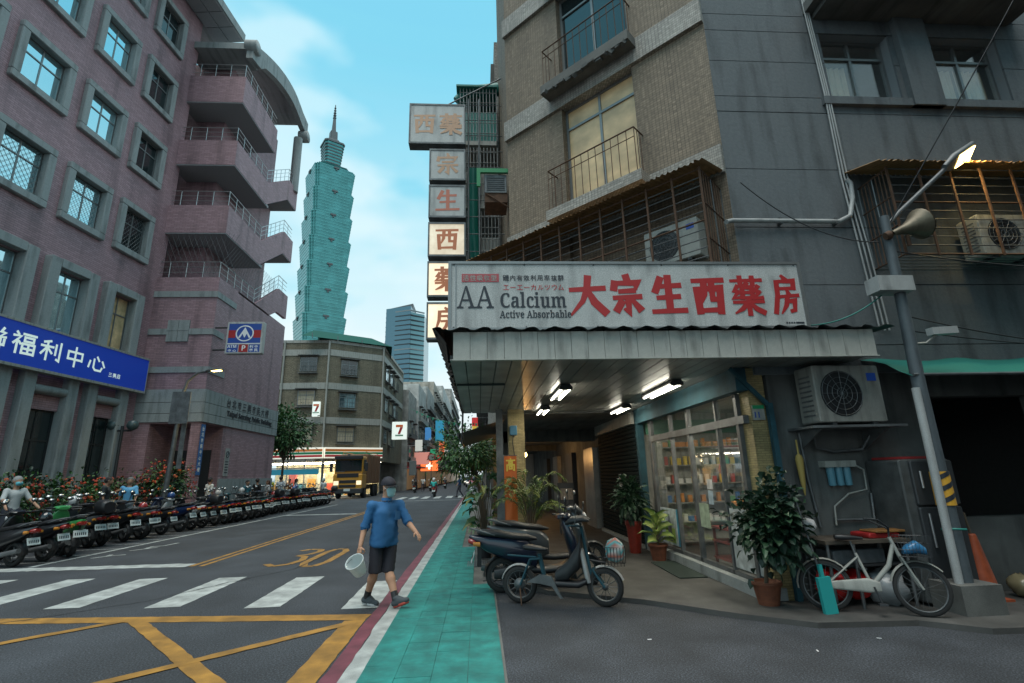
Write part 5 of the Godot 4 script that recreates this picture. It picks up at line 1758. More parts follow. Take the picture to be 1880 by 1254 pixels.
	var pieces := [[-11.88, 8.04, -10.38, 9.0, M.ink_blue, 0.0], [-11.88, 8.3, -11.55, 8.68, M.ink_red, 0.003], [-10.72, 8.3, -10.38, 8.68, M.ink_red, 0.003], [-11.88, 7.6, -11.38, 7.97, M.ink_blue, 0.0], [-11.34, 7.6, -10.92, 7.97, M.ink_red, 0.0], [-10.88, 7.6, -10.38, 7.97, M.ink_blue, 0.0]]
	for q in pieces:
		m = MB.new()
		m.bb(Vector3(q[0], q[1], z0 - 0.02), Vector3(q[2], q[3], z0 + q[5] - 0.0))
		part(ps, "colour_field", m, q[4])
	m = MB.new()
	var pts := []
	for i in 33: pts.append(Vector3(-11.13 + cos(TAU * i / 32) * 0.42, 8.52 + sin(TAU * i / 32) * 0.4, z0 + 0.004))
	for i in 32:
		var o := Vector3(-11.13, 8.52, z0 + 0.004)
		m.quad(o + (pts[i] - o) * 0.86, pts[i], pts[i + 1], o + (pts[i + 1] - o) * 0.86)
	var em := PackedVector2Array([Vector2(-0.3, -0.22), Vector2(0.0, 0.3), Vector2(0.3, -0.22), Vector2(0.2, -0.22), Vector2(0.1, -0.02), Vector2(0.0, -0.22), Vector2(-0.1, -0.02), Vector2(-0.2, -0.22)])
	m.prism(em, 0.004, Transform3D(Basis(), Vector3(-11.13, 8.52, z0 + 0.002)))
	m.bb(Vector3(-11.88, 8.0, z0 - 0.01), Vector3(-10.38, 8.035, z0 + 0.004))
	part(ps, "emblem", m, M.ink_white)
	inst(ps, "lettering", text_mesh("ATM", 0.2, false, true), M.ink_white, Transform3D(Basis(), Vector3(-11.86, 7.76, z0 + 0.003)))
	inst(ps, "lettering", text_mesh("P", 0.36, false, true), M.ink_white, Transform3D(Basis(), Vector3(-11.23, 7.58, z0 + 0.003)))
	for i in 4:
		m = MB.new()
		glyph(m, "利中市民"[i], Transform3D(Basis(), Vector3(-10.85 + (i % 2) * 0.22, 7.79 - (i / 2) * 0.17, z0 + 0.002)), 0.18, 0.15, 0.02)
		part(ps, "character", m, M.ink_white)
	for i in 2:
		m = MB.new()
		glyph(m, "中心"[i], Transform3D(Basis(), Vector3(-11.84 + i * 0.22, 7.61, z0 + 0.002)), 0.18, 0.14, 0.02)
		part(ps, "character", m, M.ink_white)
	for y in [7.75, 8.85]:
		m = MB.new()
		m.bar(Vector3(-12.6, y, -24.15), Vector3(-11.95, y, -24.15), 0.04, 8)
		part(ps, "arm", m, M.dark_steel)
	# street furniture before the building
	var lp := thing("street_lamp", "grey street lamp post with lit head and sign backs before the pink tower", "lamp", Vector3(-11.85, 0.1, -20.6))
	m = MB.new()
	m.tube([Vector3(-11.85, 0.15, -20.6), Vector3(-11.75, 3.0, -20.6), Vector3(-11.68, 5.0, -20.6), Vector3(-11.55, 5.6, -20.6), Vector3(-11.2, 5.92, -20.6), Vector3(-10.85, 5.98, -20.6)], [0.1, 0.085, 0.07, 0.05, 0.045, 0.04], 12)
	part(lp, "post", m, M.galv)
	lamp_head(lp, Transform3D(Basis(Vector3.BACK, 0.1), Vector3(-10.6, 6.02, -20.6)), 4.0)
	m = MB.new()
	m.bb(Vector3(-12.0, 3.9, -20.52), Vector3(-11.3, 5.15, -20.49))
	m.bb(Vector3(-11.6, 2.2, -20.72), Vector3(-11.42, 4.8, -20.69))
	part(lp, "sign_back", m, M.galv)
	var gl := thing("globe_lamp", "dark twin globe lamp standing by the tower entrance", "lamp", Vector3(-15.2, 0.15, -22.8))
	m = MB.new()
	m.bar(Vector3(-15.2, 0.15, -22.8), Vector3(-15.2, 4.1, -22.8), 0.06, 10)
	m.bar(Vector3(-15.6, 3.9, -22.8), Vector3(-14.8, 3.9, -22.8), 0.04, 8)
	part(gl, "post", m, M.dark_steel)
	for x in [-15.6, -14.8]:
		m = MB.new()
		m.lathe([Vector2(0.05, -0.02), Vector2(0.18, 0.06), Vector2(0.23, 0.2), Vector2(0.18, 0.36), Vector2(0.0, 0.42)], 16, Transform3D(Basis(), Vector3(x, 3.92, -22.8)))
		part(gl, "globe", m, mk(lin(0.05, 0.08, 0.085), 0.3))
	var np := thing("notice_board", "white no parking notice fixed to the pink tower wall", "sign", Vector3(X, 1.9, -26.9))
	m = MB.new()
	m.bb(Vector3(X, 1.95, -27.0), Vector3(X + 0.03, 3.3, -26.55))
	part(np, "board", m, M.white_paint)
	m = MB.new()
	var ring := []
	for i in 21: ring.append(Vector3(X + 0.036, 3.0 + sin(TAU * i / 20) * 0.15, -26.775 + cos(TAU * i / 20) * 0.15))
	m.tube(ring, 0.02, 5)
	m.bar(Vector3(X + 0.036, 3.1, -26.88), Vector3(X + 0.036, 2.9, -26.67), 0.018)
	for i in 5: m.bb(Vector3(X + 0.03, 2.1 + i * 0.13, -26.93), Vector3(X + 0.034, 2.15 + i * 0.13, -26.62))
	part(np, "print", m, M.ink_black)
	var bn := thing("blue_banner", "narrow vertical blue banner hanging on the tower corner pillar", "banner", Vector3(X, 2.2, -24.1))
	m = MB.new()
	m.bb(Vector3(X + 0.02, 2.0, -24.38), Vector3(X + 0.04, 4.25, -24.04))
	part(bn, "cloth", m, mk(lin(0.03, 0.12, 0.33), 0.6))
	for i in 8:
		m = MB.new()
		glyph(m, "台北市民中心大樓"[i], Transform3D(turn, Vector3(X + 0.042, 3.95 - i * 0.26, -24.1)), 0.2, 0.2, 0.025)
		part(bn, "character", m, M.ink_white)

func facade_windows(parent: Node, xf: Transform3D, x0: float, x1: float, y0: float, rows: int, cols: int, sy: float, wsz: Vector2, pane: Array, cage := false) -> void:
	for r in rows:
		for c in cols:
			var cx := x0 + (x1 - x0) * (c + 0.5) / cols
			var yy := y0 + r * sy
			var o := window(parent, xf, cx - wsz.x * 0.5, cx + wsz.x * 0.5, yy, yy + wsz.y, 0.03, 2, yy + wsz.y * 0.68, M.aluminium, pane[rng.randi() % pane.size()], 0.06)
			var hd := MB.new()
			hd.xf = xf
			hd.bb(Vector3(cx - wsz.x * 0.6, yy + wsz.y + 0.1, 0), Vector3(cx + wsz.x * 0.6, yy + wsz.y + 0.18, 0.5))
			part(o, "hood", hd, M.old_wall)
			if cage and rng.randf() < 0.75:
				var g := MB.new()
				g.xf = xf
				for i in 8: g.bar(Vector3(cx - wsz.x * 0.55 + i * wsz.x * 0.157, yy - 0.2, 0.35), Vector3(cx - wsz.x * 0.55 + i * wsz.x * 0.157, yy + wsz.y * 0.5, 0.35), 0.012)
				for k in 3: g.bar(Vector3(cx - wsz.x * 0.56, yy - 0.2 + k * wsz.y * 0.25, 0.35), Vector3(cx + wsz.x * 0.56, yy - 0.2 + k * wsz.y * 0.25, 0.35), 0.014)
				g.bb(Vector3(cx - wsz.x * 0.56, yy - 0.24, 0.0), Vector3(cx + wsz.x * 0.56, yy - 0.2, 0.36))
				part(o, "grille", g, M.galv)

func far_buildings() -> void:
	# corner house with the convenience store
	var b := thing("store_house", "tan corner house with pale bands above the convenience store", "building", Vector3(-14, 0, -54))
	var left := Transform3D(Basis(), Vector3(-15.3, 0, -52))
	var d := Vector3(0.8366, 0, -0.5478)
	var mid := Transform3D(Basis(d, Vector3.UP, Vector3(0.5478, 0, 0.8366)), Vector3(-15.3, 0, -52))
	var sidex := Transform3D(Basis(Vector3(0, 0, -1), Vector3.UP, Vector3(1, 0, 0)), mid * Vector3(5.9, 0, 0))
	var tan := mk(lin(0.27, 0.235, 0.165), 0.8, {tex = "mosaic", scale = 0.6, tex2 = "streak", scale2 = 0.08})
	var body := MB.new()
	body.prism(PackedVector2Array([Vector2(-22.0, 52.0), Vector2(-15.3, 52.0), Vector2(-10.4, 55.2), Vector2(-10.4, 70), Vector2(-22, 70)]), 12.2, Transform3D(Basis(Vector3(1, 0, 0), Vector3(0, 0, -1), Vector3(0, 1, 0)), Vector3(0, 3.4, 0)))
	part(b, "wall", body, tan)
	for y in [[7.1, 7.75], [10.6, 11.25], [14.1, 14.75], [15.45, 15.75]]:
		var s := MB.new()
		s.xf = left
		s.bb(Vector3(-6.7, y[0], 0), Vector3(0, y[1], 0.06))
		s.xf = mid
		s.bb(Vector3(0, y[0], 0), Vector3(5.9, y[1], 0.06))
		s.xf = sidex
		s.bb(Vector3(0, y[0], 0), Vector3(14, y[1], 0.06))
		part(b, "band", s, M.off_white)
	var pn := [M.dim_glass, M.curtain, M.mirror_glass]
	facade_windows(b, left, -4.4, 0.2, 5.5, 3, 1, 3.47, Vector2(1.7, 1.5), pn, true)
	facade_windows(b, left, -6.6, -4.6, 5.5, 3, 1, 3.47, Vector2(1.0, 1.5), pn, false)
	facade_windows(b, mid, 0.5, 3.6, 5.3, 3, 1, 3.47, Vector2(1.7, 1.5), pn, true)
	facade_windows(b, sidex, 0.6, 9.0, 5.3, 3, 3, 3.47, Vector2(1.6, 1.5), pn, true)
	for x in [[left, -4.6], [left, -0.1], [mid, 5.75]]:
		var p := MB.new()
		p.xf = x[0]
		p.bar(Vector3(x[1], 3.4, 0.12), Vector3(x[1], 15.6, 0.12), 0.1, 8)
		part(b, "drain_pipe", p, M.off_white)
	var rf := MB.new()
	rf.xf = mid
	rf.quad(Vector3(-3.0, 15.8, 0.2), Vector3(6.6, 15.8, 0.4), Vector3(5.5, 17.4, -3.0), Vector3(-1.0, 17.4, -3.0))
	rf.quad(Vector3(6.6, 15.8, 0.4), Vector3(8.8, 15.2, -5.0), Vector3(5.5, 17.4, -5.0), Vector3(5.5, 17.4, -3.0))
	rf.bb(Vector3(-0.5, 15.6, -3.2), Vector3(5.5, 17.2, -2.6))
	part(b, "roof_shed", rf, mk(lin(0.03, 0.09, 0.075), 0.95, {spec = 0.1}))
	var st := MB.new()
	for i in 4: st.bar(mid * Vector3(-2.0 + i * 2.6, 15.6, 0.3), mid * Vector3(-2.0 + i * 2.6, 16.2, 0.2), 0.04)
	part(b, "shed_post", st, M.galv)
	# the store on the ground floor
	var s7 := thing("convenience_store", "brightly lit convenience store front with red green and orange stripes", "shop front", Vector3(-14, 0, -52))
	for q in [[left, -6.7, 0.0], [mid, 0.0, 5.9]]:
		var xf: Transform3D = q[0]
		var m := MB.new()
		m.xf = xf
		m.bb(Vector3(q[1], 3.7, 0.06), Vector3(q[2], 4.75, 0.5))
		part(s7, "fascia", m, mk(lin(0.7, 0.72, 0.68), 0.4, {emit = Color(1.0, 0.97, 0.88), power = 0.3}))
		for e in [[4.35, 4.58, lin(0.75, 0.2, 0.03)], [4.08, 4.3, lin(0.0, 0.22, 0.1)], [3.82, 4.02, lin(0.55, 0.02, 0.03)]]:
			m = MB.new()
			m.xf = xf
			m.bb(Vector3(q[1], e[0], 0.4), Vector3(q[2], e[1], 0.515))
			part(s7, "stripe", m, mk(e[2], 0.4))
		m = MB.new()
		m.xf = xf
		for k in 5:
			var x: float = lerpf(q[1], q[2] - 0.1, k / 4.0)
			m.bb(Vector3(x, 0.1, 0.0), Vector3(x + 0.1, 3.7, 0.1))
		m.bb(Vector3(q[1], 2.75, 0.0), Vector3(q[2], 2.85, 0.1))
		part(s7, "frame", m, M.aluminium)
		m = MB.new()
		m.xf = xf
		m.bb(Vector3(q[1], 0.1, 0.03), Vector3(q[2], 3.7, 0.04))
		part(s7, "pane", m, M.glass)
	var rm := MB.new()
	rm.bb(Vector3(-22, 0.1, -58.2), Vector3(-11, 3.6, -58))
	part(s7, "back_wall", rm, mk(lin(0.7, 0.6, 0.35), 0.6, {tex = "blotch", scale = 0.5}))
	rm = MB.new()
	rm.bb(Vector3(-22, 0.02, -58), Vector3(-11.5, 0.1, -53))
	part(s7, "floor", rm, M.off_white)
	for k in 3:
		rm = MB.new()
		rm.bb(Vector3(-21.5, 3.3, -54 - k * 1.4), Vector3(-12.6 + k, 3.36, -53.8 - k * 1.4))
		part(s7, "ceiling_light", rm, M.tube_lit)
	for k in 10:
		rm = MB.new()
		rm.bb(Vector3(-21.4 + k * 0.95, 0.1, -55.4), Vector3(-20.7 + k * 0.95, 1.3 + 0.5 * (k % 3), -54.9))
		part(s7, "shelf", rm, mk([lin(0.6, 0.3, 0.05), lin(0.5, 0.5, 0.45), lin(0.5, 0.08, 0.05), lin(0.1, 0.3, 0.4)][k % 4], 0.5))
	rm = MB.new()
	rm.xf = left
	rm.bb(Vector3(-6.0, 2.2, 0.12), Vector3(-0.3, 2.72, 0.16))
	part(s7, "blue_banner", rm, mk(lin(0.03, 0.3, 0.42), 0.5))
	var l := OmniLight3D.new()
	l.name = "store_glow"
	l.light_color = Color(1.0, 0.9, 0.7)
	l.light_energy = 12.0
	l.light_size = 1.0
	l.shadow_enabled = true
	l.position = Vector3(-15.5, 3.0, -54.2) - s7.position
	s7.add_child(l)
	# numeral signs
	for q in [[Vector3(-16.2, 8.5, -51.5), 1.0, "white vertical sign box with a coloured seven on the tan corner house"], [Vector3(-8.6, 6.6, -56.0), 1.35, "white square sign box with a coloured seven over the far pavement"]]:
		var t := thing("store_sign", q[2], "sign", q[0])
		var m := MB.new()
		var s: float = q[1]
		m.rbox(q[0] + Vector3(0, 0, -0.15), Vector3(1.1 if s > 1.1 else 0.75, 1.5 if s < 1.1 else 1.3, 0.25) * (1.0 if s < 1.1 else 1.45), 0.05)
		part(t, "case", m, mk(lin(0.7, 0.72, 0.7), 0.4, {emit = Color(0.95, 1.0, 0.95), power = 0.35}))
		m = MB.new()
		var at := Transform3D(Basis().scaled(Vector3.ONE * s * 0.62), q[0] + Vector3(0, 0.12, 0.04 if s > 1.1 else -0.02))
		m.prism(PackedVector2Array([Vector2(-0.45, 0.3), Vector2(0.45, 0.3), Vector2(0.45, 0.6), Vector2(-0.45, 0.6)]), 0.02, at)
		part(t, "seven_top", m, mk(lin(0.75, 0.15, 0.03), 0.4))
		m = MB.new()
		m.prism(PackedVector2Array([Vector2(0.1, 0.28), Vector2(0.45, 0.28), Vector2(0.1, -0.6), Vector2(-0.2, -0.6)]), 0.02, at)
		part(t, "seven_stem", m, M.ink_red)
		m = MB.new()
		m.prism(PackedVector2Array([Vector2(-0.5, -0.85), Vector2(0.5, -0.85), Vector2(0.5, -0.68), Vector2(-0.5, -0.68)]), 0.02, at)
		part(t, "green_bar", m, M.ink_green)
		inst(t, "lettering", text_mesh("ELEVEn", 0.16 * s, false, true), M.ink_white, Transform3D(Basis(), q[0] + Vector3(-0.3 * s, -0.42 * s, 0.1)))
	# row of houses further down on the left, then on the right
	var walls := [lin(0.42, 0.4, 0.37), lin(0.6, 0.59, 0.56), lin(0.5, 0.5, 0.48), lin(0.5, 0.45, 0.38), lin(0.62, 0.62, 0.6)]
	var desc := ["grey balconied house next after the store house", "pale house with a lit window down the left side", "white rendered tall house with corner pipes farther along", "brownish narrow house far down the street", "pale far house closing the left row", "distant grey apartment block over the street end"]
	var z := -70.5
	for i in 6:
		var len: float = [9.0, 11.0, 14.0, 22.0, 40.0, 60.0][i]
		var hgt: float = [13.5, 16.0, 17.5, 21.0, 24.0, 30.0][i]
		var fx: float = [-9.7, -9.4, -9.2, -9.3, -9.0, -9.0][i]
		var t := thing("row_house", desc[i], "building", Vector3(fx - 5, 0, z - len * 0.5))
		var m := MB.new()
		m.bb(Vector3(fx - 12, 0, z - len), Vector3(fx, hgt, z))
		part(t, "wall", m, mk(walls[i % 5], 0.8, {tex = "streak", scale = 0.1, tex2 = "blotch", scale2 = 0.2}))
		var xf := Transform3D(Basis(Vector3(0, 0, -1), Vector3.UP, Vector3(1, 0, 0)), Vector3(fx, 0, z))
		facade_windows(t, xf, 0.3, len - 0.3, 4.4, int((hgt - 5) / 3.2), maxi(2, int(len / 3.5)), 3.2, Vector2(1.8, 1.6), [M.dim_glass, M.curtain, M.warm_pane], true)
		var fxf := Transform3D(Basis(), Vector3(fx - 6, 0, z))
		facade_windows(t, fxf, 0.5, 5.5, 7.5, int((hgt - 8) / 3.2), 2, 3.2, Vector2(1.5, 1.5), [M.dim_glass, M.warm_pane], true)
		for r in int((hgt - 4) / 3.2):
			m = MB.new()
			m.bb(Vector3(fx, 3.7 + r * 3.2, z - len + 0.2 + (r % 2) * 2.0), Vector3(fx + 0.55, 3.82 + r * 3.2, z - 0.2))
			m.bb(Vector3(fx + 0.5, 3.82 + r * 3.2, z - len + 0.2 + (r % 2) * 2.0), Vector3(fx + 0.55, 4.4 + r * 3.2, z - 0.2))
			part(t, "balcony", m, [M.off_white, M.concrete, M.old_wall][(i + r) % 3])
		m = MB.new()
		m.bb(Vector3(fx, 2.9, z - len + 0.1), Vector3(fx + 1.8, 3.1, z - 0.1))
		part(t, "shop_awning", m, [M.ink_red, M.teal_tarp, M.off_white, M.ink_red, M.dark_steel, M.dark_steel][i])
		m = MB.new()
		m.bb(Vector3(fx + 0.01, 0.1, z - len + 0.3), Vector3(fx + 0.06, 2.8, z - 0.3))
		part(t, "shop_window", m, mk(lin(0.5, 0.4, 0.25), 0.4, {tex = "streak", scale = 0.3, emit = Color(1.0, 0.75, 0.45), power = 0.05}))
		z -= len + 0.3
	z = -34.5
	for i in 5:
		var len: float = [12.0, 16.0, 25.0, 40.0, 60.0][i]
		var t := thing("row_house", ["grey house beyond the neighbour on the right pavement", "tall dark house on the right with balconies", "pale right hand house far along", "right hand block near the street end", "distant right hand apartment block"][i], "building", Vector3(6, 0, z - len * 0.5))
		var m := MB.new()
		m.bb(Vector3(0.8 + i * 0.1, 0, z - len), Vector3(12, 15.0 + i * 2, z))
		part(t, "wall", m, mk(walls[(i + 2) % 5], 0.8, {tex = "streak", scale = 0.1}))
		var xf := Transform3D(Basis(Vector3(0, 0, 1), Vector3.UP, Vector3(-1, 0, 0)), Vector3(0.8 + i * 0.1, 0, z - len))
		facade_windows(t, xf, 0.3, len - 0.3, 4.6, 3, maxi(2, int(len / 4.0)), 3.2, Vector2(1.8, 1.6), [M.dim_glass, M.curtain], true)
		m = MB.new()
		for r in 4: m.bb(Vector3(-0.2 + i * 0.1, 3.6 + r * 3.2, z - len + 0.2), Vector3(0.8 + i * 0.1, 3.75 + r * 3.2, z - 0.2))
		part(t, "balcony", m, M.old_wall)
		z -= len + 0.3
	# glass office tower and the tall stepped tower
	var o := thing("glass_tower", "blue glass office tower with a slanted roof rising behind the street", "tower", Vector3(-60, 0, -400))
	var gl := mk(lin(0.1, 0.2, 0.25), 0.15, {metal = 0.5})
	var m := MB.new()
	m.prism(PackedVector2Array([Vector2(-75, 400), Vector2(-54, 392), Vector2(-52, 425), Vector2(-74, 430)]), 136.0, Transform3D(Basis(Vector3(1, 0, 0), Vector3(0, 0, -1), Vector3(0, 1, 0)), Vector3.ZERO))
	part(o, "main_block", m, gl)
	m = MB.new()
	m.prism(PackedVector2Array([Vector2(-53.9, 393), Vector2(-44, 400), Vector2(-43, 428), Vector2(-51.9, 425)]), 131.0, Transform3D(Basis(Vector3(1, 0, 0), Vector3(0, 0, -1), Vector3(0, 1, 0)), Vector3.ZERO))
	part(o, "side_block", m, mk(lin(0.16, 0.3, 0.33), 0.15, {metal = 0.5}))
	for i in 33:
		m = MB.new()
		m.prism(PackedVector2Array([Vector2(-75.2, 400.2), Vector2(-54, 391.8), Vector2(-43.8, 400), Vector2(-44.2, 401), Vector2(-54, 393.5), Vector2(-75, 401.5)]), 0.9, Transform3D(Basis(Vector3(1, 0, 0), Vector3(0, 0, -1), Vector3(0, 1, 0)), Vector3(0, 4 + i * 4.0, 0)))
		part(o, "floor_band", m, M.dark_steel if i % 8 else M.aluminium)
	m = MB.new()
	m.prism(PackedVector2Array([Vector2(-75, 136), Vector2(-54, 136), Vector2(-54, 142.5), Vector2(-75, 137.5)]), 20.0, Transform3D(Basis(), Vector3(0, 0, -425)))
	part(o, "slanted_crown", m, M.galv)
	var tw := thing("stepped_tower", "teal glass skyscraper of eight flaring segments with a spire", "tower", Vector3(-198, 0, -590))
	var teal := mk(lin(0.12, 0.42, 0.42), 0.22, {metal = 0.45, tex = "blotch", scale = 0.02})
	var fin := mk(lin(0.13, 0.43, 0.42), 0.35, {metal = 0.3})
	var base_xf := Transform3D(Basis(Vector3.UP, deg_to_rad(33.0)), Vector3(-196, 0, -612))
	var oct := func(h: float, k: float) -> PackedVector2Array:
		return PackedVector2Array([Vector2(h, -h + k), Vector2(h, h - k), Vector2(h - k * 0.45, h - k), Vector2(h - k * 0.45, h - k * 0.45), Vector2(h - k, h - k * 0.45), Vector2(h - k, h), Vector2(-h + k, h), Vector2(-h + k, h - k * 0.45), Vector2(-h + k * 0.45, h - k * 0.45), Vector2(-h + k * 0.45, h - k), Vector2(-h, h - k), Vector2(-h, -h + k), Vector2(-h + k * 0.45, -h + k), Vector2(-h + k * 0.45, -h + k * 0.45), Vector2(-h + k, -h + k * 0.45), Vector2(-h + k, -h), Vector2(h - k, -h), Vector2(h - k, -h + k * 0.45), Vector2(h - k * 0.45, -h + k * 0.45), Vector2(h - k * 0.45, -h + k)])
	var ring_at := func(h: float, k: float, y: float) -> PackedVector3Array:
		var r := PackedVector3Array()
		for p in oct.call(h, k): r.push_back(base_xf * Vector3(p.x, y, p.y))
		return r
	m = MB.new()
	m.rings_mesh([ring_at.call(30.0, 5.0, 0.0), ring_at.call(23.0, 4.0, 126.0)], true, true, false)
	part(tw, "base", m, teal)
	for i in 8:
		var y0 := 126.5 + i * 33.6
		m = MB.new()
		m.rings_mesh([ring_at.call(23.2, 4.0, y0), ring_at.call(26.2, 4.5, y0 + 32.6), ring_at.call(25.2, 4.5, y0 + 33.5)], true, true, false)
		var seg := part(tw, "segment", m, teal)
		for k in 8:
			var f := MB.new()
			var h := 23.2 + 3.0 * (k + 1) / 8.0 + 0.15
			f.rings_mesh([ring_at.call(h, 4.4, y0 + 3.0 + k * 4.1), ring_at.call(h + 0.05, 4.4, y0 + 3.7 + k * 4.1)], true, true, false)
			part(seg, "floor_band", f, fin)
		for q in 4:
			var f := MB.new()
			var bs := base_xf * Transform3D(Basis(Vector3.UP, q * PI / 2), Vector3.ZERO)
			f.xf = bs
			f.box(Vector3(0, y0 + 31.5, 26.6), Vector3(7.0, 2.2, 1.4))
			f.box(Vector3(0, y0 + 29.5, 26.4), Vector3(2.2, 3.0, 1.2))
			part(seg, "emblem", f, M.galv)
	var cr := [[17.0, 395.5, 19.5, 402], [9.5, 402, 12.5, 440], [13.5, 440, 13.5, 442.5], [8.0, 442.5, 7.0, 449], [5.0, 449, 4.5, 463], [2.6, 463, 1.6, 485], [1.1, 485, 0.5, 508]]
	for q in cr:
		m = MB.new()
		m.rings_mesh([ring_at.call(q[0], q[0] * 0.2, q[1]), ring_at.call(q[2], q[2] * 0.2, q[3])], true, true, false)
		part(tw, "crown" if q[1] < 460 else "spire", m, teal if q[1] < 440 else M.galv)
	for i in 8:
		m = MB.new()
		var h := 9.9 + i * 0.38
		m.rings_mesh([ring_at.call(h, 2.0, 404.0 + i * 4.4), ring_at.call(h + 0.2, 2.0, 405.4 + i * 4.4)], true, true, false)
		part(tw, "crown_band", m, M.galv)
	for i in 5:
		m = MB.new()
		m.rings_mesh([ring_at.call(2.0 - i * 0.2, 0.4, 486.0 + i * 4), ring_at.call(2.0 - i * 0.2, 0.4, 487.2 + i * 4)], true, true, false)
		part(tw, "spire_ring", m, M.galv)
	# signs hung over the far street
	var hs := [[Vector3(-8.3, 4.3, -76), Vector3(2.2, 1.7, 0.3), lin(0.6, 0.25, 0.2), 0.4, "pink red shop sign box over the far left pavement"], [Vector3(-7.6, 3.3, -80), Vector3(2.6, 1.5, 0.3), lin(0.7, 0.12, 0.03), 1.2, "glowing orange pharmacy cross sign far down the street"], [Vector3(-7.0, 9.6, -92), Vector3(1.5, 3.6, 0.3), lin(0.03, 0.25, 0.4), 0.3, "blue vertical shop sign high on the left row"], [Vector3(-7.2, 6.8, -100), Vector3(1.0, 3.0, 0.3), lin(0.65, 0.12, 0.05), 0.8, "orange vertical shop sign below the blue one"], [Vector3(-8.4, 2.8, -66.5), Vector3(0.9, 1.8, 0.2), lin(0.2, 0.22, 0.22), 0.0, "grey board sign standing past the store house"]]
	for q in hs:
		var t := thing("hanging_sign", q[4], "sign", q[0])
		m = MB.new()
		m.rbox(q[0], q[1], 0.05)
		part(t, "box", m, mk(q[2], 0.4, {emit = q[2], power = q[3]} if q[3] > 0 else {}))
		if q[3] > 1.0:
			m = MB.new()
			m.box(q[0] + Vector3(0, 0, 0.16), Vector3(0.28, 1.0, 0.02))
			m.box(q[0] + Vector3(0, 0, 0.162), Vector3(0.9, 0.28, 0.02))
			part(t, "cross", m, mk(lin(0.9, 0.9, 0.8), 0.4, {emit = Color(1, 0.95, 0.8), power = 1.5}))
		m = MB.new()
		m.bar(q[0] + Vector3(-q[1].x * 0.5, 0, 0), q[0] + Vector3(-q[1].x * 0.5 - 0.8, 0, 0), 0.04)
		part(t, "arm", m, M.galv)
	for i in 16:
		var lf := i % 2 == 0
		var zz := -58.0 - i * 5.5
		var cc: Array = [[lin(0.6, 0.6, 0.55), "white"], [lin(0.5, 0.03, 0.03), "red"], [lin(0.05, 0.2, 0.45), "blue"], [lin(0.6, 0.4, 0.05), "yellow"], [lin(0.03, 0.3, 0.15), "green"]][i % 5]
		var at := Vector3(-7.9 + rng.randf() * 0.8, 4.2 + rng.randf() * 5.0, zz - 8.0) if lf else Vector3(-0.4 - rng.randf() * 0.5, 4.5 + rng.randf() * 5.0, zz)
		var t := thing("hanging_sign", "small %s shop sign hung over the far %s pavement" % [cc[1], "left" if lf else "right"], "sign", at, "small %s shop signs far down the street" % cc[1])
		m = MB.new()
		m.rbox(at, Vector3(0.9, rng.randf_range(0.8, 2.2), 0.22), 0.04)
		part(t, "box", m, mk(cc[0], 0.4, {emit = cc[0], power = 0.35}))
		m = MB.new()
		m.bar(at, at + Vector3(-1.6 if lf else 1.4, 0, 0), 0.03)
		part(t, "arm", m, M.galv)
	var ns := thing("round_sign", "round no entry style sign on a post down the street", "sign", Vector3(-6.4, 0, -70))
	m = MB.new()
	m.bar(Vector3(-6.4, 0, -70), Vector3(-6.4, 4.4, -70), 0.05, 8)
	part(ns, "post", m, M.galv)
	m = MB.new()
	m.lathe([Vector2(0.0, 0.0), Vector2(0.5, 0.0), Vector2(0.5, 0.04), Vector2(0.0, 0.04)], 20, Transform3D(Basis(Vector3.RIGHT, PI / 2), Vector3(-6.4, 4.2, -69.95)))
	part(ns, "disc", m, M.ink_red)
	m = MB.new()
	m.lathe([Vector2(0.0, 0.0), Vector2(0.38, 0.0), Vector2(0.38, 0.01), Vector2(0.0, 0.01)], 20, Transform3D(Basis(Vector3.RIGHT, PI / 2), Vector3(-6.4, 4.2, -69.9)))
	part(ns, "face", m, M.off_white)
	var bu := thing("bunting", "string of small green pennants hung across the far street", "bunting", Vector3(-3, 8, -60))
	for k in 3:
		m = MB.new()
		var a := Vector3(-8.0 + k, 9.5 - k * 1.2, -60 - k * 8)
		var e := Vector3(0.8, 7.5 - k, -58 - k * 8)
		var pts := []
		for i in 15: pts.append(a.lerp(e, i / 14.0) - Vector3(0, 3.0 * (i / 14.0) * (1 - i / 14.0), 0))
		m.tube(pts, 0.015, 4)
		for i in 13: m.tri(pts[i + 1], pts[i + 1] + Vector3(0.3, 0, 0), pts[i + 1] + Vector3(0.15, -0.35, 0.02))
		part(bu, "pennant_string", m, mk(lin(0.02, 0.25, 0.15), 0.6))

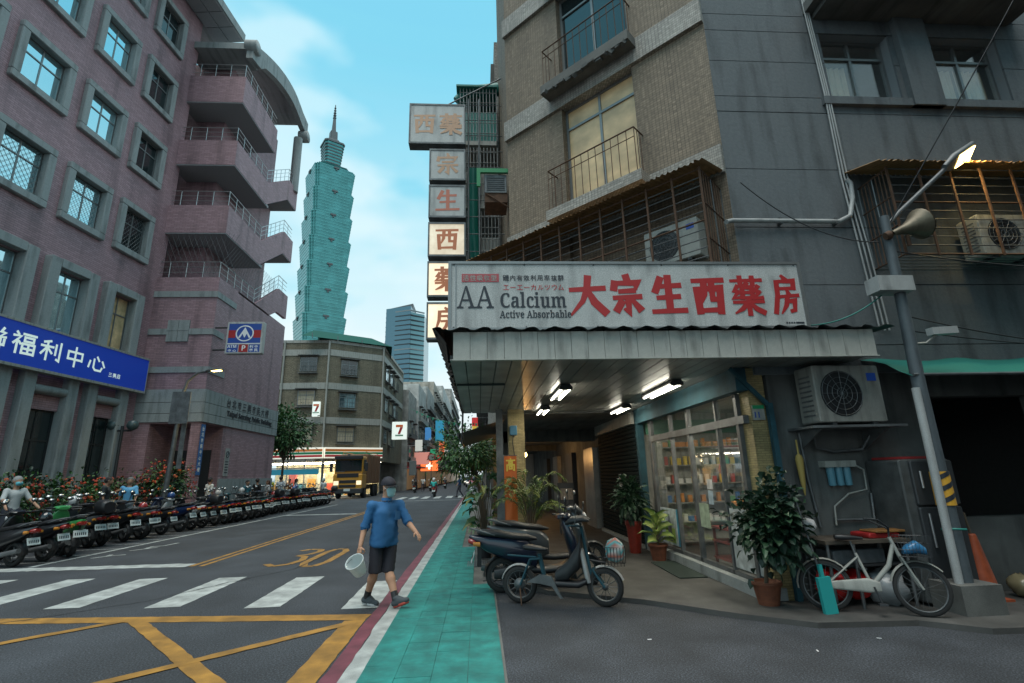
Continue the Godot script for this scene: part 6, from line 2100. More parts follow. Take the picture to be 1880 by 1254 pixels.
# ---------- figures: tapered bones joined by a smooth minimum and meshed as surface nets ----------
# bone: [a, b, radius a, radius b, colour]
func nets(mb: MB, bones: Array, cell: float, k: float, crease := 0.0, cut_low := -1e9, cut_high := 1e9) -> void:
	var lo := Vector3(1e9, 1e9, 1e9)
	var hi := -lo
	for b in bones:
		var r: float = maxf(b[2], b[3])
		for p in [b[0], b[1]]:
			lo = lo.min(p - Vector3.ONE * (r + cell * 3)); hi = hi.max(p + Vector3.ONE * (r + cell * 3))
	var nx := int((hi.x - lo.x) / cell) + 2
	var ny := int((hi.y - lo.y) / cell) + 2
	var nz := int((hi.z - lo.z) / cell) + 2
	var F := PackedFloat32Array()
	F.resize(nx * ny * nz)
	F.fill(1.0)
	for b in bones:
		var a: Vector3 = b[0]
		var ba: Vector3 = b[1] - b[0]
		var ra: float = b[2]
		var rb: float = b[3]
		var l2 := maxf(ba.length_squared(), 1e-9)
		var m := maxf(ra, rb) + k + cell * 2
		var c0 := ((a.min(b[1]) - Vector3.ONE * m - lo) / cell).max(Vector3.ZERO)
		var c1 := (a.max(b[1]) + Vector3.ONE * m - lo) / cell
		for z in range(int(c0.z), mini(nz - 1, int(c1.z)) + 1):
			for y in range(int(c0.y), mini(ny - 1, int(c1.y)) + 1):
				var i := (z * ny + y) * nx
				for x in range(int(c0.x), mini(nx - 1, int(c1.x)) + 1):
					var p := lo + Vector3(x, y, z) * cell - a
					var t := clampf(p.dot(ba) / l2, 0.0, 1.0)
					var d := (p - ba * t).length() - lerpf(ra, rb, t)
					var e := F[i + x]
					var h := clampf(0.5 + 0.5 * (e - d) / k, 0.0, 1.0)
					F[i + x] = lerpf(e, d, h) - k * h * (1.0 - h)
	if cut_low > -1e8 or cut_high < 1e8:
		for z in nz:
			for y in ny:
				var yy := lo.y + y * cell
				var q := maxf(cut_low - yy, yy - cut_high)
				for x in nx:
					var i := (z * ny + y) * nx + x
					F[i] = maxf(F[i], q)
	var ns := FastNoiseLite.new()
	ns.frequency = 6.0
	ns.fractal_octaves = 2
	var vid := PackedInt32Array()
	vid.resize(nx * ny * nz)
	vid.fill(-1)
	var P := PackedVector3Array()
	var sx := nx
	var off := [0, 1, sx, sx + 1, sx * ny, sx * ny + 1, sx * ny + sx, sx * ny + sx + 1]
	var edges := [[0, 1], [2, 3], [4, 5], [6, 7], [0, 2], [1, 3], [4, 6], [5, 7], [0, 4], [1, 5], [2, 6], [3, 7]]
	var pos := [Vector3(0, 0, 0), Vector3(1, 0, 0), Vector3(0, 1, 0), Vector3(1, 1, 0), Vector3(0, 0, 1), Vector3(1, 0, 1), Vector3(0, 1, 1), Vector3(1, 1, 1)]
	for z in nz - 1:
		for y in ny - 1:
			var base := (z * ny + y) * nx
			for x in nx - 1:
				var i := base + x
				var f0 := F[i]
				if f0 > cell * 2.0 or f0 < -cell * 2.0: continue
				var neg := 0
				for o in off:
					if F[i + o] < 0.0: neg += 1
				if neg == 0 or neg == 8: continue
				var s := Vector3.ZERO
				var n := 0
				for e in edges:
					var fa := F[i + off[e[0]]]
					var fb := F[i + off[e[1]]]
					if (fa < 0.0) != (fb < 0.0):
						s += pos[e[0]].lerp(pos[e[1]], fa / (fa - fb))
						n += 1
				vid[i] = P.size()
				P.push_back(lo + (Vector3(x, y, z) + s / n) * cell)
	var N := PackedVector3Array()
	N.resize(P.size())
	var Q := PackedInt32Array()
	for z in range(1, nz - 1):
		for y in range(1, ny - 1):
			for x in range(1, nx - 1):
				var i := (z * ny + y) * nx + x
				if vid[i] < 0: continue
				var f := F[i]
				for ax in 3:
					var st: int = [1, sx, sx * ny][ax]
					var u: int = [sx, sx * ny, 1][ax]
					var w: int = [sx * ny, 1, sx][ax]
					var g := F[i + st]
					if (f < 0.0) == (g < 0.0): continue
					var a := vid[i]
					var b := vid[i - u]
					var c := vid[i - u - w]
					var d := vid[i - w]
					if a < 0 or b < 0 or c < 0 or d < 0: continue
					if f < 0.0: Q.append_array([a, b, c, d])
					else: Q.append_array([a, d, c, b])
	for q in range(0, Q.size(), 4):
		var nn := (P[Q[q + 2]] - P[Q[q]]).cross(P[Q[q + 3]] - P[Q[q + 1]])
		for j in 4: N[Q[q + j]] += nn
	var C := PackedColorArray()
	C.resize(P.size())
	for i in P.size():
		N[i] = N[i].normalized()
		var best := 1e9
		var col := Color.WHITE
		for b in bones:
			var ba: Vector3 = b[1] - b[0]
			var p: Vector3 = P[i] - b[0]
			var t := clampf(p.dot(ba) / maxf(ba.length_squared(), 1e-9), 0.0, 1.0)
			var d: float = (p - ba * t).length() - lerpf(b[2], b[3], t)
			if d < best:
				best = d; col = b[4]
		C[i] = col
	if crease > 0.0:
		for i in P.size():
			P[i] += N[i] * crease * (ns.get_noise_3d(P[i].x * 1.4, P[i].y * 2.6, P[i].z * 1.4) + 0.5 * ns.get_noise_3d(P[i].x * 5.0, P[i].y * 3.0, P[i].z * 5.0))
	for q in range(0, Q.size(), 4):
		for j in [0, 2, 1, 0, 3, 2]:
			mb.v.push_back(P[Q[q + j]]); mb.n.push_back(N[Q[q + j]]); mb.c.push_back(C[Q[q + j]])

func person(label: String, at: Vector3, turn: float, c: Dictionary, pose := "stand", height := 1.7, group := "") -> void:
	var t := thing("person", label, "person", at, group)
	var s := height / 1.72
	var skin: Color = c.get("skin", Color(0.36, 0.2, 0.13))
	var hair: Color = c.get("hair", Color(0.02, 0.018, 0.016))
	var top: Color = c.top
	var bot: Color = c.get("bottom", Color(0.04, 0.045, 0.06))
	var shoe := Color(0.03, 0.03, 0.03)
	var J := {pel = Vector3(0, 0.95, 0), ch = Vector3(0, 1.28, 0.01), nk = Vector3(0, 1.46, 0), hd = Vector3(0, 1.6, 0.02), sl = Vector3(-0.18, 1.38, 0), sr = Vector3(0.18, 1.38, 0), el = Vector3(-0.24, 1.12, -0.02), er = Vector3(0.24, 1.12, -0.02), wl = Vector3(-0.25, 0.88, 0.05), wr = Vector3(0.25, 0.88, 0.05), hl = Vector3(-0.1, 0.9, 0), hr = Vector3(0.1, 0.9, 0), kl = Vector3(-0.11, 0.5, 0.02), kr = Vector3(0.11, 0.5, 0.02), al = Vector3(-0.12, 0.09, 0), ar = Vector3(0.12, 0.09, 0)}
	if pose == "ride":
		J.hl.y = 0.9; J.kl = Vector3(-0.19, 0.82, 0.4); J.kr = Vector3(0.19, 0.82, 0.4); J.al = Vector3(-0.16, 0.42, 0.4); J.ar = Vector3(0.16, 0.42, 0.4)
		J.el = Vector3(-0.28, 1.15, 0.18); J.er = Vector3(0.28, 1.15, 0.18); J.wl = Vector3(-0.3, 1.12, 0.45); J.wr = Vector3(0.3, 1.12, 0.45)
	elif pose == "walk":
		J.kl = Vector3(-0.1, 0.5, 0.16); J.al = Vector3(-0.1, 0.1, 0.22); J.kr = Vector3(0.1, 0.5, -0.02); J.ar = Vector3(0.1, 0.12, -0.28)
		J.el = Vector3(-0.24, 1.13, -0.12); J.wl = Vector3(-0.24, 0.92, -0.1); J.er = Vector3(0.24, 1.13, 0.1); J.wr = Vector3(0.23, 0.95, 0.26)
	elif pose == "phone":
		J.er = Vector3(0.22, 1.12, 0.1); J.wr = Vector3(0.12, 1.28, 0.32); J.hd = Vector3(0, 1.58, 0.06)
	elif pose == "lean":
		J.el = Vector3(-0.3, 1.14, 0.12); J.er = Vector3(0.3, 1.14, 0.12); J.wl = Vector3(-0.33, 0.98, 0.38); J.wr = Vector3(0.33, 0.98, 0.38)
	var fl: Vector3 = J.al + Vector3(0, -0.045, 0.13)
	var fr: Vector3 = J.ar + Vector3(0, -0.045, 0.13)
	var ul: Vector3 = J.sl.lerp(J.el, 0.8)
	var ur: Vector3 = J.sr.lerp(J.er, 0.8)
	var hl: Vector3 = J.wl + (J.wl - J.el).normalized() * 0.08
	var hr: Vector3 = J.wr + (J.wr - J.er).normalized() * 0.08
	var B := [[J.pel, J.ch, 0.13, 0.135, top], [J.ch + Vector3(-0.07, 0, 0), J.sl, 0.11, 0.07, top], [J.ch + Vector3(0.07, 0, 0), J.sr, 0.11, 0.07, top], [J.sl, ul, 0.065, 0.058, top], [J.sr, ur, 0.065, 0.058, top], [ul, J.wl, 0.042, 0.03, skin], [ur, J.wr, 0.042, 0.03, skin], [J.wl, hl, 0.034, 0.026, skin], [J.wr, hr, 0.034, 0.026, skin], [J.ch + Vector3(0, 0.12, 0), J.nk, 0.06, 0.05, skin], [J.nk, J.hd, 0.052, 0.06, skin], [J.hd + Vector3(0, -0.035, 0.025), J.hd + Vector3(0, 0.02, 0.01), 0.072, 0.085, skin], [J.hd + Vector3(0, 0.0, 0.09), J.hd + Vector3(0, -0.02, 0.105), 0.012, 0.016, skin], [J.hd + Vector3(-0.09, -0.01, 0), J.hd + Vector3(-0.09, 0.02, 0), 0.018, 0.018, skin], [J.hd + Vector3(0.09, -0.01, 0), J.hd + Vector3(0.09, 0.02, 0), 0.018, 0.018, skin], [J.hd + Vector3(0, 0.05, -0.015), J.hd + Vector3(0, 0.03, -0.05), 0.1, 0.09, hair], [J.pel + Vector3(-0.05, -0.06, 0), J.pel + Vector3(0.05, -0.06, 0), 0.135, 0.135, bot], [J.hl, J.kl, 0.095, 0.068, bot], [J.hr, J.kr, 0.095, 0.068, bot], [J.kl, J.al, 0.06, 0.045, c.get("shin", bot)], [J.kr, J.ar, 0.06, 0.045, c.get("shin", bot)], [J.al + Vector3(0, -0.04, -0.04), fl, 0.042, 0.036, shoe], [J.ar + Vector3(0, -0.04, -0.04), fr, 0.042, 0.036, shoe]]
	if c.get("long", false): B.append([J.hd + Vector3(0, 0, -0.06), J.nk + Vector3(0, -0.12, -0.08), 0.08, 0.06, hair])
	if c.has("helmet"): B.append([J.hd + Vector3(0, 0.06, -0.02), J.hd + Vector3(0, 0.02, -0.03), 0.125, 0.125, c.helmet])
	if c.has("mask"): B.append([J.hd + Vector3(-0.03, -0.045, 0.075), J.hd + Vector3(0.03, -0.045, 0.075), 0.045, 0.045, c.mask])
	var m := MB.new()
	nets(m, B, 0.021, 0.025)
	var o := inst(t, "body", m.mesh(), M.vc, Transform3D(Basis(Vector3.UP, turn).scaled(Vector3(s, s, s)), at))
	if c.get("stripes", false):
		pass

func walking_man() -> void:
	var t := thing("person", "walking person in blue shirt, black cap and mask carrying a bucket", "person", Vector3(-1.3, 0, -7.5))
	var sk := Color(0.42, 0.235, 0.15)
	var hipR := Vector3(-1.40, 0.84, -7.44)
	var hipL := Vector3(-1.23, 0.84, -7.56)
	var kR := Vector3(-1.40, 0.47, -7.40)
	var kL := Vector3(-1.24, 0.47, -7.47)
	var aR := Vector3(-1.525, 0.125, -7.57)
	var aL := Vector3(-1.11, 0.13, -7.33)
	var sR := Vector3(-1.475, 1.285, -7.41)
	var sL := Vector3(-1.135, 1.285, -7.6)
	var eR := Vector3(-1.56, 1.0, -7.38)
	var eL := Vector3(-0.995, 1.04, -7.54)
	var wR := Vector3(-1.585, 0.785, -7.29)
	var wL := Vector3(-0.875, 0.925, -7.43)
	var ch := Vector3(-1.305, 1.15, -7.5)
	var hd := Vector3(-1.275, 1.52, -7.485)
	var f := Vector3(0.8, 0, 0.6)      # where the head looks
	var rt := Vector3(-0.6, 0, 0.8)    # his right
	var B := [[ch, ch + Vector3(0, 0.2, 0), 0.1, 0.06, sk], [ch + Vector3(0, 0.16, 0), hd - f * 0.015, 0.058, 0.055, sk], [hd + f * 0.012 + Vector3(0, -0.05, 0), hd + Vector3(0, 0.02, 0), 0.064, 0.083, sk], [hd + f * 0.03 + Vector3(0, -0.09, 0), hd + f * 0.04 + Vector3(0, -0.06, 0), 0.04, 0.05, sk],
		[eR.lerp(sR, 0.35), eR, 0.045, 0.042, sk], [eR, wR, 0.042, 0.029, sk], [eL.lerp(sL, 0.35), eL, 0.045, 0.042, sk], [eL, wL, 0.042, 0.029, sk], [hipR, kR, 0.08, 0.058, sk], [kR, kR.lerp(aR, 0.35), 0.056, 0.06, sk], [kR.lerp(aR, 0.35), aR, 0.058, 0.037, sk], [hipL, kL, 0.08, 0.058, sk], [kL, kL.lerp(aL, 0.35), 0.056, 0.06, sk], [kL.lerp(aL, 0.35), aL, 0.058, 0.037, sk], [ch, (hipR + hipL) * 0.5, 0.1, 0.1, sk]]
	var m := MB.new()
	nets(m, B, 0.013, 0.025)
	# head details, ears and nose on a finer grid
	nets(m, [[hd + f * 0.085 + Vector3(0, 0.0, 0), hd + f * 0.1 + Vector3(0, -0.035, 0), 0.011, 0.017, sk], [hd + f * 0.05 + Vector3(0, -0.01, 0), hd + f * 0.075 + Vector3(0, -0.02, 0), 0.03, 0.02, sk], [hd + rt * 0.083 + Vector3(0, 0.02, 0), hd + rt * 0.085 + Vector3(0, -0.03, 0) + f * 0.005, 0.016, 0.011, sk], [hd - rt * 0.083 + Vector3(0, 0.02, 0), hd - rt * 0.085 + Vector3(0, -0.03, 0), 0.016, 0.011, sk]], 0.005, 0.012)
	# hands: palm and five fingers, the right one closed round the bucket handle
	for h in 2:
		var w: Vector3 = wR if h == 0 else wL
		var e: Vector3 = eR if h == 0 else eL
		var d := (w - e).normalized()
		if h == 0: d = (d + Vector3(0, -0.6, 0)).normalized()
		var across := (f if h == 0 else Vector3(0.25, -0.35, 0.9)).normalized()
		across = (across - d * across.dot(d)).normalized()
		var inward := d.cross(across).normalized()
		if h == 0: inward = -inward if inward.dot(rt) > 0 else inward
		else: inward = inward if inward.y < 0 else -inward
		var hb := [[w - d * 0.01, w + d * 0.03, 0.027, 0.026, sk], [w + d * 0.03 + across * 0.022, w + d * 0.075 + across * 0.026, 0.017, 0.014, sk], [w + d * 0.03 - across * 0.022, w + d * 0.075 - across * 0.028, 0.017, 0.013, sk], [w + d * 0.03, w + d * 0.08, 0.018, 0.015, sk]]
		for i in 4:
			var o := across * (0.03 - i * 0.02)
			var ln: float = [0.032, 0.037, 0.034, 0.026][i]
			var k0 := w + d * (0.082 - absf(i - 1.3) * 0.004) + o
			var curl := 0.95 if h == 0 else 0.35
			var d1 := (d * cos(curl) + inward * sin(curl)).normalized()
			var d2 := (d * cos(curl * 2.2) + inward * sin(curl * 2.2)).normalized()
			hb.append([k0, k0 + d1 * ln, 0.0095, 0.009, sk])
			hb.append([k0 + d1 * ln, k0 + d1 * ln + d2 * ln * 0.9, 0.009, 0.0075, sk])
		var th := w + d * 0.025 + across * 0.03
		hb.append([th, th + (across * 0.8 + d * 0.5 + inward * 0.4).normalized() * 0.04, 0.013, 0.011, sk])
		hb.append([th + (across * 0.8 + d * 0.5 + inward * 0.4).normalized() * 0.04, th + (across * 0.8 + d * 0.5 + inward * 0.4).normalized() * 0.04 + (d * 0.8 + inward * 0.7).normalized() * 0.03, 0.0105, 0.008, sk])
		nets(m, hb, 0.0045, 0.006)
	part(t, "body", m, M.vc)
	var blue := Color(0.018, 0.105, 0.25)
	var sh := MB.new()
	nets(sh, [[ch + Vector3(0, 0.02, 0) + rt * 0.06, (hipR + hipL) * 0.5 + Vector3(0, -0.04, 0) + rt * 0.065, 0.122, 0.142, blue], [ch - rt * 0.06 + Vector3(0, 0.02, 0), (hipR + hipL) * 0.5 + Vector3(0, -0.04, 0) - rt * 0.065, 0.122, 0.142, blue], [ch + f * 0.03 + Vector3(0, -0.12, 0), ch + f * 0.03 + Vector3(0, -0.26, 0), 0.118, 0.115, blue], [ch + Vector3(0, 0.08, 0), sR, 0.1, 0.064, blue], [ch + Vector3(0, 0.08, 0), sL, 0.1, 0.064, blue], [sR, eR.lerp(sR, 0.04), 0.066, 0.058, blue], [sL, eL.lerp(sL, 0.04), 0.066, 0.058, blue], [ch + Vector3(0, 0.14, 0), ch + Vector3(0, 0.19, 0) + f * 0.01, 0.085, 0.062, blue]], 0.013, 0.03, 0.016, 0.755)
	var shirt := part(t, "shirt", sh, mk(Color.WHITE, 0.8, {vc = true}))
	for h in 2:
		var e: Vector3 = eR if h == 0 else eL
		var s: Vector3 = sR if h == 0 else sL
		var cu := MB.new()
		var d := (e - s).normalized()
		cu.tube([e - d * 0.055, e - d * 0.01], [0.068, 0.067], 14)
		part(shirt, "cuff", cu, mk(Color(0.018, 0.1, 0.24).linear_to_srgb(), 0.8))
	var co := MB.new()
	co.tube([ch + Vector3(0, 0.2, 0) + f * 0.012, ch + Vector3(0, 0.24, 0) + f * 0.014], [0.078, 0.066], 14, false)
	part(shirt, "collar", co, mk(Color(0.018, 0.11, 0.265).linear_to_srgb(), 0.8))
	var pk := MB.new()
	pk.obox(ch + f * 0.157 - rt * 0.075 + Vector3(0, -0.0, 0), Vector3(0.1, 0.115, 0.012), Basis(-rt, Vector3.UP, f))
	part(shirt, "pocket", pk, mk(Color(0.016, 0.095, 0.225).linear_to_srgb(), 0.8))
	var dk := Color(0.012, 0.014, 0.02)
	var so := MB.new()
	nets(so, [[hipR + Vector3(0, 0.03, 0), hipL + Vector3(0, 0.03, 0), 0.1, 0.1, dk], [hipR, kR + Vector3(0, -0.06, 0), 0.092, 0.084, dk], [hipL, kL + Vector3(0, -0.06, 0), 0.092, 0.084, dk]], 0.013, 0.03, 0.008, 0.43, 0.81)
	part(t, "shorts", so, mk(Color.WHITE, 0.75, {vc = true}))
	for h in 2:
		var a: Vector3 = aR if h == 0 else aL
		var fd := (Vector3(0.93, -0.16, 0.33) if h == 0 else Vector3(0.9, 0.3, 0.38)).normalized()
		var up := (Vector3.UP - fd * fd.y).normalized()
		var grey := Color(0.05, 0.06, 0.07)
		var s := MB.new()
		nets(s, [[a - fd * 0.03 - up * 0.055, a + fd * 0.06 - up * 0.055, 0.042, 0.042, grey], [a + fd * 0.06 - up * 0.058, a + fd * 0.16 - up * 0.062, 0.042, 0.033, grey], [a + up * 0.0, a + fd * 0.08 - up * 0.04, 0.044, 0.036, grey]], 0.008, 0.02)
		var shoe := part(t, "shoe", s, M.vc)
		s = MB.new()
		nets(s, [[a - fd * 0.035 - up * 0.09, a + fd * 0.165 - up * 0.088, 0.024, 0.02, Color(0.4, 0.4, 0.4) if h == 0 else Color(0.4, 0.06, 0.04)], [a + fd * 0.06 - up * 0.088 + fd.cross(up) * 0.02, a + fd * 0.13 - up * 0.088 + fd.cross(up) * 0.015, 0.025, 0.022, Color(0.4, 0.4, 0.4) if h == 0 else Color(0.4, 0.06, 0.04)]], 0.008, 0.015)
		part(shoe, "sole", s, M.vc)
		s = MB.new()
		s.tube([a - up * 0.02, a.lerp(kR if h == 0 else kL, 0.22)], [0.046, 0.046], 12)
		part(t, "sock", s, M.plastic_black)
	var cap := MB.new()
	nets(cap, [[hd + Vector3(0, 0.055, 0) - f * 0.01, hd + Vector3(0, 0.03, 0) - f * 0.015, 0.1, 0.103, dk], [hd + Vector3(0, 0.04, 0) + f * 0.02, hd + Vector3(0, 0.045, 0) + f * 0.04, 0.09, 0.075, dk]], 0.008, 0.02, 0.0, hd.y + 0.03)
	var cp := part(t, "cap", cap, M.vc)
	var br := MB.new()
	var rows := []
	for i in 5:
		var row := PackedVector3Array()
		for j in 9:
			var a := -1.15 + 2.3 * j / 8.0
			var dir := f * cos(a) + rt * sin(a)
			row.push_back(hd + dir * (0.085 + 0.07 * i / 4.0 * pow(cos(a * 0.85), 0.6)) + Vector3(0, 0.042 - 0.022 * i / 4.0 - 0.018 * absf(sin(a)), 0))
		rows.append(row)
	br.rings_mesh(rows, false, false)
	part(cp, "brim", br, M.plastic_black)
	var hr := MB.new()
	nets(hr, [[hd - f * 0.035 + Vector3(0, 0.01, 0), hd - f * 0.045 + Vector3(0, -0.045, 0), 0.074, 0.05, Color(0.03, 0.028, 0.027)]], 0.008, 0.02)
	part(t, "hair", hr, M.vc)
	var mkm := MB.new()
	var mc := Color(0.3, 0.5, 0.53)
	nets(mkm, [[hd + f * 0.055 + Vector3(0, -0.035, 0) + rt * 0.02, hd + f * 0.052 + Vector3(0, -0.085, 0) + rt * 0.015, 0.052, 0.042, mc], [hd + f * 0.055 + Vector3(0, -0.035, 0) - rt * 0.02, hd + f * 0.052 + Vector3(0, -0.085, 0) - rt * 0.015, 0.052, 0.042, mc], [hd + f * 0.075 + Vector3(0, -0.03, 0), hd + f * 0.072 + Vector3(0, -0.07, 0), 0.04, 0.035, mc]], 0.007, 0.02)
	var ms := part(t, "face_mask", mkm, M.vc)
	var lp := MB.new()
	for sgn in [-1.0, 1.0]: lp.tube([hd + f * 0.06 + rt * sgn * 0.062 + Vector3(0, -0.03, 0), hd + f * 0.03 + rt * sgn * 0.088 + Vector3(0, -0.005, 0), hd + rt * sgn * 0.094 + Vector3(0, 0.01, 0) - f * 0.005], 0.0025, 4)
	part(ms, "ear_loop", lp, M.ink_white)
	var ey := MB.new()
	for sgn in [-1.0, 1.0]: ey.obox(hd + f * 0.083 + rt * sgn * 0.033 + Vector3(0, 0.008, 0), Vector3(0.026, 0.009, 0.008), Basis(-rt, Vector3.UP, f))
	part(t, "eyes", ey, M.plastic_black)
	# the bucket in his hand
	var bk := thing("bucket", "translucent white plastic bucket hanging from the walking person's hand", "bucket", Vector3(-1.57, 0.45, -7.2))
	var tilt := Basis(Vector3(0.9, 0, 0.43).normalized(), 0.75)
	var bx := Transform3D(tilt, Vector3(-1.56, 0.475, -7.26))
	var b := MB.new()
	b.lathe([Vector2(0.0, 0.0), Vector2(0.085, 0.0), Vector2(0.115, 0.19), Vector2(0.124, 0.195), Vector2(0.122, 0.205), Vector2(0.11, 0.2), Vector2(0.08, 0.008), Vector2(0.0, 0.008)], 28, bx)
	part(bk, "pail", b, mk(lin(0.55, 0.6, 0.6), 0.35, {back = lin(0.4, 0.45, 0.45)}))
	b = MB.new()
	var hp := []
	var grip := Vector3(-1.595, 0.69, -7.265)
	var e0 := bx * Vector3(0.12, 0.19, 0)
	var e1 := bx * Vector3(-0.12, 0.19, 0)
	for i in 11:
		var k := i / 10.0
		hp.append(e0.lerp(e1, k) + (grip - e0.lerp(e1, 0.5)) * (1.0 - pow(absf(k * 2.0 - 1.0), 2.2)))
	b.tube(hp, 0.003, 5)
	part(bk, "handle", b, M.galv)

func people() -> void:
	walking_man()
	var list := [
		["person in striped pale shirt and blue mask leaning on a scooter", Vector3(-12.15, 0.15, -14.6), 1.2, {top = Color(0.4, 0.42, 0.42), hair = Color(0.25, 0.25, 0.25), mask = Color(0.1, 0.42, 0.5)}, "lean", 1.78],
		["person in dark T-shirt looking at a phone by the flower hedge", Vector3(-12.2, 0.15, -18.0), 2.0, {top = Color(0.02, 0.03, 0.032), bottom = Color(0.06, 0.07, 0.1)}, "phone", 1.78],
		["person in light blue shirt walking beside the flower hedge", Vector3(-12.1, 0.15, -19.0), 0.5, {top = Color(0.1, 0.33, 0.55), bottom = Color(0.3, 0.33, 0.36), hair = Color(0.12, 0.12, 0.12)}, "walk", 1.75],
		["person in black top seated low by the lamp post", Vector3(-12.3, -0.1, -21.9), 1.0, {top = Color(0.015, 0.015, 0.02)}, "stand", 1.65],
		["person in white T-shirt with a patterned bag behind the scooters", Vector3(-12.1, 0.15, -24.4), 2.6, {top = Color(0.55, 0.55, 0.52)}, "stand", 1.72],
		["person in teal jacket standing before the tower plinth", Vector3(-12.0, 0.1, -28.0), 1.2, {top = Color(0.02, 0.12, 0.16)}, "stand", 1.62],
		["person in black shirt with back turned near the tower plinth", Vector3(-12.0, 0.1, -29.2), 2.9, {top = Color(0.012, 0.012, 0.014)}, "stand", 1.7],
		["person in white top with long brown hair by the plinth", Vector3(-11.9, 0.1, -30.4), -1.0, {top = Color(0.5, 0.5, 0.5), hair = Color(0.06, 0.025, 0.015), long = true}, "stand", 1.6],
		["person in pale grey shirt standing at the tower's far corner", Vector3(-12.1, 0.15, -32.8), 3.1, {top = Color(0.42, 0.46, 0.5)}, "stand", 1.76],
		["person in cream dress before the bright store", Vector3(-12.6, 0.15, -37.0), 2.0, {top = Color(0.5, 0.48, 0.42), bottom = Color(0.5, 0.48, 0.42), long = true}, "walk", 1.62],
		["person with yellow vest before the store windows", Vector3(-15.5, 0.15, -40.0), 0.4, {top = Color(0.5, 0.5, 0.04)}, "stand", 1.7],
		["person in brown clothes waiting before the store", Vector3(-13.4, 0.15, -38.0), 0.0, {top = Color(0.28, 0.12, 0.05), bottom = Color(0.25, 0.12, 0.06)}, "stand", 1.62],
		["person in white shirt and cap beside the orange truck", Vector3(-12.2, 0.0, -42.0), 0.8, {top = Color(0.5, 0.52, 0.52), helmet = Color(0.5, 0.55, 0.5)}, "stand", 1.75],
		["person in grey standing on the far left pavement", Vector3(-7.9, 0, -64.0), 0.3, {top = Color(0.3, 0.32, 0.33), bottom = Color(0.3, 0.32, 0.33)}, "stand", 1.7],
		["person in white shirt and dark trousers far down the street", Vector3(-6.6, 0, -62.0), 0.0, {top = Color(0.5, 0.52, 0.52)}, "walk", 1.7],
		["person in dark blue with white bag crossing by the teal path", Vector3(-1.62, 0, -43.0), -1.4, {top = Color(0.02, 0.06, 0.16), bottom = Color(0.03, 0.03, 0.04)}, "walk", 1.72],
	]
	for p in list: person(p[0], p[1], p[2], p[3], p[4], p[5])
	# riders out on the road
	var rd := [["person in turquoise jacket and white helmet riding away on a scooter", Vector3(-3.91, 0.0, -45.5), PI, {top = Color(0.03, 0.4, 0.36), helmet = Color(0.55, 0.55, 0.55)}], ["person in black riding a scooter far down the street", Vector3(-7.1, 0.0, -58.0), PI, {top = Color(0.015, 0.015, 0.015), helmet = Color(0.02, 0.02, 0.02)}], ["person in pink riding toward the crossing beside the teal path", Vector3(-0.7, 0.0, -48.0), 0.0, {top = Color(0.5, 0.18, 0.22), helmet = Color(0.3, 0.1, 0.12)}], ["person in dark clothes on a scooter in mid street", Vector3(-4.9, 0, -75.0), PI, {top = Color(0.04, 0.05, 0.06), helmet = Color(0.4, 0.4, 0.4)}]]
	for p in rd: person(p[0], p[1] + Vector3(0, -0.12, 0), p[2], p[3], "ride", 1.65)

func wheel(parent: Node, at: Vector3, r: float, w: float, rim: Material, spokes := 5) -> void:
	var m := MB.new()
	var xf := Transform3D(Basis(Vector3.RIGHT, PI / 2), at)
	m.lathe([Vector2(r * 0.7, -w * 0.45), Vector2(r * 0.86, -w * 0.5), Vector2(r * 0.97, -w * 0.3), Vector2(r, 0), Vector2(r * 0.97, w * 0.3), Vector2(r * 0.86, w * 0.5), Vector2(r * 0.7, w * 0.45)], 24, xf)
	var o := part(parent, "wheel", m, M.rubber)
	m = MB.new()
	m.lathe([Vector2(r * 0.7, -w * 0.4), Vector2(r * 0.7, w * 0.4), Vector2(r * 0.62, w * 0.4), Vector2(r * 0.62, -w * 0.4)], 20, xf)
	m.lathe([Vector2(0.0, -w * 0.42), Vector2(r * 0.2, -w * 0.42), Vector2(r * 0.2, w * 0.42), Vector2(0.0, w * 0.42)], 10, xf)
	for i in spokes:
		var a := TAU * i / spokes
		m.bar(at + Vector3(cos(a), sin(a), 0) * r * 0.15, at + Vector3(cos(a), sin(a), 0) * r * 0.66, r * 0.05 if spokes < 8 else 0.003)
	part(o, "rim", m, rim)

